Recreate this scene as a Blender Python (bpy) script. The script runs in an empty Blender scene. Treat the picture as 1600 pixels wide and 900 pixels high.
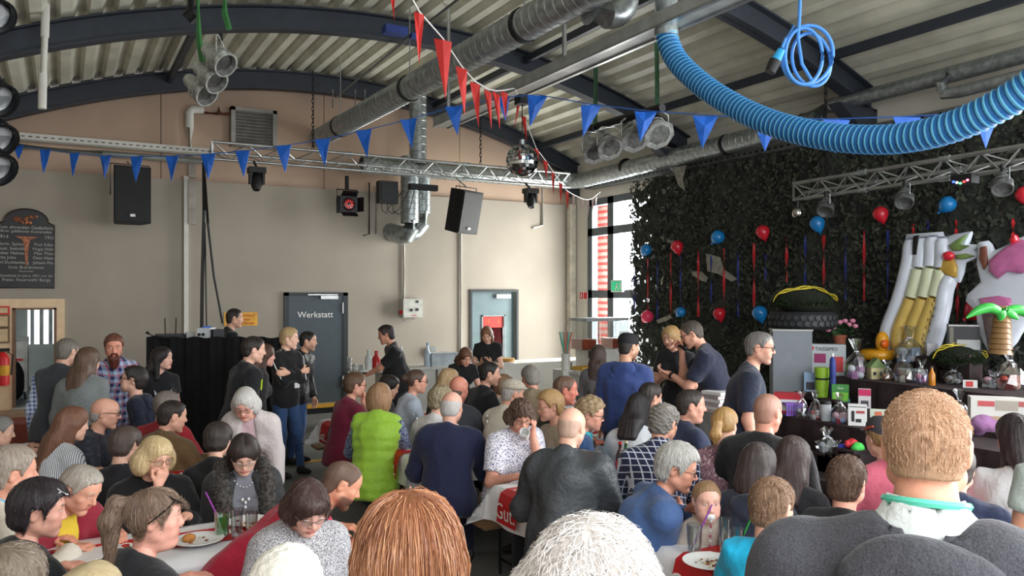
import bpy, math, random
import numpy as np
from mathutils import Vector, Matrix, Euler
random.seed(7); RNG = np.random.default_rng(11)
SC = bpy.context.scene; COL = SC.collection
# ---------------------------------------------------------------- camera, sky, light, exposure
FPX, YAW, HC, HY = 1250.0, math.radians(29.42), 2.1, 460.0
cam = bpy.data.cameras.new('camera'); camo = bpy.data.objects.new('camera', cam); COL.objects.link(camo)
cam.sensor_width = 36.0; cam.lens = 36.0 * FPX / 1600.0; cam.shift_y = (HY - 450.0) / 1600.0
cam.clip_start = 0.05; cam.clip_end = 200
camo.location = (0, 0, HC); camo.rotation_euler = (math.pi / 2, 0, -YAW)
SC.camera = camo
SC.view_settings.view_transform = 'Standard'; SC.view_settings.look = 'None'
SC.view_settings.gamma = 1.0; SC.view_settings.use_curve_mapping = False
SC.view_settings.exposure = 0.48
wd = bpy.data.worlds.new('overcast_sky'); SC.world = wd; wd.use_nodes = True
bg = wd.node_tree.nodes['Background']; bg.inputs[0].default_value = (0.93, 0.97, 1.0, 1); bg.inputs[1].default_value = 1.8
XL, XR, YB, YF = -1.3, 9.62, 14.4, -1.3
ZBAND = 4.02
def daylight(name, loc, rot, sx, sy, power, col=(0.95, 0.98, 1.0), spread=math.pi):
    l = bpy.data.lights.new(name, 'AREA'); l.shape = 'RECTANGLE'; l.size = sx; l.size_y = sy; l.energy = power; l.color = col; l.spread = spread
    o = bpy.data.objects.new(name, l); COL.objects.link(o); o.location = loc; o.rotation_euler = rot; return o
# the open vehicle gates behind the photographer and along the near end of the right side, and the corner window
daylight('gate_daylight_front', (3.6, YF - 0.3, 2.9), (math.pi / 2 - 0.6, 0, 0), 8.6, 4.0, 300)
daylight('gate_daylight_side', (XR + 0.3, 0.9, 2.5), (math.pi / 2 - 0.25, 0, math.pi / 2), 5.0, 4.2, 760)
daylight('window_daylight', (XR + 0.42, 12.8, 2.1), (math.pi / 2, 0, math.pi / 2), 2.1, 4.0, 720, (1.0, 0.985, 0.95))
# ---------------------------------------------------------------- pixel -> place
SY, CY = math.sin(YAW), math.cos(YAW)
def ray(px):
    u = (px - 800.0) / FPX
    return u * CY + SY, -u * SY + CY
def pt(px, py, t):
    a, b = ray(px); return Vector((a * t, b * t, HC + (HY - py) / FPX * t))
def onY(px, py, Y): return pt(px, py, Y / ray(px)[1])
def onX(px, py, X): return pt(px, py, X / ray(px)[0])
def onZ(px, py, Z): return pt(px, py, (HC - Z) * FPX / (py - HY))
# ---------------------------------------------------------------- materials
def lin(c):
    r = []
    for v in c[:3]:
        v = v / 255.0; r.append(v / 12.92 if v <= 0.04045 else ((v + 0.055) / 1.055) ** 2.4)
    return (r[0], r[1], r[2], 1.0)
MATS = {}
def nodes(m): return m.node_tree.nodes, m.node_tree.links
def mat(name, rgb=(200, 200, 200), rough=0.6, metal=0.0, var=0.12, scale=6.0, bump=0.0, bscale=40.0, spec=0.4, stretch=None, rgb2=None, coords='Object', sheen=0.0, emit=0.0, trans=0.0, coat=0.0):
    if name in MATS: return MATS[name]
    m = bpy.data.materials.new(name); m.use_nodes = True; N, L = nodes(m); b = N['Principled BSDF']
    c = lin(rgb); b.inputs['Roughness'].default_value = rough; b.inputs['Metallic'].default_value = metal
    b.inputs['Specular IOR Level'].default_value = spec
    if sheen: b.inputs['Sheen Weight'].default_value = sheen
    if coat: b.inputs['Coat Weight'].default_value = coat; b.inputs['Coat Roughness'].default_value = 0.12
    if emit: b.inputs['Emission Color'].default_value = c; b.inputs['Emission Strength'].default_value = emit
    if trans: b.inputs['Transmission Weight'].default_value = trans
    tc = N.new('ShaderNodeTexCoord'); vec = tc.outputs[coords]
    if stretch:
        mp = N.new('ShaderNodeMapping'); mp.inputs['Scale'].default_value = stretch; L.new(vec, mp.inputs[0]); vec = mp.outputs[0]
    n = N.new('ShaderNodeTexNoise'); n.inputs['Scale'].default_value = scale; n.inputs['Detail'].default_value = 4; L.new(vec, n.inputs['Vector'])
    mx = N.new('ShaderNodeMix'); mx.data_type = 'RGBA'
    d = lin(rgb2) if rgb2 else tuple(max(0, x * (1 - 2 * var)) for x in c[:3]) + (1,)
    rp = N.new('ShaderNodeMapRange'); rp.inputs[1].default_value = 0.35; rp.inputs[2].default_value = 0.65; L.new(n.outputs[0], rp.inputs[0])
    mx.inputs[6].default_value = d; mx.inputs[7].default_value = c if rgb2 else tuple(min(1, x * (1 + 0.4 * var)) for x in c[:3]) + (1,)
    L.new(rp.outputs[0], mx.inputs[0]); L.new(mx.outputs[2], b.inputs['Base Color'])
    if bump:
        n2 = N.new('ShaderNodeTexNoise'); n2.inputs['Scale'].default_value = bscale; n2.inputs['Detail'].default_value = 3; L.new(vec, n2.inputs['Vector'])
        bp = N.new('ShaderNodeBump'); bp.inputs['Strength'].default_value = bump; bp.inputs['Distance'].default_value = 0.02
        L.new(n2.outputs[0], bp.inputs['Height']); L.new(bp.outputs[0], b.inputs['Normal'])
    MATS[name] = m; return m
def glassmat(name, rgb, alpha=0.18, rough=0.03, edge=0.6):
    """thin clear plastic or glass: mostly see-through, with reflections"""
    if name in MATS: return MATS[name]
    m = bpy.data.materials.new(name); m.use_nodes = True; N, L = nodes(m); N.remove(N['Principled BSDF'])
    t = N.new('ShaderNodeBsdfTransparent'); t.inputs[0].default_value = lin(rgb)
    g = N.new('ShaderNodeBsdfGlossy'); g.inputs['Roughness'].default_value = rough
    ns = N.new('ShaderNodeTexNoise'); ns.inputs['Scale'].default_value = 30; bp = N.new('ShaderNodeBump'); bp.inputs['Strength'].default_value = 0.05
    L.new(ns.outputs[0], bp.inputs['Height']); L.new(bp.outputs[0], g.inputs['Normal'])
    lw = N.new('ShaderNodeLayerWeight'); lw.inputs[0].default_value = 0.35
    ma = N.new('ShaderNodeMath'); ma.operation = 'MULTIPLY_ADD'; ma.inputs[1].default_value = edge; ma.inputs[2].default_value = alpha; L.new(lw.outputs['Facing'], ma.inputs[0])
    x = N.new('ShaderNodeMixShader'); L.new(ma.outputs[0], x.inputs[0]); L.new(t.outputs[0], x.inputs[1]); L.new(g.outputs[0], x.inputs[2])
    L.new(x.outputs[0], N['Material Output'].inputs[0]); MATS[name] = m; return m
def flat(name, rgb, rough=0.5, **k): return mat(name, rgb, rough, var=k.pop('var', 0.06), **k)
# ---------------------------------------------------------------- mesh builder
ORG = {}
def frame(d):
    d = Vector(d).normalized(); up = Vector((0, 0, 1)) if abs(d.z) < 0.95 else Vector((1, 0, 0))
    x = d.cross(up).normalized(); y = x.cross(d).normalized(); return x, y, d
class MB:
    def __init__(s): s.v = []; s.f = []; s.mi = []; s.m = 0
    def add(s, vs, fs, m=None):
        o = len(s.v); s.v.extend([tuple(p) for p in vs]); s.f.extend([tuple(i + o for i in f) for f in fs]); s.mi.extend([s.m if m is None else m] * len(fs)); return s
    def box(s, c, size, rz=0.0, R=None, m=None, taper=1.0):
        hx, hy, hz = size[0] / 2, size[1] / 2, size[2] / 2; c = Vector(c)
        if R is None: R = Matrix.Rotation(rz, 3, 'Z')
        vs = [c + R @ Vector((x * hx * (taper if z > 0 else 1), y * hy * (taper if z > 0 else 1), z * hz)) for z in (-1, 1) for x, y in ((-1, -1), (1, -1), (1, 1), (-1, 1))]
        return s.add(vs, [(3, 2, 1, 0), (4, 5, 6, 7), (0, 1, 5, 4), (1, 2, 6, 5), (2, 3, 7, 6), (3, 0, 4, 7)], m)
    def bb(s, a, b, m=None):
        a = Vector(a); b = Vector(b); return s.box((a + b) / 2, [abs(b[i] - a[i]) for i in range(3)], m=m)
    def cyl(s, a, b, r, n=12, r2=None, caps=True, m=None):
        a = Vector(a); b = Vector(b); r2 = r if r2 is None else r2; x, y, d = frame(b - a)
        A = [(math.cos(2 * math.pi * i / n), math.sin(2 * math.pi * i / n)) for i in range(n)]
        vs = [a + x * (c * r) + y * (q * r) for c, q in A] + [b + x * (c * r2) + y * (q * r2) for c, q in A]
        fs = [(i, (i + 1) % n, n + (i + 1) % n, n + i) for i in range(n)]
        if caps: fs += [tuple(range(n - 1, -1, -1)), tuple(range(n, 2 * n))]
        return s.add(vs, fs, m)
    def tube(s, pts, r, n=8, closed=False, caps=True, m=None):
        pts = [Vector(p) for p in pts]; k = len(pts); vs = []; fs = []; px = None
        for i, p in enumerate(pts):
            q0 = pts[i - 1] if i or closed else p; q1 = pts[(i + 1) % k] if i < k - 1 or closed else p
            d = (q1 - q0); d = d.normalized() if d.length > 1e-9 else Vector((0, 0, 1))
            if px is None: x, y, _ = frame(d)
            else:
                x = (px - d * px.dot(d)); x = x.normalized() if x.length > 1e-6 else frame(d)[0]; y = d.cross(x)
            px = x; rr = r[i] if isinstance(r, (list, tuple)) else r
            vs += [p + x * (rr * math.cos(2 * math.pi * j / n)) + y * (rr * math.sin(2 * math.pi * j / n)) for j in range(n)]
        for i in range(k if closed else k - 1):
            a = i * n; b = ((i + 1) % k) * n
            fs += [(a + j, a + (j + 1) % n, b + (j + 1) % n, b + j) for j in range(n)]
        if caps and not closed: fs += [tuple(range(n - 1, -1, -1)), tuple(range((k - 1) * n, k * n))]
        return s.add(vs, fs, m)
    def lathe(s, prof, c=(0, 0, 0), n=16, R=None, m=None, sx=1.0, sy=1.0):
        c = Vector(c); R = R or Matrix.Identity(3); vs = []; fs = []
        for r, z in prof:
            for j in range(n):
                a = 2 * math.pi * j / n; vs.append(c + R @ Vector((r * math.cos(a) * sx, r * math.sin(a) * sy, z)))
        for i in range(len(prof) - 1):
            a = i * n; b = a + n; fs += [(a + j, a + (j + 1) % n, b + (j + 1) % n, b + j) for j in range(n)]
        if prof[0][0] > 1e-4: fs.append(tuple(range(n - 1, -1, -1)))
        if prof[-1][0] > 1e-4: fs.append(tuple(range((len(prof) - 1) * n, len(prof) * n)))
        return s.add(vs, fs, m)
    def ell(s, c, r, n=12, k=8, R=None, m=None):
        prof = [(math.sin(math.pi * i / k), -math.cos(math.pi * i / k)) for i in range(k + 1)]
        prof[0] = (1e-5, -1); prof[-1] = (1e-5, 1); o = len(s.v)
        R = (R or Matrix.Identity(3)) @ Matrix.Diagonal((r[0], r[1], r[2])); return s.lathe(prof, c, n, R, m)
    def prism(s, poly, M, depth, m=None):
        """2-D polygon (x, y) placed by the 4x4 matrix M, thickened along its local z"""
        n = len(poly); vs = [M @ Vector((x, y, 0)) for x, y in poly] + [M @ Vector((x, y, depth)) for x, y in poly]
        fs = [tuple(range(n - 1, -1, -1)), tuple(range(n, 2 * n))] + [(i, (i + 1) % n, n + (i + 1) % n, n + i) for i in range(n)]
        return s.add(vs, fs, m)
    def build(s, name, mats, parent=None, smooth=False, org=None, angle=None):
        V = np.array(s.v, dtype=float)
        if parent is not None: o3 = ORG[parent.name]
        elif org is not None: o3 = Vector(org)
        else:
            lo = V.min(0); hi = V.max(0); o3 = Vector(((lo[0] + hi[0]) / 2, (lo[1] + hi[1]) / 2, lo[2]))
        me = bpy.data.meshes.new(name); me.from_pydata((V - np.array(o3)).tolist(), [], s.f)
        for m_ in (mats if isinstance(mats, (list, tuple)) else [mats]): me.materials.append(m_)
        me.polygons.foreach_set('material_index', s.mi)
        if smooth: me.polygons.foreach_set('use_smooth', [True] * len(s.f))
        me.update()
        if smooth: me.set_sharp_from_angle(angle=math.radians(angle or 40))
        return put(name, me, parent, o3)
def put(name, me, parent, o3):
    o = bpy.data.objects.new(name, me); COL.objects.link(o); ORG[o.name] = Vector(o3)
    if parent is not None: o.parent = parent
    else: o.location = o3
    return o
def tag(o, label=None, cat=None, group=None, kind=None):
    if label: o['label'] = label
    if cat: o['category'] = cat
    if group: o['group'] = group
    if kind: o['kind'] = kind
    return o
def struct(o): o['kind'] = 'structure'; return o
def thing(name, label, cat, loc=(0, 0, 0), group=None):
    o = bpy.data.objects.new(name, None); COL.objects.link(o); o.location = loc; o.empty_display_size = 0.05; ORG[o.name] = Vector(loc)
    return tag(o, label, cat, group)
def copy_tree(o, parent=None, loc=None, rz=None, label=None):
    c = o.copy(); COL.objects.link(c); c.parent = parent
    if loc is not None: c.location = loc
    if rz is not None: c.rotation_euler = (c.rotation_euler[0], c.rotation_euler[1], rz)
    if label: c['label'] = label
    ORG[c.name] = Vector(c.location)
    for ch in [x for x in o.children]: copy_tree(ch, c)
    return c
def textmesh(txt, size, M, depth=0.002, align='CENTER', shear=0.0, sx=1.0):
    """lettering as mesh data: text laid in the local xy plane of M"""
    cu = bpy.data.curves.new('lettering', 'FONT'); cu.body = txt; cu.size = size; cu.align_x = align; cu.align_y = 'CENTER'; cu.extrude = depth; cu.shear = shear; cu.resolution_u = 3
    ob = bpy.data.objects.new('lettering', cu); me = bpy.data.meshes.new_from_object(ob)
    vs = [M @ Vector((v.co.x * sx, v.co.y, v.co.z)) for v in me.vertices]; fs = [tuple(p.vertices) for p in me.polygons]
    bpy.data.objects.remove(ob); bpy.data.curves.remove(cu); bpy.data.meshes.remove(me); return vs, fs
def axes(o, x, y):
    x = Vector(x).normalized(); z = x.cross(Vector(y)).normalized(); y = z.cross(x)
    return Matrix(((x.x, y.x, z.x, o[0]), (x.y, y.y, z.y, o[1]), (x.z, y.z, z.z, o[2]), (0, 0, 0, 1)))
def MBACK(p): return axes(p, (1, 0, 0), (0, 0, 1))        # a sheet on the back wall, facing the camera
def MRIGHT(p): return axes(p, (0, -1, 0), (0, 0, 1))      # a sheet on the right wall, facing into the hall
STEEL = mat('galvanised_steel', (176, 182, 182), 0.36, 0.75, var=0.2, scale=14, rgb2=(140, 146, 148))
ALU = mat('truss_aluminium', (176, 177, 176), 0.38, 0.9, var=0.1)
BLACK = mat('black_plastic', (18, 18, 20), 0.55)
BLACKM = mat('black_metal', (22, 22, 25), 0.45, 0.3)
WHITE = mat('white_plastic', (225, 225, 222), 0.45, var=0.04)
GREYP = mat('grey_plastic', (168, 168, 164), 0.5, var=0.05)
RED = mat('red_plastic', (200, 30, 34), 0.45, var=0.05)
BLUE = mat('blue_plastic', (24, 84, 172), 0.45, var=0.06)
GLASS = glassmat('clear_glass', (245, 248, 248))
PANE = glassmat('window_glass', (250, 252, 252), 0.03, 0.02, 0.15)
CELLO = glassmat('cellophane', (240, 244, 246), 0.16, 0.12)
# ================================================================= THE HALL
FLOOR = mat('grey_screed', (118, 118, 114), 0.55, var=0.16, scale=1.2, bump=0.05, bscale=30)
PLASTER = mat('wall_plaster', (158, 149, 137), 0.9, var=0.05, scale=0.9, bump=0.04, bscale=60)
TAN = mat('tan_concrete', (186, 160, 140), 0.9, var=0.06, scale=0.8, bump=0.03)
SHEET = mat('corrugated_sheet', (204, 202, 186), 0.45, 0.0, var=0.1, scale=2.0)
ARCH = mat('anthracite_steel', (52, 57, 66), 0.5, 0.1, var=0.08)
YELLOW = mat('yellow_paint', (214, 158, 40), 0.7, var=0.15, scale=9)
CREAM = mat('cream_panel', (226, 196, 160), 0.6, var=0.05)
GREYPAINT = mat('grey_painted_steel', (90, 98, 104), 0.45, var=0.05)
WPIPE = mat('white_pvc', (206, 204, 196), 0.5, var=0.05)
mb = MB(); mb.bb((XL - 0.3, -9, -0.2), (XR + 0.3, YB + 0.1, 0)); struct(mb.build('floor', FLOOR))
mb = MB(); mb.bb((-30, -30, -0.4), (40, 40, -0.21)); struct(mb.build('ground', mat('pale_concrete_apron', (196, 194, 188), 0.9)))
for a, b, w in (((0.1, 10.0), (7.4, 10.0), 0.10), ((2.02, 2.0), (2.02, 6.6), 0.12), ((1.35, 8.2), (4.2, 8.55), 0.11)):
    mb = MB(); a = Vector((*a, 0.002)); b = Vector((*b, 0.002)); d = (b - a); ang = math.atan2(d.y, d.x)
    mb.box((a + b) / 2, (d.length, w, 0.004), ang); tag(struct(mb.build('floor_marking', YELLOW)), 'worn yellow paint line on the grey hall floor')
XC, KA = 4.25, 0.0405
def zarch(x): return 5.72 - KA * (x - XC) ** 2
# wall_back: lower plaster skin around its openings, tan gable above
D1 = (onY(20, 0, YB).x, onY(88, 0, YB).x, 0.36, onY(50, 481, YB).z)
D3 = (onY(737, 0, YB).x, onY(806, 0, YB).x, 0.0, 2.15)
mb = MB()
def wrect(x0, x1, z0, z1): mb.bb((x0, YB, z0), (x1, YB + 0.25, z1))
wrect(XL, D1[0], 0, ZBAND); wrect(D1[0], D1[1], 0, D1[2]); wrect(D1[0], D1[1], D1[3], ZBAND); wrect(D1[1], D3[0], 0, ZBAND)
wrect(D3[0], D3[1], D3[3], ZBAND); wrect(D3[1], XR + 0.3, 0, ZBAND)
wb = struct(mb.build('wall_back', PLASTER, org=(0, YB, 0)))
xs = [XL - 0.1] + [XL + 2.75 * i for i in range(1, 4)] + [XR + 0.2]
for x0, x1 in zip(xs[:-1], xs[1:]):          # precast panels of the gable, joints open
    n = 8; poly = [(x0 + 0.006, ZBAND + 0.004), (x1 - 0.006, ZBAND + 0.004)] + [(x1 - 0.006 + (x0 - x1 + 0.012) * i / n, 0.4 + zarch(x1 + (x0 - x1) * i / n)) for i in range(n + 1)]
    mb = MB(); mb.prism(poly, axes((0, YB + 0.26, 0), (1, 0, 0), (0, 0, 1)), 0.2); mb.build('panel', TAN, wb)
# wall_right: piers around the corner window; the near end stands open (gate)
WY0, WY1, WZ = onX(995, 0, XR).y - 0.55, onX(917, 0, XR).y, 4.08
mb = MB()
mb.bb((XR, WY1, 0), (XR + 0.25, YB + 0.25, WZ)); mb.bb((XR, 4.2, 0), (XR + 0.25, WY0, WZ)); mb.bb((XR, 3.2, WZ), (XR + 0.25, YB + 0.25, 5.2)); mb.bb((XR, 3.2, 0), (XR + 0.25, 4.2, WZ))
wr = struct(mb.build('wall_right', mat('wall_right_plaster', (205, 200, 188), 0.9, var=0.05, scale=0.9), org=(XR, 9, 0)))
mb = MB(); mb.bb((XR, YF, 4.15), (XR + 0.25, 3.2, 5.2)); struct(mb.build('wall_right_lintel', TAN))
mb = MB(); mb.bb((XL - 0.25, YF, 0), (XL, YB + 0.25, 5.3)); struct(mb.build('wall_left', PLASTER))
mb = MB(); mb.bb((XR - 0.16, YB - 0.16, 0), (XR - 0.02, YB - 0.02, ZBAND)); struct(mb.build('trim_1', mat('corner_pier', (212, 204, 186), 0.8)))
# ceiling: trapezoid sheet on the arches, ribs running the length of the hall
mb = MB(); prof = []; x = XL - 0.5; pitch = 0.30
while x < XR + 0.6:
    for dx, dz in ((0, 0), (0.12, 0), (0.17, 0.085), (0.25, 0.085)): prof.append((x + dx, zarch(x + dx) + 0.34 + dz))
    x += pitch
n = len(prof)
ys = [YF - 0.3, 3.4, 9.0, YB + 0.2]
vs = [(a, y, z) for y in ys for a, z in prof]; fs = [(j * n + i, j * n + i + 1, (j + 1) * n + i + 1, (j + 1) * n + i) for j in range(3) for i in range(n - 1)]
mb.add(vs, fs); struct(mb.build('ceiling', SHEET, org=(XC, 6, 4.6)))
# steel arches (I-section)
for ya in (14.22, 10.78, 7.1, 3.45, 0.0):
    mb = MB(); xa = [XL + (XR - XL) * i / 40 for i in range(41)]
    for (w, z0, z1) in ((0.2, 0.0, 0.022), (0.02, 0.0, 0.32), (0.2, 0.298, 0.32)):
        vs = []
        for x in xa:
            z = zarch(x); vs += [(x, ya - w / 2, z + z0), (x, ya + w / 2, z + z0), (x, ya + w / 2, z + z1), (x, ya - w / 2, z + z1)]
        fs = [(4 * i + a, 4 * i + (a + 1) % 4, 4 * i + 4 + (a + 1) % 4, 4 * i + 4 + a) for i in range(40) for a in range(4)]
        mb.add(vs, fs)
    a = struct(mb.build('beam', ARCH))
    for x, s in ((XR, -1), (XL, 1)):         # corbel plates at the springing
        m2 = MB(); m2.prism([(0, 0), (0, -0.42), (s * 0.12, -0.42), (s * 0.75, 0.02)], axes((x, ya + 0.1, zarch(x) + 0.05), (1, 0, 0), (0, 0, 1)), 0.2); m2.build('bracket', ARCH, a)
for x, y0, y1 in ((1.55, 10.78, 14.22), (6.3, 3.45, 14.22), (8.6, 0, 14.22)):
    mb = MB(); mb.box((x, (y0 + y1) / 2, zarch(x) + 0.2), (0.07, y1 - y0, 0.11)); struct(mb.build('tie_beam', ARCH))
# ---- door_1 with the lit side room behind it
mb = MB(); xa, xb = XL, onY(101, 0, YB).x; zt = onY(50, 467, YB).z
mb.bb((xa, YB - 0.05, 0.3), (D1[0], YB + 0.001, zt)); mb.bb((D1[1], YB - 0.05, 0.3), (xb, YB + 0.001, zt)); mb.bb((D1[0], YB - 0.05, D1[3]), (D1[1], YB + 0.001, zt))
d1 = struct(mb.build('door_1', CREAM))
mb = MB()
for x in (D1[0] + 0.015, D1[1] - 0.015): mb.bb((x - 0.02, YB - 0.06, D1[2]), (x + 0.02, YB + 0.2, D1[3]))
mb.bb((D1[0], YB - 0.06, D1[3] - 0.03), (D1[1], YB + 0.2, D1[3])); mb.build('door_frame', mat('brown_frame', (120, 92, 70), 0.6), d1)
mb = MB(); mb.bb((D1[0], YB - 0.07, D1[2] - 0.02), (D1[1], YB + 0.2, D1[2] + 0.012)); mb.build('threshold', ALU, d1)
ROOM = mat('side_room_paint', (176, 184, 178), 0.8, var=0.04)
mb = MB(); mb.bb((-3.6, YB + 0.26, 0.16), (1.2, YB + 3.3, 0.36)); struct(mb.build('side_room_floor', mat('side_floor', (96, 100, 104), 0.5)))
mb = MB(); wx0, wx1, wz0, wz1 = -0.55, 0.35, 1.15, 2.5
mb.bb((-3.6, YB + 3.3, 0.3), (wx0, YB + 3.4, 3)); mb.bb((wx1, YB + 3.3, 0.3), (1.2, YB + 3.4, 3)); mb.bb((wx0, YB + 3.3, 0.3), (wx1, YB + 3.4, wz0)); mb.bb((wx0, YB + 3.3, wz1), (wx1, YB + 3.4, 3))
mb.bb((1.2, YB + 0.26, 0.3), (1.3, YB + 3.4, 3)); mb.bb((-3.7, YB + 0.26, 0.3), (-3.6, YB + 3.4, 3)); mb.bb((-3.7, YB + 0.26, 3), (1.3, YB + 3.4, 3.1))
struct(mb.build('side_room_wall', ROOM))
w2 = thing('window_2', None, None, (-0.1, YB + 3.3, 1.15)); struct(w2)
for i in range(6):
    mb = MB(); mb.box((wx0 + 0.08 + 0.15 * i, YB + 3.22, (wz0 + wz1) / 2), (0.07, 0.01, wz1 - wz0), R=Matrix.Rotation(0.5, 3, 'Z')); mb.build('slat', mat('blind_slat', (205, 210, 210), 0.6), w2)
mb = MB(); mb.bb((wx0, YB + 3.34, wz0), (wx1, YB + 3.35, wz1)); mb.build('pane', PANE, w2)
# ---- door_2 "Werkstatt"
DGREY = mat('door_anthracite', (62, 72, 80), 0.5, var=0.05)
x0, x1 = onY(443, 0, YB).x, onY(543, 0, YB).x; zt = onY(490, 457, YB).z
mb = MB(); mb.bb((x0, YB - 0.03, 0.12), (x0 + 0.09, YB + 0.0, zt)); mb.bb((x1 - 0.09, YB - 0.03, 0.12), (x1, YB, zt)); mb.bb((x0, YB - 0.03, zt - 0.06), (x1, YB, zt))
d2 = struct(mb.build('door_2', mat('door_frame_dark', (38, 42, 46), 0.5)))
mb = MB(); mb.bb((x0 + 0.09, YB - 0.015, 0.14), (x1 - 0.09, YB + 0.0, zt - 0.06)); d2l = mb.build('door_leaf', DGREY, d2)
mb = MB(); mb.bb((x1 - 0.52, YB - 0.08, zt - 0.12), (x1 - 0.2, YB - 0.015, zt - 0.06)); mb.bb((x1 - 0.75, YB - 0.06, zt - 0.05), (x1 - 0.2, YB - 0.04, zt - 0.03)); mb.build('door_closer', ALU, d2)
mb = MB(); vs, fs = textmesh('Werkstatt', 0.155, MBACK(onY(493, 492, YB - 0.018)), 0.001); mb.add(vs, fs); mb.build('lettering', mat('white_letter', (232, 232, 230), 0.6, var=0.02), d2l)
mb = MB(); mb.tube([(x0 + 0.16, YB - 0.015, 1.1), (x0 + 0.16, YB - 0.07, 1.1), (x0 + 0.28, YB - 0.07, 1.1)], 0.011); mb.build('handle', BLACK, d2l)
mb = MB(); mb.cyl((x1 - 0.1, YB - 0.03, 1.75), (x1 - 0.1, YB - 0.03, 1.95), 0.014); mb.cyl((x1 - 0.1, YB - 0.03, 0.4), (x1 - 0.1, YB - 0.03, 0.6), 0.014); mb.build('hinge', ALU, d2)
mb = MB(); mb.bb((x0 - 0.35, YB - 0.45, 0), (x1 - 0.1, YB - 0.01, 0.1)); st = tag(struct(mb.build('door_step', BLACKM)), 'dark step with a yellow edge below the workshop door')
mb = MB(); mb.bb((x0 - 0.35, YB - 0.46, 0.1), (x1 - 0.1, YB - 0.1, 0.125)); mb.build('nosing', YELLOW, st)
# ---- door_3 standing open to a red-glazed inner door
TEAL = mat('door_teal_grey', (98, 116, 120), 0.5, var=0.05)
mb = MB(); mb.bb((D3[0] - 0.05, YB - 0.03, 0), (D3[0], YB + 0.02, D3[3] + 0.05)); mb.bb((D3[1], YB - 0.03, 0), (D3[1] + 0.05, YB + 0.02, D3[3] + 0.05)); mb.bb((D3[0], YB - 0.03, D3[3]), (D3[1], YB + 0.02, D3[3] + 0.05))
d3 = struct(mb.build('door_3', mat('door_frame_dark', (38, 42, 46), 0.5)))
gx0, gx1, gz1 = onY(752, 0, YB + 0.06).x, onY(789, 0, YB + 0.06).x, onY(770, 492, YB + 0.06).z
mb = MB(); Y3 = YB + 0.06
mb.bb((D3[0], Y3, 0), (gx0, Y3 + 0.05, D3[3])); mb.bb((gx1, Y3, 0), (D3[1], Y3 + 0.05, D3[3])); mb.bb((gx0, Y3, gz1), (gx1, Y3 + 0.05, D3[3])); mb.bb((gx0, Y3, 0), (gx1, Y3 + 0.05, 0.75)); d3l = mb.build('door_leaf', TEAL, d3)
mb = MB()
for a, b in (((gx0, 0.75), (gx0 + 0.03, gz1)), ((gx1 - 0.03, 0.75), (gx1, gz1)), ((gx0, gz1 - 0.03), (gx1, gz1))): mb.bb((a[0], Y3 - 0.02, a[1]), (b[0], Y3 + 0.01, b[1]))
mb.build('glazing_bead', mat('bead', (128, 140, 144), 0.5), d3l)
mb = MB(); mb.bb((gx0 + 0.03, Y3 + 0.012, 1.42), (gx1 - 0.03, Y3 + 0.02, gz1 - 0.03)); mb.build('panel', mat('red_notice', (178, 40, 30), 0.5, var=0.1), d3l)
mb = MB()
for tx, ttxt in ((762, '13'), (779, '4')): vs, fs = textmesh(ttxt, 0.11, MBACK(onY(tx, 502, Y3 + 0.010)), 0.001); mb.add(vs, fs)
mb.build('lettering', mat('orange_letter', (222, 110, 40), 0.6), d3l)
mb = MB(); mb.bb((gx0 + 0.03, Y3 + 0.03, 0.75), (gx1 - 0.03, Y3 + 0.04, 1.42)); mb.bb(((gx0 + gx1) / 2, Y3 + 0.01, 0.75), ((gx0 + gx1) / 2 + 0.02, Y3 + 0.03, 1.42)); mb.build('pane', mat('dark_red_glass', (66, 12, 16), 0.15, var=0.3), d3l)
mb = MB(); mb.bb((D3[1] - 0.45, Y3 - 0.07, D3[3] - 0.13), (D3[1] - 0.12, Y3, D3[3] - 0.05)); mb.build('door_closer', WHITE, d3)
# ---- window_1 in the corner of the right side, red slatted front of the building beyond
w1 = thing('window_1', None, None, (XR, (WY0 + WY1) / 2, 0)); struct(w1)
def wbar(y0, y1, z0, z1, nm='window_frame'):
    m = MB(); m.bb((XR + 0.02, y0, z0), (XR + 0.16, y1, z1)); m.build(nm, GREYPAINT, w1)
ym0, ym1 = onX(957, 0, XR).y, onX(948, 0, XR).y
wbar(WY1 - 0.16, WY1, 0, WZ); wbar(ym0, ym1, 0, WZ); wbar(WY0, WY1, WZ - 0.14, WZ); zt1 = onX(940, 361, XR).z
wbar(WY0, WY1, zt1 - 0.08, zt1 + 0.08); wbar(WY0, WY0 + 0.14, 0, WZ); zd = onX(970, 461, XR).z
wbar(WY0, WY1, zd - 0.06, zd + 0.1); wbar(WY0, WY1, 0, 0.12)
for y0, y1 in ((WY0 + 0.14, ym0), (ym1, WY1 - 0.16)):
    for z0, z1 in ((zt1 + 0.08, WZ - 0.14), (zd + 0.1, zt1 - 0.08), (0.12, zd - 0.06)):
        m = MB(); m.bb((XR + 0.085, y0, z0), (XR + 0.095, y1, z1)); m.build('pane', PANE, w1)
sh = thing('slatted_shutter', 'red and white slatted shutter of the building outside the corner window', 'shutter', (XR + 0.55, WY1 + 0.3, 0.0))
SLR = mat('shutter_red', (206, 60, 60), 0.6, var=0.05); SLW = mat('shutter_white', (235, 225, 220), 0.6)
for i in range(30):
    m = MB(); m.box((XR + 0.55, 14.15, 0.1 + 0.14 * i), (0.03, 1.0, 0.06)); m.build('slat', SLR, sh)
m = MB(); m.bb((XR + 0.6, 13.65, 0), (XR + 0.66, 14.65, 4.3)); m.build('backing', SLW, sh)
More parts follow.
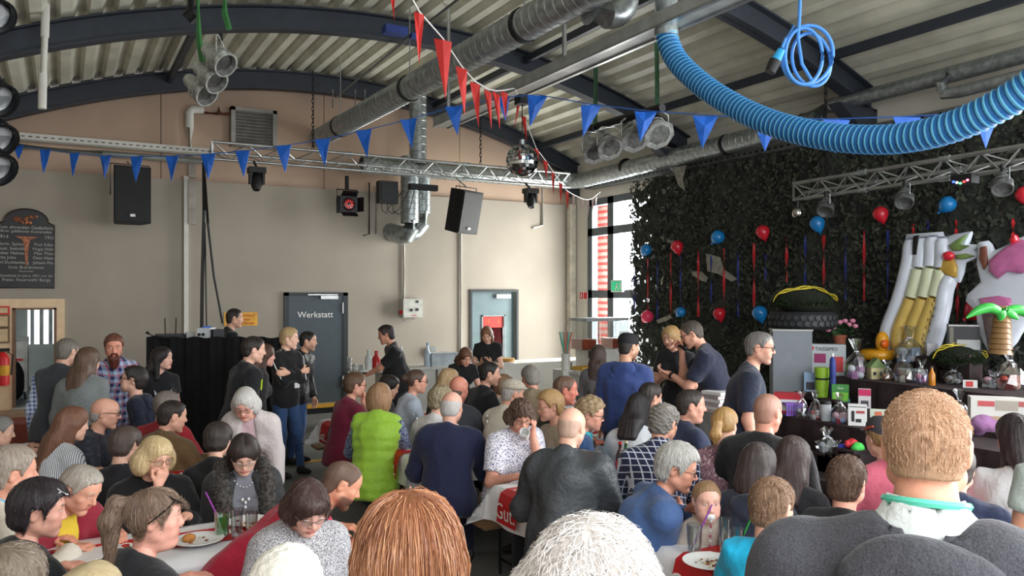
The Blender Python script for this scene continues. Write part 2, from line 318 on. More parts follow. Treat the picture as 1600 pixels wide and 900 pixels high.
# podium of red-brown rubber below the side-room door
mb = MB(); mb.bb((XL, 13.0, 0), (0.75, YB - 0.06, 0.30)); pod = tag(mb.build('podium', mat('red_brown_rubber', (136, 66, 52), 0.75, var=0.1)), 'low red brown podium below the cream framed doorway', 'podium')
mb = MB(); mb.bb((XL, 13.75, 0.30), (0.3, YB - 0.06, 0.345)); mb.build('ledge', mat('pale_wood', (176, 150, 122), 0.6), pod)
# ================================================================= PEOPLE: smooth implicit bodies, meshed with surface nets
V3 = lambda *a: np.array(a, dtype=float)
def unit(v): v = np.asarray(v, float); return v / (np.linalg.norm(v) + 1e-12)
def rx(a): c, s = math.cos(a), math.sin(a); return np.array([[1, 0, 0], [0, c, -s], [0, s, c]])
def ry(a): c, s = math.cos(a), math.sin(a); return np.array([[c, 0, s], [0, 1, 0], [-s, 0, c]])
def rz(a): c, s = math.cos(a), math.sin(a); return np.array([[c, -s, 0], [s, c, 0], [0, 0, 1]])
EDG = [(0, 1), (2, 3), (4, 5), (6, 7), (0, 2), (1, 3), (4, 6), (5, 7), (0, 4), (1, 5), (2, 6), (3, 7)]
COR = np.array([[i & 1, (i >> 1) & 1, (i >> 2) & 1] for i in range(8)])
class Field:
    def __init__(s, lo, hi, h):
        s.h = h; s.lo = np.asarray(lo, float) - 2 * h; n = np.ceil((np.asarray(hi) - s.lo) / h).astype(int) + 3
        s.ax = [s.lo[i] + h * np.arange(n[i]) for i in range(3)]; s.f = np.full(n, 0.5, dtype=np.float32)
    def _sub(s, lo, hi, pad):
        sl = []
        for i in range(3):
            a = int(np.floor((lo[i] - pad - s.lo[i]) / s.h)); b = int(np.ceil((hi[i] + pad - s.lo[i]) / s.h)) + 1
            a = max(a, 0); b = min(b, len(s.ax[i]))
            if a >= b: return None, None
            sl.append(slice(a, b))
        p = (s.ax[0][sl[0]][:, None, None], s.ax[1][sl[1]][None, :, None], s.ax[2][sl[2]][None, None, :])
        return tuple(sl), p
    def _put(s, sl, d, k, op):
        a = s.f[sl]
        if op < 0: a = -a
        if k > 0:
            hh = np.clip(0.5 + 0.5 * (d - a) / k, 0, 1); r = d + (a - d) * hh - k * hh * (1 - hh)
        else: r = np.minimum(a, d)
        s.f[sl] = -r if op < 0 else r
    def cone(s, a, b, ra, rb, k=0.02, op=1, flat=False, q=None):
        a = np.asarray(a, float); b = np.asarray(b, float); m = max(ra, rb)
        sl, p = s._sub(np.minimum(a, b) - m, np.maximum(a, b) + m, k + 2.5 * s.h)
        if sl is None: return
        ab = b - a; bb = ab @ ab + 1e-12; x, y, z = p[0] - a[0], p[1] - a[1], p[2] - a[2]
        t0 = (x * ab[0] + y * ab[1] + z * ab[2]) / bb; t = np.clip(t0, 0, 1)
        if flat:
            u = np.clip(t0, -0.3, 1.3); dx, dy, dz = x - t0 * ab[0], y - t0 * ab[1], z - t0 * ab[2]
            d = np.sqrt(dx * dx + dy * dy + dz * dz) - (ra + u * (rb - ra)); L = math.sqrt(bb)
            d = np.maximum(d, np.maximum(-t0 * L - (ra * 0.9 if flat == 2 else 0), (t0 - 1) * L))
        else:
            dx, dy, dz = x - t * ab[0], y - t * ab[1], z - t * ab[2]
            d = np.sqrt(dx * dx + dy * dy + dz * dz) - (ra + t * (rb - ra))
        s._put(sl, d, k, op)
    def ell(s, c, r, R=None, k=0.02, op=1):
        c = np.asarray(c, float); r = np.asarray(r, float); m = r.max() if R is not None else r
        sl, p = s._sub(c - m, c + m, k + 2.5 * s.h)
        if sl is None: return
        x, y, z = p[0] - c[0], p[1] - c[1], p[2] - c[2]
        if R is not None: x, y, z = (R[0, 0] * x + R[1, 0] * y + R[2, 0] * z), (R[0, 1] * x + R[1, 1] * y + R[2, 1] * z), (R[0, 2] * x + R[1, 2] * y + R[2, 2] * z)
        k0 = np.sqrt((x / r[0]) ** 2 + (y / r[1]) ** 2 + (z / r[2]) ** 2) + 1e-9
        k1 = np.sqrt((x / r[0] ** 2) ** 2 + (y / r[1] ** 2) ** 2 + (z / r[2] ** 2) ** 2) + 1e-9
        s._put(sl, k0 * (k0 - 1) / k1, k, op)
    def cut(s, c, n, k=0.006):
        """keep the side the normal points away from"""
        c = np.asarray(c, float); n = unit(n)
        d = (s.ax[0][:, None, None] - c[0]) * n[0] + (s.ax[1][None, :, None] - c[1]) * n[1] + (s.ax[2][None, None, :] - c[2]) * n[2]
        a = -s.f; d = -d; hh = np.clip(0.5 + 0.5 * (d - a) / k, 0, 1); s.f = (-(d + (a - d) * hh - k * hh * (1 - hh))).astype(np.float32)
    def grid(s): return s.ax[0][:, None, None], s.ax[1][None, :, None], s.ax[2][None, None, :]
    def mesh(s):
        f = s.f; S = f < 0; n = np.array(f.shape) - 1
        cnt = np.zeros(n, dtype=np.int8)
        for c in COR: cnt += S[c[0]:n[0] + c[0], c[1]:n[1] + c[1], c[2]:n[2] + c[2]]
        act = (cnt > 0) & (cnt < 8); ijk = np.argwhere(act); m = len(ijk)
        if m == 0: return np.zeros((0, 3)), np.zeros((0, 4), int)
        idx = np.full(n, -1, dtype=np.int64); idx[act] = np.arange(m)
        val = np.stack([f[ijk[:, 0] + c[0], ijk[:, 1] + c[1], ijk[:, 2] + c[2]] for c in COR], 1).astype(float)
        pos = np.zeros((m, 3)); w = np.zeros(m)
        for a, b in EDG:
            va, vb = val[:, a], val[:, b]; ok = (va < 0) != (vb < 0); t = np.where(ok, va / np.where(ok, va - vb, 1), 0)
            pos += np.where(ok[:, None], COR[a] + t[:, None] * (COR[b] - COR[a]), 0); w += ok
        V = s.lo + s.h * (ijk + pos / w[:, None]); Q = []
        for ax in range(3):
            o1, o2 = [(1, 2), (2, 0), (0, 1)][ax]
            A = S.take(range(0, S.shape[ax] - 1), ax); B = S.take(range(1, S.shape[ax]), ax)
            e = np.argwhere(A != B); e = e[(e[:, o1] > 0) & (e[:, o2] > 0) & (e[:, o1] < n[o1]) & (e[:, o2] < n[o2])]
            if not len(e): continue
            d1 = np.zeros(3, int); d1[o1] = 1; d2 = np.zeros(3, int); d2[o2] = 1
            g = lambda q: idx[q[:, 0], q[:, 1], q[:, 2]]
            q = np.stack([g(e - d1 - d2), g(e - d2), g(e), g(e - d1)], 1)
            ins = A[e[:, 0], e[:, 1], e[:, 2]]; q[~ins] = q[~ins][:, ::-1]; Q.append(q)
        Q = np.concatenate(Q); Q = Q[(Q >= 0).all(1)]; return V, Q
def normals(V, Q):
    n = np.cross(V[Q[:, 2]] - V[Q[:, 0]], V[Q[:, 3]] - V[Q[:, 1]]); N = np.zeros_like(V)
    for i in range(4): np.add.at(N, Q[:, i], n)
    return N / (np.linalg.norm(N, axis=1, keepdims=True) + 1e-12)
def vnoise(p, freq, seed=0, n=7):
    r = np.random.default_rng(seed); o = np.zeros(len(p))
    for i in range(n):
        d = r.normal(size=3); d /= np.linalg.norm(d); fr = freq * (0.6 + 0.9 * r.random()); o += np.sin(p @ d * fr + r.random() * 6.28 + 0.8 * np.sin(p @ r.normal(size=3) * freq * 0.5))
    return o / n ** 0.5
def relax(V, Q, it=2, f=0.5):
    e = np.concatenate([Q[:, [0, 1]], Q[:, [1, 2]], Q[:, [2, 3]], Q[:, [3, 0]]]); c = np.bincount(e[:, 0], minlength=len(V)) + 1e-9
    for _ in range(it):
        A = np.stack([np.bincount(e[:, 0], V[e[:, 1], k], len(V)) for k in range(3)], 1) / c[:, None]; V = V + (A - V) * f
    return V
def pymesh(name, V, Q, mats, parent, org, attrs=None, smooth=True):
    me = bpy.data.meshes.new(name); nv, nq = len(V), len(Q); k = Q.shape[1]
    me.vertices.add(nv); me.vertices.foreach_set('co', np.ascontiguousarray(V - np.asarray(org), dtype=np.float32).ravel())
    me.loops.add(nq * k); me.loops.foreach_set('vertex_index', np.ascontiguousarray(Q, dtype=np.int32).ravel())
    me.polygons.add(nq); me.polygons.foreach_set('loop_start', np.arange(0, nq * k, k, dtype=np.int32))
    me.polygons.foreach_set('use_smooth', np.full(nq, smooth)); me.update(calc_edges=True)
    for m_ in (mats if isinstance(mats, (list, tuple)) else [mats]): me.materials.append(m_)
    for nm, (ty, arr) in (attrs or {}).items():
        at = me.attributes.new(nm, ty, 'POINT')
        if ty == 'FLOAT_COLOR': at.data.foreach_set('color', np.ascontiguousarray(np.c_[arr, np.ones(len(arr))] if arr.shape[1] == 3 else arr, dtype=np.float32).ravel())
        else: at.data.foreach_set('vector', np.ascontiguousarray(arr, dtype=np.float32).ravel())
    o = bpy.data.objects.new(name, me); COL.objects.link(o)
    if parent is not None: o.parent = parent
    return o
# ---------------------------------------------------------------- skin, hair and cloth materials
def skinmat():
    m = bpy.data.materials.new('skin'); m.use_nodes = True; N, L = nodes(m); b = N['Principled BSDF']
    a = N.new('ShaderNodeAttribute'); a.attribute_name = 'tone'
    n = N.new('ShaderNodeTexNoise'); n.inputs['Scale'].default_value = 45; n.inputs['Detail'].default_value = 4; tc = N.new('ShaderNodeTexCoord'); L.new(tc.outputs['Object'], n.inputs['Vector'])
    h = N.new('ShaderNodeHueSaturation'); mr = N.new('ShaderNodeMapRange'); mr.inputs[3].default_value = 0.88; mr.inputs[4].default_value = 1.12; L.new(n.outputs[0], mr.inputs[0]); L.new(mr.outputs[0], h.inputs['Value'])
    L.new(a.outputs['Color'], h.inputs['Color']); L.new(h.outputs[0], b.inputs['Base Color'])
    b.inputs['Roughness'].default_value = 0.5; b.inputs['Specular IOR Level'].default_value = 0.35
    b.inputs['Subsurface Weight'].default_value = 0.0
    return m
SKIN = skinmat()
def hairmat(rgb, rgb2=None, rough=0.42, freq=26.0, gloss=0.45):
    key = 'hair_%d_%d_%d_%s_%d' % (*rgb, '' if rgb2 is None else '%d_%d_%d' % tuple(rgb2), freq)
    if key in MATS: return MATS[key]
    m = bpy.data.materials.new(key); m.use_nodes = True; N, L = nodes(m); b = N['Principled BSDF']
    a = N.new('ShaderNodeAttribute'); a.attribute_name = 'flow'
    n = N.new('ShaderNodeTexNoise'); n.inputs['Scale'].default_value = freq; n.inputs['Detail'].default_value = 5; n.inputs['Roughness'].default_value = 0.65; L.new(a.outputs['Vector'], n.inputs['Vector'])
    mr = N.new('ShaderNodeMapRange'); mr.inputs[1].default_value = 0.36; mr.inputs[2].default_value = 0.66; L.new(n.outputs[0], mr.inputs[0])
    mx = N.new('ShaderNodeMix'); mx.data_type = 'RGBA'; c = lin(rgb); d = lin(rgb2) if rgb2 else tuple(v * 0.45 for v in c[:3]) + (1,)
    mx.inputs[6].default_value = d; mx.inputs[7].default_value = c; L.new(mr.outputs[0], mx.inputs[0]); L.new(mx.outputs[2], b.inputs['Base Color'])
    bp = N.new('ShaderNodeBump'); bp.inputs['Strength'].default_value = 0.55; bp.inputs['Distance'].default_value = 0.012; L.new(n.outputs[0], bp.inputs['Height']); L.new(bp.outputs[0], b.inputs['Normal'])
    b.inputs['Roughness'].default_value = rough; b.inputs['Specular IOR Level'].default_value = gloss
    MATS[key] = m; return m
def cloth(name, rgb, pat=None, rgb2=None, s=1.0, rough=0.85, sheen=0.15, rgb3=None):
    """fabric; pat: None, plaid, stripe, check, dots, floral, melange, knit, denim, leather"""
    if name in MATS: return MATS[name]
    m = bpy.data.materials.new(name); m.use_nodes = True; N, L = nodes(m); b = N['Principled BSDF']
    tc = N.new('ShaderNodeTexCoord'); vec = tc.outputs['Object']; c1 = lin(rgb); c2 = lin(rgb2) if rgb2 else tuple(v * 0.7 for v in c1[:3]) + (1,)
    def mix(fac, A, B):
        x = N.new('ShaderNodeMix'); x.data_type = 'RGBA'
        if isinstance(fac, float): x.inputs[0].default_value = fac
        else: L.new(fac, x.inputs[0])
        for i, q in ((6, A), (7, B)):
            if isinstance(q, tuple): x.inputs[i].default_value = q
            else: L.new(q, x.inputs[i])
        return x.outputs[2]
    def math_(op, a, bb=None, c=None):
        x = N.new('ShaderNodeMath'); x.operation = op
        for i, q in enumerate((a, bb, c)):
            if q is None: continue
            if isinstance(q, (int, float)): x.inputs[i].default_value = q
            else: L.new(q, x.inputs[i])
        return x.outputs[0]
    def noise(sc, det=3, v=None):
        x = N.new('ShaderNodeTexNoise'); x.inputs['Scale'].default_value = sc; x.inputs['Detail'].default_value = det; L.new(v or vec, x.inputs['Vector']); return x.outputs[0]
    sep = N.new('ShaderNodeSeparateXYZ'); L.new(vec, sep.inputs[0])
    # distance round the body, so stripes wrap: x + y folded
    ang = math_('ADD', sep.outputs[0], math_('MULTIPLY', sep.outputs[1], 0.8)); zz = math_('ADD', sep.outputs[2], math_('MULTIPLY', sep.outputs[1], 0.35))
    def bar(co, per, duty): return math_('LESS_THAN', math_('FRACT', math_('DIVIDE', co, per)), duty)
    base = mix(noise(5.0 / s), c1, tuple(v * 0.82 for v in c1[:3]) + (1,)); hgt = noise(160); bstr = 0.12
    if pat == 'plaid':
        p = 0.075 * s; a = bar(ang, p, 0.42); z = bar(zz, p, 0.42); base = mix(math_('MULTIPLY', math_('ADD', a, z), 0.5), c1, c2)
        if rgb3: base = mix(math_('MAXIMUM', bar(math_('ADD', ang, 0.04 * s), p, 0.09), bar(math_('ADD', zz, 0.04 * s), p, 0.09)), base, lin(rgb3))
    elif pat == 'check':
        p = 0.05 * s; base = mix(math_('MAXIMUM', bar(ang, p, 0.16), bar(zz, p, 0.16)), c1, c2)
    elif pat == 'stripe':
        base = mix(bar(ang, 0.016 * s, 0.42), c1, c2)
    elif pat == 'hstripe':
        base = mix(bar(zz, 0.03 * s, 0.4), c1, c2)
    elif pat in ('dots', 'floral', 'leaf'):
        v = N.new('ShaderNodeTexVoronoi'); v.inputs['Scale'].default_value = (70 if pat == 'dots' else 42) / s; L.new(vec, v.inputs['Vector'])
        r = math_('LESS_THAN', v.outputs['Distance'], 0.33 if pat == 'dots' else 0.42)
        if pat != 'dots': r = math_('MULTIPLY', r, math_('GREATER_THAN', noise(90 / s, 1), 0.44))
        base = mix(r, c1, c2)
        if rgb3: base = mix(math_('LESS_THAN', noise(30 / s, 1), 0.38), base, lin(rgb3))
    elif pat == 'melange':
        base = mix(math_('GREATER_THAN', noise(150 / s, 1), 0.5), c1, c2); bstr = 0.3
    elif pat == 'knit':
        base = mix(noise(60), c1, c2); hgt = noise(210, 2); bstr = 0.5
    elif pat == 'denim':
        base = mix(math_('GREATER_THAN', noise(3.0, 4), 0.52), c1, c2) if rgb2 else base; base = mix(noise(220, 1), base, c2); bstr = 0.2
    elif pat == 'leather':
        hgt = noise(38, 6); bstr = 0.35; rough = min(rough, 0.5); sheen = 0
    elif pat == 'paisley':
        n1 = noise(26 / s, 1); base = mix(math_('GREATER_THAN', math_('SINE', math_('MULTIPLY', n1, 40)), 0.45), c1, c2)
    L.new(base if not isinstance(base, tuple) else mix(0.0, base, base), b.inputs['Base Color'])
    wr = noise(9, 3); ht = math_('ADD', math_('MULTIPLY', wr, 2.2), math_('MULTIPLY', hgt, bstr))
    bp = N.new('ShaderNodeBump'); bp.inputs['Strength'].default_value = 0.45; bp.inputs['Distance'].default_value = 0.025; L.new(ht, bp.inputs['Height']); L.new(bp.outputs[0], b.inputs['Normal'])
    b.inputs['Roughness'].default_value = rough; b.inputs['Sheen Weight'].default_value = sheen; b.inputs['Specular IOR Level'].default_value = 0.3
    MATS[name] = m; return m
EYEW = flat('eye_white', (228, 222, 214), 0.25); EYED = flat('eye_iris', (38, 28, 22), 0.15)
# ---------------------------------------------------------------- head
def head_field(P, h):
    F = Field((-0.1, -0.125, -0.17), (0.1, 0.125, 0.125), h); fem = P.get('sex') == 'f'; kid = P.get('kid', 0); old = P.get('old', 0); wide = P.get('wide', 1.0)
    F.ell((0, -0.012, 0.028), (0.0765 * wide, 0.097, 0.09), k=0)
    F.ell((0, 0.026, -0.03), (0.061 * wide, 0.066, 0.078), k=0.035)
    F.ell((0, 0.045, 0.045), (0.058, 0.045, 0.05), k=0.03)
    if kid:
        F.ell((0.035, 0.05, -0.055), (0.032, 0.03, 0.032), k=0.02); F.ell((-0.035, 0.05, -0.055), (0.032, 0.03, 0.032), k=0.02)
    jw = (0.046 if fem or kid else 0.053) * wide; cz = -0.094 if fem or kid else -0.102
    for x in (-1, 1):
        F.cone((x * jw, 0.0, -0.055), (x * 0.014, 0.066, cz), 0.024, 0.019, 0.025)
        F.ell((x * 0.042 * wide, 0.058, -0.018), (0.024, 0.022, 0.02), k=0.02)
        F.ell((x * 0.03, 0.058, -0.052), (0.026, 0.03, 0.026), k=0.02)
    F.ell((0, 0.072, cz + 0.002), (0.02, 0.018, 0.015), k=0.018)
    F.cone((-0.034, 0.079, 0.03), (0.034, 0.079, 0.03), 0.012, 0.012, 0.016)
    for x in (-1, 1): F.ell((x * 0.032, 0.103, 0.012), (0.018, 0.018, 0.0125), k=0.014, op=-1)
    for x in (-1, 1): F.ell((x * 0.032, 0.076, 0.011), (0.0145, 0.0135, 0.0118), k=0.005)
    nl = 0.9 if fem or kid else 1.08
    F.cone((0, 0.086, 0.02), (0, 0.086 + 0.021 * nl, -0.024), 0.0075, 0.0115 * nl, 0.010)
    for x in (-1, 1): F.ell((x * 0.0115, 0.094, -0.028), (0.0085, 0.0105, 0.0075), k=0.007)
    lp = 0.0 if fem else -0.0025; F.ell((0, 0.0885 + lp, -0.055), (0.023, 0.012, 0.0065), k=0.007); F.ell((0, 0.087 + lp, -0.0675), (0.02, 0.012, 0.007), k=0.007)
    F.ell((0, 0.1015, -0.0612), (0.023, 0.010, 0.0022), k=0.003, op=-1)
    for x in (-1, 1):
        R = ry(x * 0.12) @ rx(-0.2)
        F.ell((x * 0.079 * wide, -0.016, -0.002), (0.0085, 0.019, 0.031), R, k=0.008); F.ell((x * 0.0885 * wide, -0.01, 0.001), (0.007, 0.0105, 0.018), R, k=0.005, op=-1)
    F.cone((0, -0.028, -0.04), (0, -0.038, -0.15), 0.053 if not fem else 0.047, 0.052 if not fem else 0.047, 0.03)
    if P.get('chin2'): F.ell((0, 0.03, -0.105), (0.045, 0.045, 0.028), k=0.03)
    return F
def head_colors(V, P):
    base = np.array(lin(P.get('skin', (214, 168, 146)))[:3]); C = np.tile(base, (len(V), 1)); x, y, z = np.abs(V[:, 0]), V[:, 1], V[:, 2]
    def blend(w, col): C[:] = C * (1 - w[:, None]) + np.array(col) * w[:, None]
    front = np.clip((y - 0.04) / 0.02, 0, 1)
    lip = np.clip(1.4 - np.sqrt((V[:, 0] / 0.022) ** 2 + ((z + 0.0615) / 0.0125) ** 2), 0, 1) * front
    blend(np.clip(lip * 1.2, 0, 0.75), base * np.array([0.82, 0.45, 0.45]) if P.get('sex') != 'f' else np.array(lin(P.get('lips', (176, 86, 84)))[:3]))
    blend(np.clip(1 - np.sqrt((x - 0.045) ** 2 + (z + 0.028) ** 2) / 0.03, 0, 1) * front * 0.35, base * np.array([1.0, 0.72, 0.68]))
    blend(np.clip(1 - np.sqrt((V[:, 0]) ** 2 + (z + 0.024) ** 2) / 0.02, 0, 1) * front * 0.3, base * np.array([1.0, 0.7, 0.66]))
    br = np.array(lin(P.get('brow', tuple(int(c * 0.7) for c in P.get('hair', (80, 60, 45)))))[:3])
    w = np.clip(1.3 - np.abs(z - (0.0335 + 0.006 * np.sin((x - 0.012) * 70))) / 0.0055, 0, 1) * ((x > 0.013) & (x < 0.05)) * front; blend(w * 0.8, br)
    w = np.clip(1.2 - np.abs(z - 0.0165) / 0.003, 0, 1) * np.clip(1.2 - np.abs(x - 0.032) / 0.017, 0, 1) * front; blend(np.clip(w, 0, 1) * 0.6, base * 0.25)
    st = P.get('stubble', 0)
    if st:
        w = np.clip((-0.035 - z) / 0.015, 0, 1) * np.clip((y + 0.01) / 0.03, 0, 1) * np.clip((z + 0.135) / 0.02, 0, 1) * (1 - np.clip(lip * 2, 0, 1)); blend(w * st, br)
    return C
# ---------------------------------------------------------------- hair
def hair_field(P, h):
    st = P.get('style', 'short'); T = P.get('thick', 0.014); L = P.get('len', 0.2); wide = P.get('wide', 1.0)
    low = -0.13 - (L if st in ('long', 'ponytail') else 0.06)
    F = Field((-0.15, -0.25, low), (0.15, 0.14, 0.17), h); X, Y, Z = F.grid()
    lift = P.get('top', 0.0)
    F.ell((0, -0.012, 0.028 + lift * 0.5), (0.0765 * wide + T, 0.097 + T, 0.09 + T + lift * 0.5), k=0)
    F.ell((0, 0.03, 0.055 + lift * 0.4), (0.056 + T, 0.045 + T, 0.045 + T + lift * 0.4), k=0.03)
    if st in ('short', 'buzz', 'fringehead', 'slick', 'curlyshort'): F.ell((0, -0.05, -0.04), (0.055 + T, 0.042 + T, 0.045), k=0.03)
    hl = P.get('line', 0.078)     # front hairline height
    if st in ('short', 'buzz', 'slick', 'curlyshort', 'fringehead', 'ponytail', 'bun'):
        nape = P.get('nape', -0.078); side = P.get('side', -0.012)
        yl = np.array([-0.2, -0.055, -0.035, -0.028, 0.012, 0.02, 0.042, 0.07, 0.09, 0.2]); zl = np.array([nape, nape, nape + 0.035, 0.028, 0.028, side, 0.03, hl, hl + 0.004, hl + 0.01])
        if st == 'ponytail': zl = np.array([-0.055, -0.05, -0.03, 0.02, 0.025, 0.012, 0.03, hl, hl + 0.004, hl + 0.01])
        zz = np.interp(F.ax[1], yl, zl)[None, :, None]; d = (zz - Z) * 0.75
        f0 = F.f; F.f = np.maximum(f0, d + 0 * f0).astype(np.float32)
        if st == 'fringehead':   # bald crown with a wreath of hair
            d = ((Z - P.get('crown', 0.045)) + 0.0 * X + np.clip(Y + 0.02, 0, 1) * 1.6) * 0.6; F.f = np.maximum(F.f, d + 0 * F.f).astype(np.float32)
        if st == 'ponytail':
            bz = P.get('tailz', 0.06); pts = [(0, -0.1, bz), (0, -0.145, bz + 0.0), (0, -0.165, bz - 0.07), (0, -0.16, bz - L)]
            for (a, b, ra, rb) in ((pts[0], pts[1], 0.02, 0.026), (pts[1], pts[2], 0.03, 0.04), (pts[2], pts[3], 0.04, 0.016)): F.cone(a, b, ra, rb, 0.02)
        if st == 'bun': F.ell((0, -0.125, 0.03), (0.04, 0.035, 0.04), k=0.015)
    else:
        if st == 'bob':
            b = P.get('blen', 0.11); vol = P.get('vol', 0.0)
            for x in (-1, 1): F.ell((x * (0.06 + vol * 0.5) * wide, -0.02, -0.03), (0.034 + T + vol * 0.4, 0.068 + T * 0.5, b), k=0.03)
            F.ell((0, -0.062, -0.03), (0.072 + T, 0.045 + T + vol * 0.4, b), k=0.03)
        else:
            for x in (-1, 1): F.cone((x * 0.062, -0.02, -0.0), (x * 0.066, -0.02 + P.get('fore', 0.0), -0.09 - L * 0.75), 0.032 + T * 0.5, 0.03, 0.03)
            F.ell((0, -0.075, -0.06), (0.075 + T, 0.036 + T, 0.13), k=0.03)
            F.ell((0, -0.1, -0.11), (0.088, 0.042, 0.09), k=0.04)
            if L > 0.08: F.cone((0, -0.12, -0.14), (0, -0.175, -0.08 - L), 0.045, 0.03, 0.04)
            if L > 0.08:
                for x in (-1, 1): F.cone((x * 0.05, -0.115, -0.12), (x * 0.055, -0.165, -0.09 - L * 0.92), 0.044, 0.032, 0.04)
        # face opening, neck hollow
        fw = P.get('fw', 0.058); fz = P.get('fz', -0.045)
        F.ell((0, 0.11, fz), (fw, 0.11, P.get('fh', 0.118)), k=0.008, op=-1)
        F.cone((0, 0.02, -0.1), (0, 0.02, -0.5), 0.06, 0.075, 0.01, op=-1)
        if P.get('bangs'):
            F.ell((0, 0.062, P.get('bz', 0.07)), (0.056, 0.04, 0.04), k=0.02); F.ell((0, 0.1, 0.0), (0.06, 0.06, P.get('bcut', 0.04)), k=0.006, op=-1)
        if P.get('hcut') is not None: F.f = np.maximum(F.f, (P['hcut'] - Z) + 0 * F.f).astype(np.float32)
    if P.get('part') is not None:      # parting groove
        x = P['part']; F.cone((x, 0.08, 0.125 + lift + T * 0.4), (x, -0.03, 0.135 + lift + T * 0.4), 0.012, 0.01, 0.012, op=-1)
    return F
def hair_finish(V, Q, P, seed):
    N = normals(V, Q); st = P.get('style'); a = P.get('rough', 0.0008 if st in ('buzz', 'fringehead') else 0.0022)
    ang = np.arctan2(V[:, 0], -(V[:, 1] + 0.035)); el = V[:, 2]
    flow = np.c_[np.cos(ang) * 1.6, np.sin(ang) * 1.6, el * 1.6 + 0.12 * vnoise(V, 25, seed)]
    if st.startswith('curly') or P.get('curl'):
        V = V + N * (vnoise(V, 190, seed) * 0.006 * P.get('curl', 1.0))[:, None]; flow = V * 9 + np.c_[vnoise(V, 60, 3), vnoise(V, 60, 4), vnoise(V, 60, 5)] * 0.25
    else:
        top = np.clip((0.16 - el) / 0.06, 0.2, 1); g = np.sin(ang * 23 + 2 * np.sin(ang * 7 + seed) + el * 14) * 0.6 + np.sin(ang * 41 + seed + el * 22) * 0.4
        V = V + N * (g * a * top + vnoise(V, 45, seed) * a * 0.8)[:, None]
    return V, flow
# ---------------------------------------------------------------- hands
def hand_prims(wr, d, n, side, s, curl=(0.35, 0.5), spread=0.06):
    """wrist, finger direction, palm normal; side +1 right hand. Returns cones (a, b, ra, rb)"""
    d = unit(d); n = np.asarray(n, float); n = unit(n - d * (n @ d)); w = np.cross(d, n) * side; pr = []
    for i, (off, ln, r) in enumerate(((0.030, 0.072, 0.0088), (0.010, 0.080, 0.0092), (-0.010, 0.074, 0.0088), (-0.029, 0.058, 0.0078))):
        k = wr + (d * 0.088 + w * off - n * 0.002) * s; pr.append((wr + (d * 0.02 + w * off * 0.55) * s, k, 0.0155 * s, 0.0125 * s))
        dd = unit(d + w * off * spread * 30); c1, c2 = curl
        e1 = unit(dd * math.cos(c1) + n * math.sin(c1)); e2 = unit(dd * math.cos(c1 + c2) + n * math.sin(c1 + c2)); e3 = unit(dd * math.cos(c1 + 1.7 * c2) + n * math.sin(c1 + 1.7 * c2))
        p1 = k + e1 * ln * 0.45 * s; p2 = p1 + e2 * ln * 0.32 * s; p3 = p2 + e3 * ln * 0.25 * s
        pr += [(k, p1, r * s * 1.05, r * s), (p1, p2, r * s, r * s * 0.92), (p2, p3, r * s * 0.92, r * s * 0.78)]
    b = wr + (d * 0.025 + w * 0.022) * s; t1 = b + unit(d * 0.7 + w * 0.75 + n * 0.25) * 0.042 * s; t2 = t1 + unit(d * 0.95 + w * 0.25 + n * 0.4) * 0.034 * s; t3 = t2 + unit(d + n * 0.45) * 0.022 * s
    pr += [(b, t1, 0.0155 * s, 0.0115 * s), (t1, t2, 0.0105 * s, 0.0095 * s), (t2, t3, 0.0095 * s, 0.0078 * s)]
    return pr
def ik(S, T, l1, l2, pole):
    v = T - S; L = np.linalg.norm(v); m = (l1 + l2) * 0.985
    if L > m: T = S + v / L * m; v = T - S; L = m
    L = max(L, abs(l1 - l2) + 0.02); x = (l1 * l1 - l2 * l2 + L * L) / (2 * L); hh = math.sqrt(max(l1 * l1 - x * x, 0)); u = v / (np.linalg.norm(v) + 1e-9)
    p = np.asarray(pole, float); p = unit(p - u * (p @ u)); return S + u * x + p * hh, T
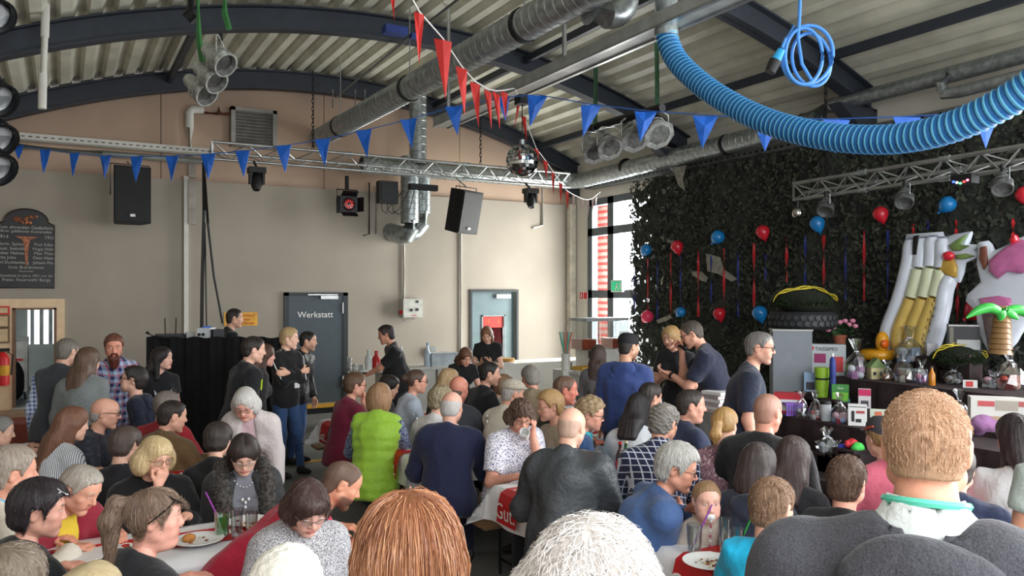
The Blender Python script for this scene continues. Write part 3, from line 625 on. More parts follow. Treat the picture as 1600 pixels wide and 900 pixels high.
# ---------------------------------------------------------------- a person
LENS = glassmat('spectacle_lens', (235, 240, 240), 0.03, 0.03, 0.2)
DARKLENS = flat('sunglass_lens', (20, 18, 18), 0.1)
PEOPLE = {}
def person(key, px, py, label, t=None, face=0, look=None, pitch=8, roll=0, pose='sit', H=1.74, sex='m', w=1.0, belly=0.0, lean=8, side=0, slouch=10,
           arms=('table', 'table'), top=None, top2=None, pants=None, shoes=(30, 28, 28), res=1, z=None, kid=0, lift=0.0, legs='default', group=None, extra=None, hcov=0.0, **P):
    P['sex'] = sex; P['kid'] = kid; seed = sum(ord(c) for c in key) * 7 % 997
    if t is None: z = z or (1.33 if sex == 'm' else 1.28); t = (HC - z) * FPX / (py - HY)
    tgt = pt(px, py, t); zt = tgt.z; s = H / 1.75; look = face if look is None else look
    hs = P.pop('hs', 1.0) * (0.9 + 0.1 * s) * (1.06 if kid else 1.0) * (0.965 if sex == 'f' else 1.0)
    rel = math.radians(look - face); T = P.get('thick', 0.014) + P.get('top_', 0); P['top'] = P.get('top_', 0); lean_ = math.radians(lean); sl = math.radians(slouch)
    Rh = rz(-rel) @ rx(-math.radians(pitch)) @ ry(math.radians(roll))
    bald = P.get('style') in (None, 'none', 'fringehead'); capz = (0.118 + (0 if bald else T)) * hs + hcov
    zp = (0.93 * s + lift) if pose != 'sit' else 0.57
    for it in range(4):
        J = {}; up0 = unit(V3(math.sin(math.radians(side)), math.sin(lean_ * 0.7), math.cos(lean_))); up1 = unit(V3(math.sin(math.radians(side)), math.sin(lean_ + sl * 0.6), math.cos(lean_ + sl * 0.4)))
        J['pel'] = V3(0, 0, zp); J['waist'] = J['pel'] + up0 * 0.15 * s; J['chest'] = J['waist'] + up1 * 0.20 * s; J['neck'] = J['chest'] + up1 * 0.195 * s
        nd = unit(V3(0, math.sin(lean_ + sl + math.radians(max(pitch, 0) * 0.35)), 1) + up1 * 0.6 + Rh @ V3(0, 0, 0.4)); J['nd'] = nd
        J['nt'] = J['neck'] + nd * 0.075 * s; J['head'] = J['nt'] + Rh @ V3(0, 0.03, 0.085) * hs
        topz = (J['head'] + Rh @ V3(0, -0.01, capz)); dz = zt - max(topz[2], (J['head'] + Rh @ V3(0, -0.09, 0.05 + T) * hs)[2])
        if pose == 'sit': zp += dz
        else:
            f = 1 + dz / max(topz[2] - lift, 0.3); s *= f; zp = 0.93 * s + lift
            if it < 3: hs *= f ** 0.5
    lat = unit(np.cross(unit(J['neck'] - J['pel']), V3(0, 1, 0)) * -1); lat = V3(1, 0, 0) if lat[0] < 0.3 else lat
    up = unit(J['neck'] - J['pel']); fw = unit(np.cross(up, lat)); Rt = np.stack([lat, fw, up], 1)
    sw = (0.172 if sex == 'm' else 0.152) * s * (0.5 + 0.5 * w); sdrop = 0.088 * s
    for nm, q in (('R', 1), ('L', -1)):
        J['S' + nm] = J['neck'] - up * sdrop + lat * q * sw; hip = J['pel'] + lat * q * 0.09 * s - V3(0, 0, 0.02 * s)
        if pose == 'sit':
            kz = max(0.42, 0.52 * s if not kid else zp - 0.06); J['H' + nm] = hip; J['K' + nm] = V3(q * 0.13 * s, 0.40 * s, min(zp - 0.01, kz) if not kid else zp - 0.04); J['A' + nm] = V3(q * 0.13 * s, 0.36 * s if legs != 'back' else 0.1, 0.08 if not kid else max(0.08, zp - 0.42 * s))
        else:
            st = {'default': (0.0, 0.0), 'stride': (0.16 * q, 0.0), 'lean': (0.12, 0.1)}[legs]
            J['H' + nm] = hip; J['A' + nm] = V3(q * 0.10 * s + q * st[1] * 0.5, st[0] * s - 0.02, 0.08 * s + (lift if lift < 0.5 else lift)); J['K' + nm] = (J['H' + nm] + J['A' + nm]) / 2 + V3(0, 0.02, 0.0)
        spec = arms[0 if nm == 'R' else 1]; pole = V3(q * 0.5, -0.5, -0.8); n_ = V3(0, 0, -1); fd = None; curl = (0.3, 0.45)
        hz = {'table': 0.80}.get(spec, 0)
        if spec == 'table': T_ = V3(q * 0.16 * s, 0.36 * s + 0.25 * lean_, max(0.815, zp + 0.12)); fd = V3(-q * 0.5, 0.7, -0.05)
        elif spec == 'cross': T_ = J['chest'] + fw * 0.17 * s - lat * q * 0.10 * s - up * 0.03; fd = -lat * q; n_ = -fw; pole = V3(q, -0.1, -0.6)
        elif spec == 'lap': T_ = V3(q * 0.08, 0.30 * s, zp + 0.10); fd = V3(-q * 0.6, 0.6, -0.2)
        elif spec == 'down': T_ = J['S' + nm] + V3(q * 0.06, 0.03, -0.53 * s); fd = V3(0, 0.1, -1); n_ = V3(-q, 0, 0); pole = V3(q * 0.2, -1, 0)
        elif spec == 'pocket': T_ = J['H' + nm] + V3(q * 0.10, 0.05, 0.03); fd = V3(-q * 0.2, 0.2, -1); n_ = V3(-q, 0, 0); pole = V3(q, -0.7, 0)
        elif spec == 'hip': T_ = J['pel'] + lat * q * 0.19 * s + V3(0, 0.06, 0.06); fd = V3(-q * 0.5, 0.8, -0.4); pole = V3(q, -0.7, 0.1)
        elif spec == 'chin': T_ = J['head'] + Rh @ V3(q * 0.035, 0.085, -0.155) * hs; fd = Rh @ V3(-q * 0.35, 0.1, 0.9); n_ = Rh @ V3(0, -1, 0.2); curl = (0.9, 0.8); pole = V3(q * 0.3, 0.3, -1)
        elif spec == 'mouth': T_ = J['head'] + Rh @ V3(q * 0.03, 0.115, -0.14) * hs; fd = Rh @ V3(-q * 0.3, -0.1, 0.9); n_ = Rh @ V3(-q * 0.2, -1, 0); curl = (0.7, 0.9); pole = V3(q * 0.5, 0.3, -1)
        elif spec == 'phone': T_ = J['chest'] + fw * 0.27 * s + lat * q * 0.075 * s - up * 0.05; fd = V3(-q * 0.55, 0.6, 0.35); n_ = V3(-q * 0.5, -0.3, 0.8); curl = (0.6, 0.7)
        else: T_ = np.array(spec[:3], float) * (s if pose != 'sit' else 1); T_ = V3(T_[0] * q, T_[1], T_[2] + (0 if pose != 'sit' else 0)); fd = None if len(spec) < 4 else np.array(spec[3]) * V3(q, 1, 1); curl = (0.8, 0.8); n_ = V3(-q * 0.6, 0, -0.8) if len(spec) < 5 else np.array(spec[4]) * V3(q, 1, 1)
        J['E' + nm], J['W' + nm] = ik(J['S' + nm], T_, 0.285 * s, 0.25 * s, pole)
        J['hand' + nm] = (unit(fd if fd is not None else J['W' + nm] - J['E' + nm]), n_, curl)
    # ---- placement
    a, b = ray(px); va = math.atan2(a, b); yaw = -(va + math.radians(face)); M = rz(yaw)
    tl = (J['head'] + Rh @ V3(0, -0.01, capz)); off = M @ V3(tl[0], tl[1], 0); root = V3(tgt.x - off[0], tgt.y - off[1], 0.0)
    pts = np.array([v for k_, v in J.items() if k_ != 'nd' and isinstance(v, np.ndarray)]); lo = pts.min(0) - 0.16; hi = pts.max(0) + 0.16; lo[2] = max(lo[2], -0.03)
    fem = sex == 'f'
    def torso(F, g, k=0.035):
        F.ell(J['pel'] + up * 0.02, (0.155 * s * w * (1.06 if fem else 1) + g, 0.115 * s * w + g, 0.125 * s + g), Rt, k=0)
        F.ell(J['waist'] + fw * belly * 0.6, ((0.142 if not fem else 0.128) * s * w + g, 0.1 * s * w + belly + g, 0.15 * s + g), Rt, k=0.06)
        F.ell(J['chest'], (0.155 * s * (0.4 + 0.6 * w) + g, 0.112 * s * (0.3 + 0.7 * w) + g, 0.165 * s + g), Rt, k=0.06)
        F.cone(J['SL'] + lat * 0.03, J['SR'] - lat * 0.03, 0.056 * s + g, 0.056 * s + g, 0.05)
        for nm in 'LR': F.cone(J['neck'] - up * 0.012 - fw * 0.012, J['S' + nm] * 0.8 + J['neck'] * 0.2 + up * 0.012, 0.05 * s + g * 0.8, 0.042 * s + g, 0.03)
        if fem and not kid:
            for q in (-1, 1): F.ell(J['chest'] + lat * q * 0.075 * s + fw * 0.085 * s - up * 0.01, (0.07 * s + g, 0.065 * s + g, 0.072 * s + g), Rt, k=0.04)
    def arm(F, g, nm, frac=2.0, k=0.03, flat=False):
        S, E, W = J['S' + nm], J['E' + nm], J['W' + nm]; aw = 0.6 + 0.4 * w
        r0, r1, r2 = 0.053 * s * aw, 0.042 * s * aw, 0.028 * s * (0.7 + 0.3 * aw)
        if frac >= 2 or not flat:
            F.cone(S, E, r0 + g, r1 + g, k)
            if flat: F.cone(E, E + (W - E) * (frac - 1), r1 + g, r2 + g * 1.15, k, flat=2)
            else: F.cone(E, W, r1 + g, r2 + g, k)
        elif frac > 1: F.cone(S, E, r0 + g, r1 + g, k); F.cone(E, E + (W - E) * (frac - 1), r1 + g, r1 + (r2 - r1) * (frac - 1) + g, k, flat=2)
        else: e = S + (E - S) * frac; F.cone(S, e, r0 + g, r0 + (r1 - r0) * frac + g * 1.5, k, flat=2)
    def leg(F, g, nm, flat=False):
        F.cone(J['H' + nm], J['K' + nm], 0.082 * s * w + g, 0.056 * s * w + g, 0.04); F.cone(J['K' + nm], J['A' + nm], 0.055 * s * w + g, 0.038 * s + g, 0.03, flat=2 if flat else False)
    # ---- skin: trunk and limbs, then head and hands with finer cells, all one mesh
    bare = (top or {}).get('sleeve', 2.0) < 1.9
    F = Field(lo, hi, (0.018 if res == 2 else 0.022) if bare and res else 0.03)
    torso(F, -0.010)
    for nm in 'LR': arm(F, -0.001 if bare else -0.006, nm); leg(F, -0.006, nm); F.ell(J['A' + nm] + V3(0, 0.06 * s, -0.03 * s), (0.034 * s, 0.105 * s, 0.032 * s), k=0.03)
    F.cone(J['neck'] - nd * 0.02, J['nt'] + nd * 0.02, (0.054 if not fem else 0.047) * s, (0.050 if not fem else 0.045) * s, 0.045)
    V, Q = F.mesh(); base = np.array(lin(P.get('skin', (214, 168, 146)))[:3]); parts = [(V, Q, np.tile(base, (len(V), 1)))]
    hh = {2: 0.0054, 1: 0.0082, 0: 0.0105}[res]
    HF = head_field(P, hh); V, Q = HF.mesh(); C = head_colors(V, P); Vh = V * hs @ Rh.T + J['head']; parts.append((Vh, Q, C))
    for nm, q in (('R', 1), ('L', -1)):
        d, n_, cu = J['hand' + nm]; wr = J['W' + nm]; pr = hand_prims(wr, d, n_, q, s * (0.98 if not fem else 0.92), cu)
        A = np.array([p_[0] for p_ in pr] + [p_[1] for p_ in pr]); HFd = Field(A.min(0) - 0.03, A.max(0) + 0.03, {2: 0.0068, 1: 0.009, 0: 0.011}[res])
        fd_ = unit(J['W' + nm] - J['E' + nm]); HFd.cone(wr - fd_ * 0.03, wr + d * 0.02, 0.027 * s, 0.024 * s, 0.0)
        for p_ in pr: HFd.cone(*p_, 0.008)
        V, Q = HFd.mesh(); parts.append((V, Q, np.tile(base * np.array([1, 0.93, 0.9]), (len(V), 1))))
    o = 0; VV, QQ, CC = [], [], []
    for V, Q, C in parts: VV.append(V); QQ.append(Q + o); CC.append(C); o += len(V)
    me = pymesh('person', np.concatenate(VV), np.concatenate(QQ), SKIN, None, (0, 0, 0), {'tone': ('FLOAT_COLOR', np.concatenate(CC))})
    me.location = root; me.rotation_euler = (0, 0, yaw); tag(me, label, 'person', group); ORG[me.name] = Vector(root)
    hc = {2: 0.016, 1: 0.0215, 0: 0.026}[res]
    # ---- clothes
    def garment(nm_, G):
        g = G.get('g', 0.014); F = Field(lo - 0.03, hi + 0.03, hc); torso(F, g); slv = G.get('sleeve', 2.0); F.ell(J['pel'] - up * 0.03 * s + fw * belly * 0.4, (0.168 * s * w + g, 0.13 * s * w + belly * 0.5 + g, 0.30 * s), Rt, k=0.03)
        if slv > 0:
            for nm in 'LR': arm(F, g * 0.9 if slv > 1 else g * 0.9, nm, min(slv, 1.97) if slv > 1 else slv, flat=True)
        hem = G.get('hem', 0.11); F.cut(J['pel'] - up * hem * s, -up)
        if G.get('skirt'): F.cone(J['pel'], J['pel'] - up * G['skirt'], 0.17 * s * w, 0.21 * s * w, 0.04, flat=True)
        ntilt = unit(nd + fw * G.get('ntilt', 0.45)); noff = G.get('noff', 0.03)
        if G.get('collar'):
            F.cone(J['neck'] - nd * 0.03, J['neck'] + nd * (0.03 + G['collar']), 0.074 * s, 0.068 * s, 0.02, flat=True); F.cut(J['neck'] + unit(nd + fw * 0.35) * (0.018 + G['collar']), unit(nd + fw * 0.35)); F.cone(J['neck'] + nd * 0.005, J['neck'] + nd * 0.2, 0.052 * s, 0.066 * s, 0.004, op=-1)
        else: F.cut(J['neck'] + nd * noff, ntilt)
        if G.get('vneck'):
            vn = G['vneck']; F.cone(J['neck'] + nd * 0.05 + fw * 0.10 * s, J['neck'] - up * vn + fw * 0.18 * s, 0.062 * s, 0.02, 0.01, op=-1)
        if G.get('open'):      # jacket hanging open down the front
            wdt = G['open']; F.cone(J['neck'] + nd * 0.05 + fw * 0.09 * s, J['chest'] + fw * 0.175 * s, 0.066 * s, wdt, 0.01, op=-1); F.cone(J['chest'] + fw * 0.175 * s, J['pel'] + fw * (0.2 + belly) * s, wdt, wdt * 1.3, 0.01, op=-1)
        if G.get('hood'): F.cone(J['neck'] - fw * 0.02 * s, J['neck'] + nd * 0.16, 0.06 * s, 0.085 * s, 0.012, op=-1)
        V, Q = F.mesh(); V = relax(V, Q, 2); N = normals(V, Q); am = G.get('fold', 0.005)
        dsp = vnoise(V * V3(1, 1, 0.55), 34, seed) * am + vnoise(V * V3(1, 1, 0.6), 15, seed + 3) * am * 1.4
        ez = np.minimum(np.linalg.norm(V - J['ER'], axis=1), np.linalg.norm(V - J['EL'], axis=1)); dsp += np.sin(ez * 150) * np.clip(1 - ez / 0.11, 0, 1) * 0.004
        if G.get('quilt'):
            qz = V @ up; qv = np.abs(np.sin(math.pi * qz / G['quilt'])) ** 0.45; dsp += (qv - 0.7) * 0.020
        V = V + N * dsp[:, None]
        gm = G['mat'] if not isinstance(G['mat'], tuple) else cloth('fabric_%d_%d_%d' % G['mat'], G['mat'])
        ob = pymesh(nm_, V, Q, gm, me, (0, 0, 0))
        if G.get('label'): ob['label'] = G['label']
        if G.get('hood'):      # hood lying on the shoulders
            hd = 0.7 + 0.3 * G['hood']; F = Field(J['neck'] - 0.34 * s, J['neck'] + 0.24 * s, hc * 0.8); n0 = J['neck'] - up * 0.022 * s
            for k_ in range(13):
                a_ = -math.pi / 2 + (k_ / 12 - 0.5) * 2 * math.pi * 0.80; bk = max(-math.sin(a_), 0); p_ = n0 + (lat * math.cos(a_) * 0.098 + fw * (math.sin(a_) * 0.09 - 0.015) - up * (0.03 + 0.025 * (1 - bk)) + up * 0.02 * bk) * s
                F.ell(p_, np.array((0.036, 0.036, 0.034)) * s * (0.75 + 0.3 * bk), Rt, k=0.03 * s)
            F.ell(n0 - fw * 0.118 * s - up * 0.095 * s, (0.125 * s * hd, 0.034 * s, 0.105 * s * hd), Rt @ rx(-0.12), k=0.04 * s); F.cone(n0 - up * 0.05, n0 + nd * 0.2, 0.058 * s, 0.085 * s, 0.012, op=-1)
            for q_ in (-1, 1): F.cone(n0 + lat * q_ * 0.15 * s - fw * 0.10 * s - up * 0.02, n0 - fw * 0.175 * s - up * 0.17 * s, 0.010, 0.008, 0.010, op=-1)
            V, Q = F.mesh(); V = V + normals(V, Q) * (vnoise(V * V3(1, 1, 1.6), 30, seed + 5) * 0.004)[:, None]; pymesh('hood', V, Q, gm, ob, (0, 0, 0))
        return ob
    tops = []
    if top: tops.append(garment(top.get('name', 'shirt'), top))
    if top2: tops.append(garment(top2.get('name', 'jacket'), top2))
    pm = pants if pants is not None else cloth('trousers_dark', (38, 40, 46))
    if isinstance(pm, tuple): pm = cloth('trousers_%d_%d_%d' % pm, pm)
    F = Field(V3(lo[0], lo[1], lo[2]), V3(hi[0], hi[1], zp + 0.22), max(hc, 0.03)); F.ell(J['pel'] + up * 0.01, (0.158 * s * w * (1.05 if fem else 1), 0.118 * s * w, 0.12 * s), Rt, k=0)
    for nm in 'LR': leg(F, 0.010, nm, True)
    F.cut(J['pel'] + up * 0.09 * s, up); V, Q = F.mesh(); V = V + normals(V, Q) * (vnoise(V * V3(1, 1, 0.7), 30, seed + 9) * 0.004)[:, None]; pymesh('trousers', V, Q, pm, me, (0, 0, 0))
    sm = flat('shoe_%d_%d_%d' % shoes, shoes, 0.5)
    for nm in 'LR':
        A_ = J['A' + nm]; F = Field(A_ + V3(-0.07, -0.1, -0.1), A_ + V3(0.07, 0.22, 0.05), 0.02); F.ell(A_ + V3(0, 0.065 * s, -0.036 * s), (0.042 * s, 0.125 * s, 0.04 * s), k=0); F.cone(A_ - V3(0, 0.01, 0.04 * s), A_ + V3(0, 0, 0.01), 0.045 * s, 0.045 * s, 0.03); F.cut(A_ - V3(0, 0, 0.078 * s if pose != 'sit' or not kid else 0.08), V3(0, 0, -1)); V, Q = F.mesh(); pymesh('shoe', V, Q, sm, me, (0, 0, 0))
    # ---- hair
    if P.get('style') not in (None, 'none'):
        hF = hair_field(P, {2: 0.007, 1: 0.0095, 0: 0.0115}[res]); V, Q = hF.mesh(); V, flow = hair_finish(V, Q, P, seed)
        ho = pymesh('hair', V * hs @ Rh.T + J['head'], Q, hairmat(P.get('hair', (70, 50, 38)), P.get('hair2'), freq=P.get('freq', 26.0)), me, (0, 0, 0), {'flow': ('FLOAT_VECTOR', flow)})
        if P.get('strands'): strands(me, hF, V, Q, P, hs, Rh, J['head'], seed)
    if P.get('beard'):
        Lb = P['beard']; F = Field((-0.09, -0.03, -0.15 - Lb), (0.09, 0.14, 0.02), 0.007)
        for q in (-1, 1): F.cone((q * 0.063, 0.015, -0.02), (q * 0.02, 0.075, -0.1), 0.016, 0.024, 0.02)
        F.ell((0, 0.066, -0.1 - Lb * 0.45), (0.045, 0.03, 0.028 + Lb * 0.55), k=0.03); F.cone((-0.02, 0.099, -0.045), (0.02, 0.099, -0.045), 0.007, 0.007, 0.01); F.cone((-0.024, 0.096, -0.047), (-0.03, 0.086, -0.08), 0.008, 0.01, 0.01); F.cone((0.024, 0.096, -0.047), (0.03, 0.086, -0.08), 0.008, 0.01, 0.01)
        F.ell((0, 0.104, -0.061), (0.018, 0.016, 0.009), k=0.004, op=-1); V, Q = F.mesh(); V, flow = hair_finish(V, Q, dict(style='beard', rough=0.003), seed); pymesh('beard', V * hs @ Rh.T + J['head'], Q, hairmat(P.get('beardcol', P.get('hair', (70, 50, 38)))), me, (0, 0, 0), {'flow': ('FLOAT_VECTOR', flow)})
    toh = lambda v: Vector(J['head'] + Rh @ (np.asarray(v, float) * hs))
    def hpart(name, mb, mats, lab=None, on=None):
        mb.v = [toh(v) for v in mb.v]; ORG[(on or me).name] = Vector((0, 0, 0)); o_ = mb.build(name, mats, on or me, True)
        if lab: o_['label'] = lab
        ORG[me.name] = Vector(root); return o_
    if abs(((look + 180) % 360) - 180) > 40 and res and not P.get('noeyes'):      # eyes show unless the head is turned away
        op = P.get('eyes', 0.55 if pitch < 20 else 0.3)
        for q in (-1, 1): m_ = MB(); m_.ell((q * 0.032, 0.0845, 0.0105), (0.0115, 0.006, 0.0062 * op + 0.0012), 10, 6, m=0); m_.ell((q * 0.032, 0.0893, 0.0100), (0.0055, 0.0022, 0.0060 * op), 8, 5, m=1); hpart('eye', m_, [EYEW, EYED])
    gl = P.get('glasses')
    if gl:
        m_ = MB(); r_ = 0.0017 if res == 2 else 0.0024; gw, gh = P.get('gsize', (0.026, 0.017))
        for q in (-1, 1):
            loop = [(q * (0.034 + gw * math.cos(a_)), 0.106 - 0.012 * abs(math.cos(a_)) * (1 if q * math.cos(a_) * q > 0 else 0.2), 0.006 + gh * math.copysign(abs(math.sin(a_)) ** 0.8, math.sin(a_))) for a_ in [2 * math.pi * i / 14 for i in range(14)]]
            m_.tube(loop, r_, 5, closed=True); m_.tube([(q * 0.059, 0.094, 0.012), (q * 0.076, 0.06, 0.014), (q * 0.084, -0.005, 0.012), (q * 0.083, -0.03, -0.005)], r_, 5)
            m_.add(loop, [tuple(range(14))], 1)
        m_.tube([(-0.009, 0.105, 0.012), (0, 0.109, 0.014), (0.009, 0.105, 0.012)], r_, 5)
        hpart('glasses', m_, [flat('frame_%d_%d_%d' % gl, gl, 0.35, metal=0.3), DARKLENS if P.get('sun') else LENS])
    info = dict(obj=me, J=J, Rh=Rh, hs=hs, s=s, hpart=hpart, toh=toh, M=M, root=root, yaw=yaw, lat=lat, fw=fw, up=up, nd=nd, tops=tops, res=res)
    def bpart(name, mb, mats, lab=None, smooth=True, on=None):
        ORG[(on or me).name] = Vector((0, 0, 0)); o_ = mb.build(name, mats, on or me, smooth); ORG[me.name] = Vector(root)
        if lab: o_['label'] = lab
        return o_
    info['bpart'] = bpart; info['world'] = lambda v: Vector(root + M @ np.asarray(v, float))
    PEOPLE[key] = info
    if extra: extra(info)
    return info
def strands(me, hF, V, Q, P, hs, Rh, hc, seed):
    """loose strands over the hair shell, combed from the crown down along the surface"""
    n, L, r = P['strands']; rg = np.random.default_rng(seed); N = normals(V, Q); ok = np.arange(len(V)) if not P.get('sclip') else np.where(~((V[:, 1] > -0.05) & (V[:, 2] < 0.055)) & (V[:, 2] > P['sclip']))[0]; i = rg.choice(ok, n); p = V[i] + N[i] * 0.001; f = hF.f; lo, h = hF.lo, hF.h
    gx = np.gradient(f, h); K = P.get('sseg', 9); path = [p]
    def grad(p):
        c = np.clip(((p - lo) / h).round().astype(int), 0, np.array(f.shape) - 1); g = np.stack([gx[k][c[:, 0], c[:, 1], c[:, 2]] for k in range(3)], 1); return g / (np.linalg.norm(g, axis=1, keepdims=True) + 1e-6), f[c[:, 0], c[:, 1], c[:, 2]]
    crown = np.array(P.get('crownpt', (0.0, -0.05, 0.13))); ln = L * (0.5 + 0.8 * rg.random(n)); jit = rg.normal(size=(n, 3)) * P.get('sjit', 0.25); curlv = rg.normal(size=(n, 3)) * P.get('scurl', 0.0)
    for k in range(K - 1):
        g, d = grad(p); away = p - crown; away[:, 2] -= 0.02; t = away / (np.linalg.norm(away, axis=1, keepdims=True) + 1e-6) * 0.6 + np.array([0, 0, -0.8]) * np.clip((crown[2] - p[:, 2:3]) * 14, 0, 1) + jit + curlv * math.sin(k * 1.3)
        if P.get('swirl'): t = t + np.cross(np.array([0, 0.0, 1.0]), away) * P['swirl']
        t -= g * (t * g).sum(1, keepdims=True); t /= np.linalg.norm(t, axis=1, keepdims=True) + 1e-6
        p = p + t * (ln / K)[:, None] + g * np.clip(0.0015 + P.get('sup', 0.0) * k - d, -0.004, 0.004)[:, None]; path.append(p)
    path = np.stack(path, 1); tang = np.gradient(path, axis=1); a = np.cross(tang, np.array([0.3, 0.2, 1.0])); a /= np.linalg.norm(a, axis=2, keepdims=True) + 1e-9; b = np.cross(tang, a); b /= np.linalg.norm(b, axis=2, keepdims=True) + 1e-9
    wd = (r * 1.3 * np.linspace(1, 0.25, K))[None, :, None]; sgn = rg.random((n, 1, 1)) * 6.28; a = a * np.cos(sgn) + b * np.sin(sgn); Wv = np.stack([path - a * wd, path + a * wd], 2).reshape(-1, 3)
    base = (np.arange(n) * K * 2)[:, None] + (np.arange(K - 1) * 2)[None, :]; quads = np.stack([base, base + 1, base + 3, base + 2], -1).reshape(-1, 4)
    fl = np.repeat(rg.random((n, 3)) * 3, K * 2, axis=0)
    pymesh('hair_strands', Wv * hs @ Rh.T + hc, quads, hairmat(P.get('scol', P.get('hair', (70, 50, 38))), P.get('scol2', P.get('hair2'))), me, (0, 0, 0), {'flow': ('FLOAT_VECTOR', fl)})['kind'] = 'stuff'
# ================================================================= THE GUESTS
def T(m, **k): return dict(mat=m, **k)
C = cloth
denim = C('denim_blue', (62, 92, 138), 'denim', (40, 62, 100)); darkp = C('trousers_black', (26, 27, 31))
GS = (70, 62, 56)
def cap_on(i, rgb, stripe=None, brimdir=1, red=False):
    m = MB(); n = 18
    prof = [(0.0985, 0.03), (0.1, 0.055), (0.096, 0.085), (0.08, 0.112), (0.05, 0.128), (0.001, 0.133)]
    m.lathe(prof, (0, -0.012, 0.0), n, sx=0.88, sy=1.1)
    br = [(0.075 * math.cos(a), 0.078 + 0.095 * math.sin(a)) for a in [math.pi * k / 10 for k in range(11)]]
    m.prism([(x, y * brimdir) for x, y in (br if brimdir > 0 else br[::-1])], Matrix.Translation((0, 0, 0.034)), 0.006)
    o = i['hpart']('cap', m, flat('cap_%d_%d_%d' % rgb, rgb, 0.85))
    if stripe: m = MB(); m.tube([(-0.088, 0.04, 0.05), (-0.093, -0.01, 0.062), (-0.085, -0.06, 0.075)], 0.006, 5); i['hpart']('stripe', m, flat('cap_stripe', stripe), on=o)
def beads(i, rgb, r=0.0055, drop=0.075, n=30):
    for k in range(n):
        a = 2 * math.pi * k / n; c = i['J']['neck'] + i['nd'] * 0.03 + (i['lat'] * math.cos(a) * 0.078 + i['fw'] * (math.sin(a) * 0.085 + 0.01) - i['up'] * (drop * max(math.sin(a), 0) ** 1.3 + 0.01)) * i['s']
        if math.sin(a) < -0.3: continue
        m = MB(); m.ell(c, (r, r, r), 8, 6); i['bpart']('bead', m, flat('bead_%d_%d_%d' % rgb, rgb, 0.25))
def chest_print(i, fn, name, mats):
    J = i['J']; M = axes(Vector(J['chest'] + i['fw'] * (0.188 * i['s']) - i['up'] * 0.05), Vector(i['lat']) * -1, Vector(i['up'])); m = MB(); fn(m, M); return i['bpart'](name, m, mats, smooth=False, on=i['tops'][-1])
def choker(i, rgb=(214, 60, 40)):
    J = i['J']; m = MB(); c = J['neck'] + i['nd'] * 0.045; L_ = unit(np.cross(i['nd'], i['fw'])); f_ = np.cross(L_, i['nd'])
    m.tube([Vector(c + (L_ * math.cos(a) * 0.053 + f_ * math.sin(a) * 0.055) * i['s']) for a in [2 * math.pi * k / 20 for k in range(20)]], 0.004, 6, closed=True); i['bpart']('neck_cord', m, flat('cord_red', rgb))
# ---- standing at the back, left
person('vestman', 106, 528, 'grey-haired man seen from behind in dark quilted vest over blue checked shirt', 7.2, 20, 40, 10, pose='stand', w=1.12, top=T(C('blue_check', (196, 206, 226), 'plaid', (58, 84, 136), 0.5), name='shirt'), top2=T(C('vest_slate', (58, 62, 68)), sleeve=0, g=0.03, name='vest'), style='short', hair=(128, 122, 112), hair2=(80, 74, 66), arms=('down', 'down'), pants=darkp, thick=0.008)
person('cardilady', 138, 541, 'woman with long brown hair fading to blond, grey knit cardigan, back turned', 6.9, 25, 40, 5, pose='stand', sex='f', w=1.08, top=T(C('grey_knit', (122, 128, 126), 'knit', (92, 98, 98)), g=0.024, hem=0.2), style='long', len=0.26, hair=(110, 84, 64), hair2=(58, 40, 32), arms=('down', 'down'))
person('beardman', 178, 521, 'man with long reddish beard wearing a blue and red plaid shirt', 7.7, 185, 178, 14, pose='stand', w=1.16, top=T(C('plaid_blue', (168, 186, 214), 'plaid', (36, 44, 92), 1.0, rgb3=(176, 44, 52)), collar=0.02), style='slick', hair=(128, 78, 58), hair2=(70, 40, 30), beard=0.085, beardcol=(104, 52, 38), arms=('down', 'down'), skin=(206, 140, 118), thick=0.012)
def catprint(m, M):
    m.prism([(0.085 * math.cos(a), 0.055 * math.sin(a)) for a in [2 * math.pi * k / 16 for k in range(16)]], M, 0.004, 0)
    for q in (-1, 1):
        m.prism([(q * 0.07, 0.03), (q * 0.085, 0.11), (q * 0.035, 0.05)][::(1 if q > 0 else -1)], M, 0.004, 0); m.prism([(q * 0.035 + 0.022 * math.cos(a), 0.008 + 0.013 * math.sin(a)) for a in [2 * math.pi * k / 10 for k in range(10)]], M, 0.006, 1); m.prism([(q * 0.035 + 0.005 * math.cos(a), 0.008 + 0.012 * math.sin(a)) for a in [2 * math.pi * k / 8 for k in range(8)]], M, 0.008, 2)
person('catgirl', 252, 540, 'dark-haired woman in black T-shirt printed with a grey cat face', 7.9, 165, 118, 0, pose='stand', sex='f', top=T((24, 24, 28), sleeve=0.55), style='long', len=0.16, hair=(42, 34, 32), hair2=(18, 14, 14), arms=('down', 'down'), skin=(216, 168, 150), pants=darkp,
       extra=lambda i: chest_print(i, catprint, 'print', [flat('print_grey', (176, 178, 182)), flat('print_white', (236, 236, 236)), BLACK]))
def wolf(m, M): m.prism([(-0.03, 0.06), (-0.005, 0.02), (0.02, 0.06), (0.035, -0.02), (0.0, -0.06), (-0.03, -0.02)], M, 0.004, 0)
person('hoodboy', 214, 570, 'boy with glasses in navy hoodie with green emblem, looking up at the bearded man', 7.2, 285, 285, -8, pose='stand', H=1.5, kid=1, top=T((32, 38, 56), hood=1, g=0.02), style='short', hair=(46, 38, 34), hair2=(22, 18, 16), glasses=(30, 28, 28), arms=('pocket', 'pocket'), extra=lambda i: [i['bpart']('emblem', (lambda m: (wolf(m, axes(Vector(i['J']['chest'] + i['lat'] * -0.165 * i['s']), Vector(i['fw']) * 1, Vector(i['up']))), m)[1])(MB()), flat('emblem_green', (96, 190, 140)), smooth=False, on=i['tops'][-1])])
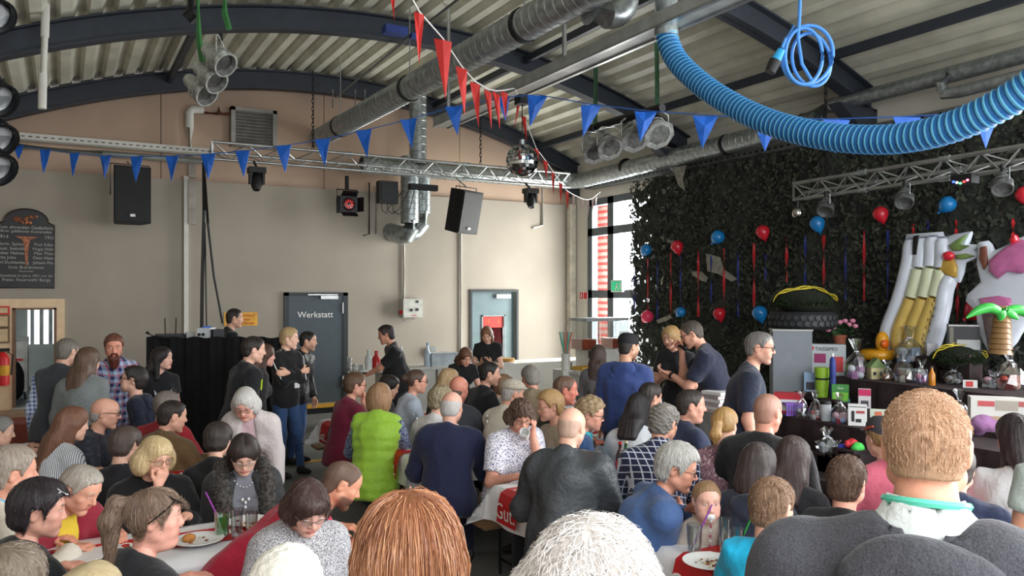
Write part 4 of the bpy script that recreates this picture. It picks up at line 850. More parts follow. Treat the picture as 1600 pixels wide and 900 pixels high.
# ---- around the black booth
person('djman', 367, 482, 'man in black polo shirt standing up behind the black-draped booth', 10.4, 75, 85, 6, pose='stand', lift=0.2, w=1.1, top=T((22, 22, 25), collar=0.012, sleeve=0.6), style='short', hair=(44, 36, 32), hair2=(22, 18, 16), thick=0.008, arms=('down', 'down'), skin=(196, 148, 126))
person('neonteen', 398, 525, 'young man in black jacket with neon green trim beside the booth', 7.6, 60, 80, 8, pose='stand', top=T((24, 25, 29), g=0.022, collar=0.02), style='short', hair=(52, 42, 36), hair2=(26, 20, 18), arms=('pocket', 'down'), res=1, extra=lambda i: [i['bpart']('piping', (lambda m: m.tube([Vector(i['J']['S' + q] * (1 - f) + i['J']['E' + q] * f + unit(i['lat'] * z + i['fw'] * 0.5) * 0.078) for f in (0.1, 0.3, 0.5)], 0.007, 6))(MB()), flat('neon', (176, 214, 40)), on=i['tops'][0]) for q, z in (('R', 1), ('L', -1))] + [i['bpart']('piping', (lambda m: m.tube([Vector(i['J']['waist'] + i['lat'] * x + i['fw'] * y + i['up'] * -0.06) for x, y in ((0.2, 0.0), (0.17, 0.09), (0.1, 0.145))], 0.007, 6))(MB()), flat('neon', (176, 214, 40)), on=i['tops'][0])])
person('peekgirl', 414, 536, 'woman half hidden behind the neon-trimmed jacket, brown hair', 8.1, 75, 80, 5, pose='stand', sex='f', top=T((40, 36, 38), g=0.02), style='long', len=0.2, hair=(84, 56, 44), arms=('down', 'down'), skin=(206, 150, 134))
def stripes8(i):
    J = i['J']
    for q in ('R', 'L'):
        a = J['S' + q] + i['up'] * 0.062; b = J['E' + q]; out = unit(i['lat'] * (1 if q == 'R' else -1) + i['fw'] * 0.6)
        m = MB(); m.tube([Vector(J['neck'] * 0.5 + J['S' + q] * 0.5 + i['up'] * 0.066 + i['fw'] * 0.02), Vector(J['S' + q] + out * 0.069 + i['up'] * 0.024), Vector(J['S' + q] * 0.5 + b * 0.5 + out * 0.066), Vector(b + out * 0.058)], 0.008, 6); i['bpart']('sleeve_stripe', m, WHITE, on=i['tops'][-1])
    m = MB(); m.box(Vector(J['waist'] + i['fw'] * 0.135 + i['lat'] * -0.06), (0.07, 0.012, 0.06)); i['bpart']('name_tag', m, WHITE, on=i['tops'][-1])
person('blondboy', 452, 510, 'young blond man with crossed arms in black white-striped track jacket and jeans', 9.3, 140, 100, 4, pose='stand', H=1.78, lean=-4, legs='lean', top=T((22, 22, 25), collar=0.03, g=0.02), style='short', top_=0.012, hair=(206, 178, 130), hair2=(138, 108, 70), brow=(150, 120, 90), arms=('cross', 'cross'), pants=denim, skin=(226, 180, 156), shoes=(24, 24, 26), extra=stripes8)
person('leatherboy', 482, 517, 'dark-haired young man in black leather jacket, hands in pockets, by the workshop door', 9.9, 120, 100, 6, pose='stand', H=1.76, top=T(C('black_leather', (26, 25, 27), 'leather', rough=0.45), collar=0.02, g=0.026), style='short', hair=(40, 34, 30), hair2=(20, 16, 14), thick=0.01, stubble=0.35, arms=('pocket', 'down'), pants=denim, skin=(204, 156, 130))
person('trayman', 601, 507, 'heavyset man in black polo holding out a small tray of glasses', 10.6, 265, 270, 12, pose='stand', w=1.22, belly=0.05, top=T((20, 20, 22), collar=0.015, sleeve=0.75, g=0.02), style='short', nape=-0.1, thick=0.02, hair=(44, 34, 30), hair2=(22, 16, 14), arms=('hip', (-0.02, 0.46, 1.06, (0, 1, 0.0), (0, 0, 1))), skin=(190, 136, 112))
person('phonegirl', 760, 511, 'young woman in black top standing in the doorway looking at her phone', 11.6, 185, 185, 32, pose='stand', sex='f', top=T((26, 25, 27), sleeve=0.5, vneck=0.03), style='long', len=0.1, hair=(150, 104, 74), hair2=(84, 52, 36), arms=('phone', 'phone'), pants=darkp, skin=(220, 172, 148))
person('bendgirl', 730, 545, 'young woman in black T-shirt bending over the serving table', 10.6, 165, 160, 34, sex='f', H=1.66, lean=22, top=T((24, 24, 26), sleeve=0.5, vneck=0.05), style='long', len=0.12, hair=(136, 92, 68), hair2=(70, 46, 34), arms=('table', 'table'), skin=(214, 160, 138))
person('longhairgirl', 935, 537, 'girl with very long straight brown hair standing with her back turned', 8.7, 5, 10, 6, pose='stand', sex='f', top=T(C('girl_grey', (110, 108, 112)), g=0.016), style='long', len=0.42, hair=(84, 62, 54), hair2=(44, 32, 30), arms=('down', 'down'), pants=darkp)
person('bluehoodie', 983, 518, 'man in bright blue hooded sweatshirt and black cap, back turned', 7.4, 8, 45, 6, pose='stand', w=1.08, hcov=0.02, top=T(C('royal_blue_fleece', (46, 64, 116)), hood=1, g=0.026, fold=0.008), style='buzz', thick=0.005, hair=(40, 34, 30), arms=('down', 'lap' if 0 else 'down'), pants=C('denim_dark', (34, 44, 74), 'denim', (24, 30, 52)), skin=(196, 148, 122), stubble=0.5, extra=lambda i: cap_on(i, (24, 24, 27)))
def micro(i):
    J = i['J']; a = J['WR'] + J['handR'][0] * 0.06; d = unit(i['toh']((0, 0.14, -0.07)) - Vector(a)); m = MB(); m.cyl(Vector(a) - Vector(d) * 0.06, Vector(a) + Vector(d) * 0.13, 0.014, 12, 0.019); m.ell(Vector(a) + Vector(d) * 0.15, (0.026, 0.026, 0.026), 12, 8)
    m.v = [i['world'](v) for v in m.v]; tag(m.build('microphone', BLACKM, smooth=True), 'black handheld microphone held to the mouth of the man in navy', 'microphone')
    a = J['WL'] + J['handL'][0] * 0.09; m = MB(); m.box(Vector(a) + Vector(i['up']) * 0.03, (0.10, 0.004, 0.07), R=Matrix.Rotation(-0.5, 3, 'X')); m.v = [i['world'](v) for v in m.v]; tag(m.build('note_card', WHITE), 'small white note card in the hand of the man with microphone', 'card')
    m = MB(); c = J['WL']; d = unit(J['WL'] - J['EL']); m.tube([Vector(c - d * 0.035 + np.cross(d, unit(np.cross(d, V3(0, 0, 1))))* 0.033 * math.cos(a_) + unit(np.cross(d, V3(0, 0, 1))) * 0.033 * math.sin(a_)) for a_ in [2 * math.pi * k / 14 for k in range(14)]], 0.012, 6, closed=True); i['bpart']('watch', m, BLACK)
person('micman', 1074, 503, 'man in navy T-shirt with glasses speaking into a microphone', 7.9, 275, 275, 24, pose='stand', w=1.15, belly=0.02, slouch=22, top=T((36, 40, 60), sleeve=0.75, g=0.022), style='short', thick=0.008, hair=(92, 82, 72), hair2=(50, 42, 36), glasses=(60, 56, 54), arms=((0.05, 0.34, 1.42, (-0.1, 0.5, 0.8)), (0.06, 0.44, 1.22, (0, 0.9, 0.2), (0, 0, 1))), skin=(206, 152, 128), extra=micro)
person('blondbehind', 1046, 509, 'blond woman half hidden behind the man with the microphone', 8.6, 200, 215, 18, pose='stand', sex='f', top=T((34, 34, 38), sleeve=0.6), style='bob', blen=0.09, hair=(196, 158, 104), hair2=(120, 90, 56), arms=('phone', 'phone'), skin=(214, 164, 142))
person('glassesman', 1188, 518, 'grey-haired man with glasses in navy T-shirt standing by the prize table', 6.3, 85, 95, 6, pose='stand', w=1.15, belly=0.03, top=T((34, 40, 58), sleeve=0.8, g=0.022), style='short', thick=0.01, hair=(134, 130, 126), hair2=(74, 70, 68), glasses=(28, 28, 30), stubble=0.25, arms=('down', 'down'), skin=(202, 150, 128))
# ---- left-hand tables
person('whiteshirtman', 2, 650, 'man in white shirt cut by the picture edge at the far side table', 6.6, 90, 90, 10, top=T((206, 206, 204), collar=0.02), style='short', hair=(150, 146, 140), arms=('table', 'table'))
person('stripelady', 116, 634, 'woman with long auburn hair in grey and white striped blouse', 5.6, 60, 75, 10, sex='f', w=1.05, top=T(C('fine_stripe', (214, 216, 218), 'stripe', (96, 104, 116)), g=0.02), style='long', len=0.28, hair=(134, 92, 68), hair2=(76, 46, 34), arms=('table', 'table'))
person('baldglasses', 166, 622, 'balding older man with glasses in dark quilted jacket', 6.3, 110, 95, 8, w=1.1, top=T(C('navy_down', (38, 42, 54), rough=0.6), quilt=0.07, g=0.03, collar=0.02), style='fringehead', crown=0.0, hair=(176, 172, 166), hair2=(110, 106, 100), glasses=(40, 36, 34), arms=('table', 'table'), skin=(206, 154, 132), old=1)
person('redback', 262, 610, 'grey-haired man in red sweatshirt behind the man in brown jacket', 6.8, 20, 60, 6, w=1.1, top=T((150, 32, 40), g=0.02), style='short', hair=(140, 130, 122), hair2=(88, 78, 72), skin=(206, 150, 130))
person('brownjacket', 272, 625, 'dark-haired man in brown suede jacket leaning to the right', 6.2, 40, 70, 10, w=1.12, top=T(C('brown_suede', (108, 84, 54)), g=0.03, collar=0.03), style='short', hair=(52, 42, 36), hair2=(26, 20, 18), thick=0.01, skin=(208, 156, 134))
person('darkback', 342, 657, 'person with short dark hair and black clothes, back turned, behind the fur collar', 5.5, 5, 20, 10, sex='f', w=1.05, top=T((24, 24, 26), g=0.022), style='short', nape=-0.1, thick=0.02, hair=(62, 50, 44), hair2=(30, 24, 22))
person('beadneck', 200, 665, 'brown-haired person with beaded collar and black sweater, back turned', 5.45, 10, 40, 14, sex='f', w=1.1, top=T((30, 30, 36), g=0.022, collar=0.01), style='short', nape=-0.1, thick=0.02, hair=(92, 76, 68), hair2=(52, 42, 38))
person('whitelady', 380, 608, 'standing elderly woman with white hair and glasses in pale grey jacket', 5.75, 195, 195, 30, pose='stand', sex='f', H=1.6, lean=26, slouch=24, w=1.12, top=T((222, 190, 196), g=0.014, collar=0.02), top2=T(C('pale_grey_jacket', (196, 186, 184)), g=0.03, open=0.045, collar=0.02, hem=0.2), style='bob', blen=0.065, fh=0.112, vol=0.01, hcut=-0.075, hair=(212, 208, 202), hair2=(150, 146, 142), glasses=(140, 90, 80), arms=('lap', 'down'), pants=(60, 60, 64), skin=(214, 160, 142), brow=(170, 160, 150), res=2)
person('blondlady', 246, 682, 'blond woman with glasses and pearl necklace resting her chin on her hand', 4.75, 172, 150, 14, sex='f', w=1.12, lean=12, top=T((20, 20, 22), g=0.026, vneck=0.10), style='bob', blen=0.085, vol=0.035, fh=0.105, bangs=1, bcut=0.045, hair=(226, 204, 158), hair2=(168, 140, 96), glasses=(170, 120, 80), gsize=(0.028, 0.02), arms=('mouth', 'table'), skin=(218, 168, 146), brow=(170, 140, 100), lips=(188, 90, 90), res=2, extra=lambda i: beads(i, (222, 216, 206)))
def furcollar(i):
    J = i['J']; rg = random.Random(3); m = MB(); cs = []
    for q in (-1, 1):
        path = [(0, -0.10, 0.03), (0.07, -0.085, 0.025), (0.115, -0.03, 0.015), (0.13, 0.04, -0.02), (0.13, 0.10, -0.07), (0.125, 0.13, -0.13), (0.12, 0.14, -0.19)]
        cs += [J['neck'] + i['lat'] * q * x + i['fw'] * y + i['up'] * z for x, y, z in path]
    for k in range(2200):
        c = Vector(rg.choice(cs)); d = Vector((rg.gauss(0, 1), rg.gauss(0, 1), rg.gauss(0, 1))).normalized(); base = c + d * 0.046; d = (d + Vector((rg.gauss(0, 0.4), rg.gauss(0, 0.4), rg.gauss(-0.2, 0.4)))).normalized(); x, y, _ = frame(d); l = rg.uniform(0.018, 0.036); r = 0.0016
        m.add([base + x * r, base - x * 0.5 * r + y * r, base - x * 0.5 * r - y * r, base + d * l], [(0, 1, 3), (1, 2, 3), (2, 0, 3)])
    i['bpart']('fur_trim', m, [mat('fur', (116, 110, 104), 0.9, var=0.5, scale=60)])['kind'] = 'stuff'
    F = Field(np.min(cs, 0) - 0.07, np.max(cs, 0) + 0.07, 0.013)
    for c in cs: F.ell(c, (0.05, 0.05, 0.052), k=0.03)
    V, Q = F.mesh(); V = V + normals(V, Q) * (vnoise(V, 120, 5) * 0.004)[:, None]; pymesh('fur_collar', V, Q, mat('fur_base', (74, 70, 66), 0.95, var=0.4, scale=50), i['obj'], (0, 0, 0))
    beads(i, (230, 226, 222), 0.0042, 0.085, 26); m = MB(); c = Vector(J['chest'] + i['fw'] * 0.145 * i['s'] + i['up'] * 0.045)
    for dx, dz in ((0, 0), (-0.018, 0.02), (0.018, 0.02), (0, -0.03)): m = MB(); m.ell(c + Vector(i['lat']) * dx + Vector(i['up']) * dz, (0.008, 0.006, 0.011), 8, 6); i['bpart']('pendant', m, WHITE)
person('furlady', 382, 684, 'dark-haired woman looking down, fur-collared dark vest over grey top, white necklace', 4.8, 172, 178, 34, sex='f', lean=8, top=T(C('grey_top', (120, 120, 128)), g=0.014, noff=0.04), top2=T(C('dark_parka', (40, 40, 42), rough=0.6), g=0.034, open=0.085, name='parka', vneck=0.2), style='long', len=0.06, fh=0.11, hair=(56, 42, 38), hair2=(28, 20, 18), part=0.0, glasses=(150, 140, 130), arms=('lap', 'lap'), skin=(216, 170, 150), res=2, extra=furcollar)
person('creamvest', 22, 693, 'grey-haired man in cream vest with light blue collar, seen from behind', 3.95, 70, 78, 6, w=1.12, top=T((120, 186, 214), collar=0.025), top2=T(C('cream_vest', (222, 212, 196)), g=0.03, name='vest'), style='short', top_=0.015, hair=(178, 166, 152), hair2=(104, 88, 76), skin=(206, 146, 122), res=2)
person('redjacketman', 140, 730, 'older man with grey hair in dark red jacket over yellow shirt, looking down', 4.25, 140, 128, 30, w=1.14, lean=14, slouch=24, top=T((226, 196, 62), collar=0.02, g=0.012), top2=T(C('dark_red_jacket', (146, 34, 52)), g=0.03, open=0.075, collar=0.02), style='slick', line=0.086, thick=0.013, hair=(196, 188, 176), hair2=(128, 118, 108), brow=(180, 160, 140), arms=('table', 'table'), skin=(216, 158, 134), wide=1.04, old=1, res=2)
def sunonhead(i, z0=0.10, col=(22, 20, 20), white=False):
    m = MB()
    for q in (-1, 1):
        lp = [(q * (0.036 + 0.028 * math.cos(a)), 0.075 - 0.028 * math.sin(a) , z0 + 0.018 * math.sin(a)) for a in [2 * math.pi * k / 12 for k in range(12)]]
        m.add(lp, [tuple(range(12))]); m.tube(lp, 0.0025, 5, closed=True); m.tube([(q * 0.064, 0.072, z0), (q * 0.085, 0.03, z0 - 0.035), (q * 0.094, -0.03, z0 - 0.08)], 0.0032, 5)
    m.tube([(-0.008, 0.078, z0), (0.008, 0.078, z0)], 0.003, 5); i['hpart']('sunglasses', m, WHITE if white else flat('sunglass_black', col, 0.2))
person('blackbob', 66, 745, 'woman with short black hair and black sweater, white glasses pushed up', 3.5, 55, 92, 8, sex='f', w=1.14, top=T((26, 27, 30), g=0.024), style='short', nape=-0.1, side=-0.05, thick=0.026, top_=0.012, hair=(48, 38, 42), hair2=(18, 14, 17), skin=(214, 158, 138), res=2, strands=(700, 0.09, 0.0008), scol=(66, 52, 58), scol2=(24, 18, 22), extra=lambda i: sunonhead(i, 0.105, white=True))
person('ponytail', 240, 762, 'woman with brown grey ponytail and black sunglasses on her head', 3.35, 62, 88, 2, sex='f', w=1.2, top=T(C('purple_dots', (70, 58, 100), 'dots', (200, 196, 214)), g=0.01, vneck=0.06), top2=T(C('black_cardigan', (30, 31, 35)), g=0.028, open=0.075), style='ponytail', len=0.24, tailz=0.075, thick=0.012, hair=(146, 122, 104), hair2=(84, 66, 56), skin=(218, 158, 140), chin2=1, hs=1.05, res=2, strands=(1500, 0.14, 0.0007), scol=(168, 142, 120), scol2=(92, 72, 60), sjit=0.12, extra=lambda i: sunonhead(i, 0.085))
person('greychild', 12, 850, 'child with short grey-blond hair at the lower corner', 2.5, 40, 40, 0, H=1.55, kid=1, top=T((200, 200, 198)), style='short', thick=0.02, hair=(150, 134, 116), hair2=(90, 78, 66), res=2, strands=(700, 0.05, 0.0008))
person('blondtop', 138, 880, 'top of a pale blond head at the bottom of the view', 2.2, 20, 20, 0, sex='f', top=T((200, 198, 194)), style='bob', hair=(214, 196, 156), hair2=(160, 136, 96), res=1)
def knithat(i):
    F = Field((-0.14, -0.15, -0.02), (0.14, 0.15, 0.2), 0.008); F.ell((0, -0.01, 0.05), (0.1, 0.118, 0.112), k=0); F.cut((0, 0, 0.0), (0, 0.25, -1)); V, Q = F.mesh(); V = V + normals(V, Q) * ((vnoise(V, 240, 2) * 0.0022) + np.sin(np.arctan2(V[:, 0], V[:, 1]) * 40) * 0.0012)[:, None]
    pymesh('knitted_hat', V * i['hs'] @ i['Rh'].T + i['J']['head'], Q, cloth('white_wool', (240, 236, 226), 'knit', (222, 216, 204)), i['obj'], (0, 0, 0))
person('whitehat', 447, 846, 'person in fluffy white knitted hat in front of the grey fleece', 2.2, 25, 25, 0, sex='f', hcov=0.045, top=T((226, 222, 214), g=0.02), style='short', hair=(200, 190, 170), res=2, extra=knithat, thick=0.006)
person('fleecelady', 488, 757, 'woman with short brown hair and glasses in grey flecked fleece, looking down', 3.5, 165, 160, 32, sex='f', w=1.12, lean=12, slouch=18, top=T(C('grey_fleece', (206, 204, 206), 'melange', (96, 94, 100), 0.55), g=0.026, collar=0.035), style='bob', blen=0.055, fh=0.108, bangs=1, bcut=0.04, hcut=-0.05, vol=0.012, hair=(84, 60, 54), hair2=(42, 28, 26), glasses=(120, 110, 106), gsize=(0.024, 0.014), arms=('lap', 'lap'), skin=(218, 166, 150), res=2, strands=(900, 0.07, 0.0008), scol=(104, 74, 66))
person('redsweater', 548, 723, 'man with cropped hair and dark beard in red sweater, bent forward', 4.3, 72, 80, 28, w=1.22, lean=46, slouch=22, top=T(C('red_sweater', (182, 34, 62)), g=0.022, fold=0.007), style='buzz', thick=0.0035, hair=(120, 92, 76), hair2=(78, 58, 48), stubble=0.85, brow=(60, 44, 36), skin=(206, 144, 116), arms=('table', 'table'), res=2)
# ---- standing close to the camera
person('auburn', 640, 768, 'woman with straight auburn hair with blond highlights, back turned, close to us', 1.5, 0, 0, 4, pose='stand', sex='f', H=1.66, top=T((60, 54, 54)), style='long', len=0.2, thick=0.022, hair=(180, 118, 80), hair2=(96, 50, 32), res=2, strands=(4200, 0.24, 0.0007), sseg=10, sjit=0.05, scol=(214, 156, 114), scol2=(112, 60, 38), arms=('down', 'down'), crownpt=(0.0, -0.02, 0.14))
person('whitehair', 926, 812, 'person with loose white wavy hair right in front of us', 1.3, 10, 15, 6, pose='stand', sex='f', H=1.62, top=T((206, 200, 196)), style='bob', blen=0.09, vol=0.03, thick=0.026, hair=(234, 228, 222), hair2=(196, 186, 180), res=2, strands=(4600, 0.12, 0.0007), sseg=9, sjit=0.35, scurl=0.7, sup=0.0012, scol=(246, 242, 238), scol2=(206, 198, 192), arms=('down', 'down'))
person('greyhoodie', 1447, 612, 'tall man with short sandy hair in dark grey hooded jacket, back turned', 1.52, 2, 0, 4, pose='stand', w=1.22, H=1.85, hs=0.86, top=T((226, 232, 230), collar=0.05, g=0.012), top2=T(C('charcoal_jersey', (70, 70, 76), 'melange', (58, 58, 64), 0.5), hood=1.4, g=0.032, fold=0.008, name='hooded_jacket'), style='short', thick=0.009, nape=-0.052, hair=(214, 174, 140), hair2=(164, 122, 92), skin=(216, 154, 128), res=2, freq=36.0, rough=0.0008, strands=(8000, 0.018, 0.0004), sseg=4, sjit=0.3, swirl=4.0, sclip=-0.03, scol=(218, 182, 150), scol2=(170, 128, 98), crownpt=(0.012, -0.065, 0.125), arms=('down', 'down'),
       extra=lambda i: i['bpart']('collar_band', (lambda m: m.tube([Vector(i['J']['neck'] + i['nd'] * 0.066 + i['lat'] * math.cos(a) * 0.062 * i['s'] + i['fw'] * (math.sin(a) * 0.062) * i['s']) for a in [2 * math.pi * k / 24 for k in range(24)]], 0.008, 6, closed=True))(MB()), flat('mint', (96, 206, 178))))
# ---- middle tables, far to near
person('maroon', 556, 581, 'woman with short brown hair and glasses in maroon top, chin on hand', 7.9, 60, 75, 6, sex='f', w=1.08, top=T((116, 30, 56), g=0.02, vneck=0.04, sleeve=1.4), style='short', nape=-0.1, side=-0.02, thick=0.022, hair=(112, 82, 60), hair2=(60, 42, 32), glasses=(150, 110, 90), arms=('chin', 'table'), skin=(210, 154, 132))
person('limevest', 594, 597, 'woman with brown-blond bob in lime green quilted vest over patterned sleeves', 6.9, 15, 20, 10, sex='f', w=1.14, top=T(C('blue_paisley', (58, 66, 92), 'paisley', (150, 160, 186)), g=0.012), top2=T(C('lime_down', (150, 192, 58), rough=0.55), sleeve=0, g=0.032, quilt=0.085, hem=0.16, name='quilted_vest'), style='bob', blen=0.115, vol=0.01, hair=(178, 138, 100), hair2=(104, 72, 50))
person('darkbun', 613, 586, 'dark-haired woman behind the lime vest', 8.3, 120, 110, 20, sex='f', top=T((52, 50, 58)), style='long', len=0.1, hair=(44, 36, 36), hair2=(20, 16, 16), res=0)
person('bluetee', 651, 577, 'woman with tied-back hair and glasses in pale blue T-shirt', 7.9, 75, 85, 4, sex='f', w=1.08, top=T((186, 196, 212), sleeve=0.6, g=0.02), style='bun', thick=0.01, hair=(104, 80, 66), hair2=(58, 44, 38), glasses=(30, 28, 28), skin=(214, 156, 134))
person('blondstraight', 703, 575, 'woman with straight blond hair in dark top turned to the right', 8.3, 60, 75, 8, sex='f', top=T((34, 32, 34)), style='long', len=0.12, hair=(206, 176, 132), hair2=(130, 98, 66))
person('balddark', 718, 588, 'bald man in charcoal shirt between blond woman and man in black', 7.4, 15, 30, 12, w=1.1, top=T((58, 60, 66), g=0.02), style='fringehead', crown=-0.02, thick=0.005, hair=(110, 90, 80), skin=(196, 128, 108))
person('curlywhite', 690, 602, 'woman with short ash-blond curls in white top', 7.0, 30, 60, 8, sex='f', top=T((218, 214, 214), g=0.02), style='curlyshort', nape=-0.09, thick=0.02, hair=(176, 162, 132), hair2=(110, 96, 74))
person('navysweater', 707, 612, 'man with white hair and bald spot in dark navy sweater, back turned, on bench', 6.15, 5, 20, 12, w=1.18, top=T((226, 224, 224), collar=0.03, g=0.01), top2=T(C('navy_sweater', (32, 36, 66)), g=0.028, fold=0.006, noff=0.02), style='fringehead', crown=0.04, thick=0.012, hair=(214, 210, 206), hair2=(160, 154, 150), skin=(212, 160, 140), pants=C('trousers_navy', (30, 34, 52)))
person('blacktee', 766, 565, 'dark-haired man in black T-shirt facing right, heavy arms on table', 8.3, 65, 85, 6, w=1.2, top=T((26, 26, 30), sleeve=0.7, g=0.022), style='short', thick=0.01, hair=(40, 34, 32), hair2=(18, 15, 14), stubble=0.3, skin=(208, 158, 136))
person('behindcap', 790, 584, 'woman with light brown hair behind the flat cap', 8.95, 60, 70, 12, sex='f', top=T((180, 172, 160)), style='bob', blen=0.09, hair=(164, 130, 96), hair2=(100, 76, 54), res=0)
def flatcap(i):
    F = Field((-0.14, -0.16, 0.0), (0.14, 0.18, 0.18), 0.009); F.ell((0, -0.005, 0.062), (0.1, 0.118, 0.07), k=0); F.ell((0, 0.095, 0.055), (0.07, 0.055, 0.02), k=0.02); F.cut((0, 0, 0.045), (0, 0.1, -1)); V, Q = F.mesh(); pymesh('flat_cap', V * i['hs'] @ i['Rh'].T + i['J']['head'], Q, cloth('flat_cap_tweed', (182, 172, 156), 'melange', (150, 140, 126)), i['obj'], (0, 0, 0))
person('flatcapman', 803, 590, 'elderly man in flat cap and beige shirt', 7.2, 40, 60, 10, w=1.08, hcov=0.02, top=T((206, 198, 182), collar=0.025, g=0.026), style='short', thick=0.006, hair=(190, 184, 176), skin=(206, 150, 128), extra=flatcap)
person('tanjacket', 828, 570, 'grey-haired man in tan jacket leaning on his arm, back turned', 8.0, 10, -25, 10, w=1.15, side=-8, top=T(C('tan_jacket', (140, 124, 100)), g=0.03, collar=0.03), style='short', thick=0.014, hair=(158, 152, 144), hair2=(96, 90, 84), skin=(204, 146, 124))
person('shortblond', 858, 607, 'older woman with short reddish blond hair and glasses in beige cardigan', 6.5, 240, 250, 6, sex='f', w=1.08, top=T(C('beige_cardigan', (174, 158, 138)), g=0.026), style='short', nape=-0.09, side=-0.02, thick=0.024, top_=0.012, hair=(198, 160, 108), hair2=(134, 98, 60), glasses=(190, 150, 120), skin=(214, 158, 136))
person('redface', 885, 587, 'red-faced balding man in dark jacket over white shirt facing right', 7.0, 70, 85, 8, w=1.12, top=T((220, 218, 216), collar=0.025), top2=T((52, 46, 44), g=0.026, open=0.03), style='slick', line=0.1, thick=0.008, hair=(126, 96, 78), hair2=(80, 58, 48), skin=(196, 118, 98))
person('floral', 816, 625, 'woman with curly brown hair and glasses in white floral blouse drinking from cup', 5.85, 150, 165, 26, sex='f', w=1.18, top=T(C('floral_white', (226, 224, 232), 'floral', (62, 66, 120), 0.55), g=0.022, sleeve=0.75, vneck=0.03), style='bob', blen=0.07, vol=0.025, fh=0.108, bangs=1, curl=0.7, hcut=-0.07, hair=(104, 78, 62), hair2=(52, 36, 30), glasses=(90, 60, 50), arms=('table', (0.06, 0.235, 1.075, (0, 0.3, 0.9), (-0.6, -0.6, 0))), skin=(212, 154, 132), res=2)
person('leatherman', 895, 637, 'bald man in dark grey leather jacket, back turned, on the near bench', 4.85, 8, 25, 14, w=1.22, top=T(C('charcoal_leather', (62, 65, 68), 'leather', rough=0.48), g=0.034, collar=0.025, fold=0.009, hem=0.2), style='fringehead', crown=0.035, thick=0.003, rough=0.0005, hair=(204, 168, 148), hair2=(180, 146, 128), skin=(216, 166, 144), arms=('table', 'table'), pants=(150, 146, 138), res=2)
person('curlygrey', 926, 618, 'woman with curly ash-blond hair, glasses, teal scarf and denim jacket', 6.1, 85, 95, 10, sex='f', w=1.08, top=T((70, 170, 186), collar=0.04, g=0.016), top2=T(C('denim_jacket', (50, 84, 128), 'denim', (36, 60, 96)), g=0.028, open=0.04), style='curlyshort', nape=-0.09, side=-0.02, thick=0.026, top_=0.01, hair=(182, 158, 122), hair2=(112, 90, 64), glasses=(60, 50, 46), skin=(216, 158, 136))
person('whiteback', 1000, 613, 'woman with long black hair in white shirt, back turned', 6.2, 5, 25, 14, sex='f', w=1.14, top=T((206, 210, 216), g=0.024), style='long', len=0.16, hair=(44, 38, 40), hair2=(18, 15, 16))
person('darkman', 1018, 597, 'man with short dark hair in front of the blue hoodie', 7.0, 20, 50, 10, w=1.05, top=T((70, 78, 92), g=0.02), style='short', hair=(58, 48, 42), hair2=(30, 24, 22), skin=(200, 148, 124))
person('checkshirt', 1040, 630, 'man with grey curly hair in navy and white checked shirt, back turned', 5.3, 8, 30, 14, w=1.2, top=T(C('navy_check', (34, 40, 68), 'check', (196, 200, 214), 0.9), g=0.026, collar=0.025, fold=0.007), style='curlyshort', thick=0.016, hair=(150, 144, 136), hair2=(82, 76, 70), skin=(206, 152, 128), res=2)
person('navyprofile', 1080, 608, 'heavy dark-haired man in navy shirt turned to the right', 6.1, 55, 80, 4, w=1.22, top=T((44, 52, 78), g=0.026, collar=0.025), style='short', thick=0.009, hair=(66, 56, 50), hair2=(34, 28, 24), skin=(208, 154, 132), chin2=1)
person('blondpony', 1133, 635, 'woman with blond ponytail in knitted patterned sweater, back turned', 5.4, 5, 20, 10, sex='f', top=T(C('nordic_knit', (150, 112, 122), 'leaf', (92, 70, 84), 0.7, rgb3=(196, 176, 178)), g=0.022), style='ponytail', len=0.13, tailz=0.0, thick=0.014, hair=(206, 164, 100), hair2=(132, 94, 52))
person('baldblack', 1200, 615, 'large bald man in black sweater, back turned', 5.15, 10, 30, 6, w=1.3, H=1.85, top=T((26, 26, 28), g=0.026), style='buzz', thick=0.0025, crown=0, hair=(178, 132, 112), hair2=(160, 116, 98), skin=(204, 142, 120), chin2=1)
person('pinkcollar', 1186, 690, 'girl with dark brown hair in navy hoodie with pink lining', 4.3, 12, 20, 12, sex='f', H=1.62, top=T((206, 40, 110), collar=0.04, g=0.02), top2=T((40, 46, 62), hood=1, g=0.03), style='long', len=0.03, thick=0.018, hair=(66, 50, 46), hair2=(32, 24, 22), hcut=-0.16)
person('blacklong', 1240, 680, 'girl with long dark brown hair in black sweatshirt', 4.5, 10, 15, 10, sex='f', H=1.64, top=T((34, 35, 39), g=0.024), style='long', len=0.16, thick=0.018, hair=(76, 56, 52), hair2=(38, 28, 27))
person('grandpa', 1066, 690, 'white-haired man with glasses in blue jacket cradling the baby', 4.4, 72, 92, 14, w=1.2, lean=14, slouch=20, top=T((44, 46, 54), g=0.014), top2=T(C('blue_blouson', (70, 98, 148), rough=0.7), g=0.036, open=0.03, collar=0.02, fold=0.008), style='short', nape=-0.1, thick=0.024, top_=0.012, hair=(206, 204, 198), hair2=(140, 136, 130), brow=(180, 176, 170), glasses=(36, 32, 30), arms=((-0.05, 0.30, 0.88, (-0.9, 0.4, 0), (-0.2, -0.8, 0.2)), (0.02, 0.36, 0.92, (-0.9, 0.3, 0), (0, -0.9, 0.2))), skin=(208, 148, 124), res=2, strands=(900, 0.06, 0.0009), scol=(222, 220, 214))
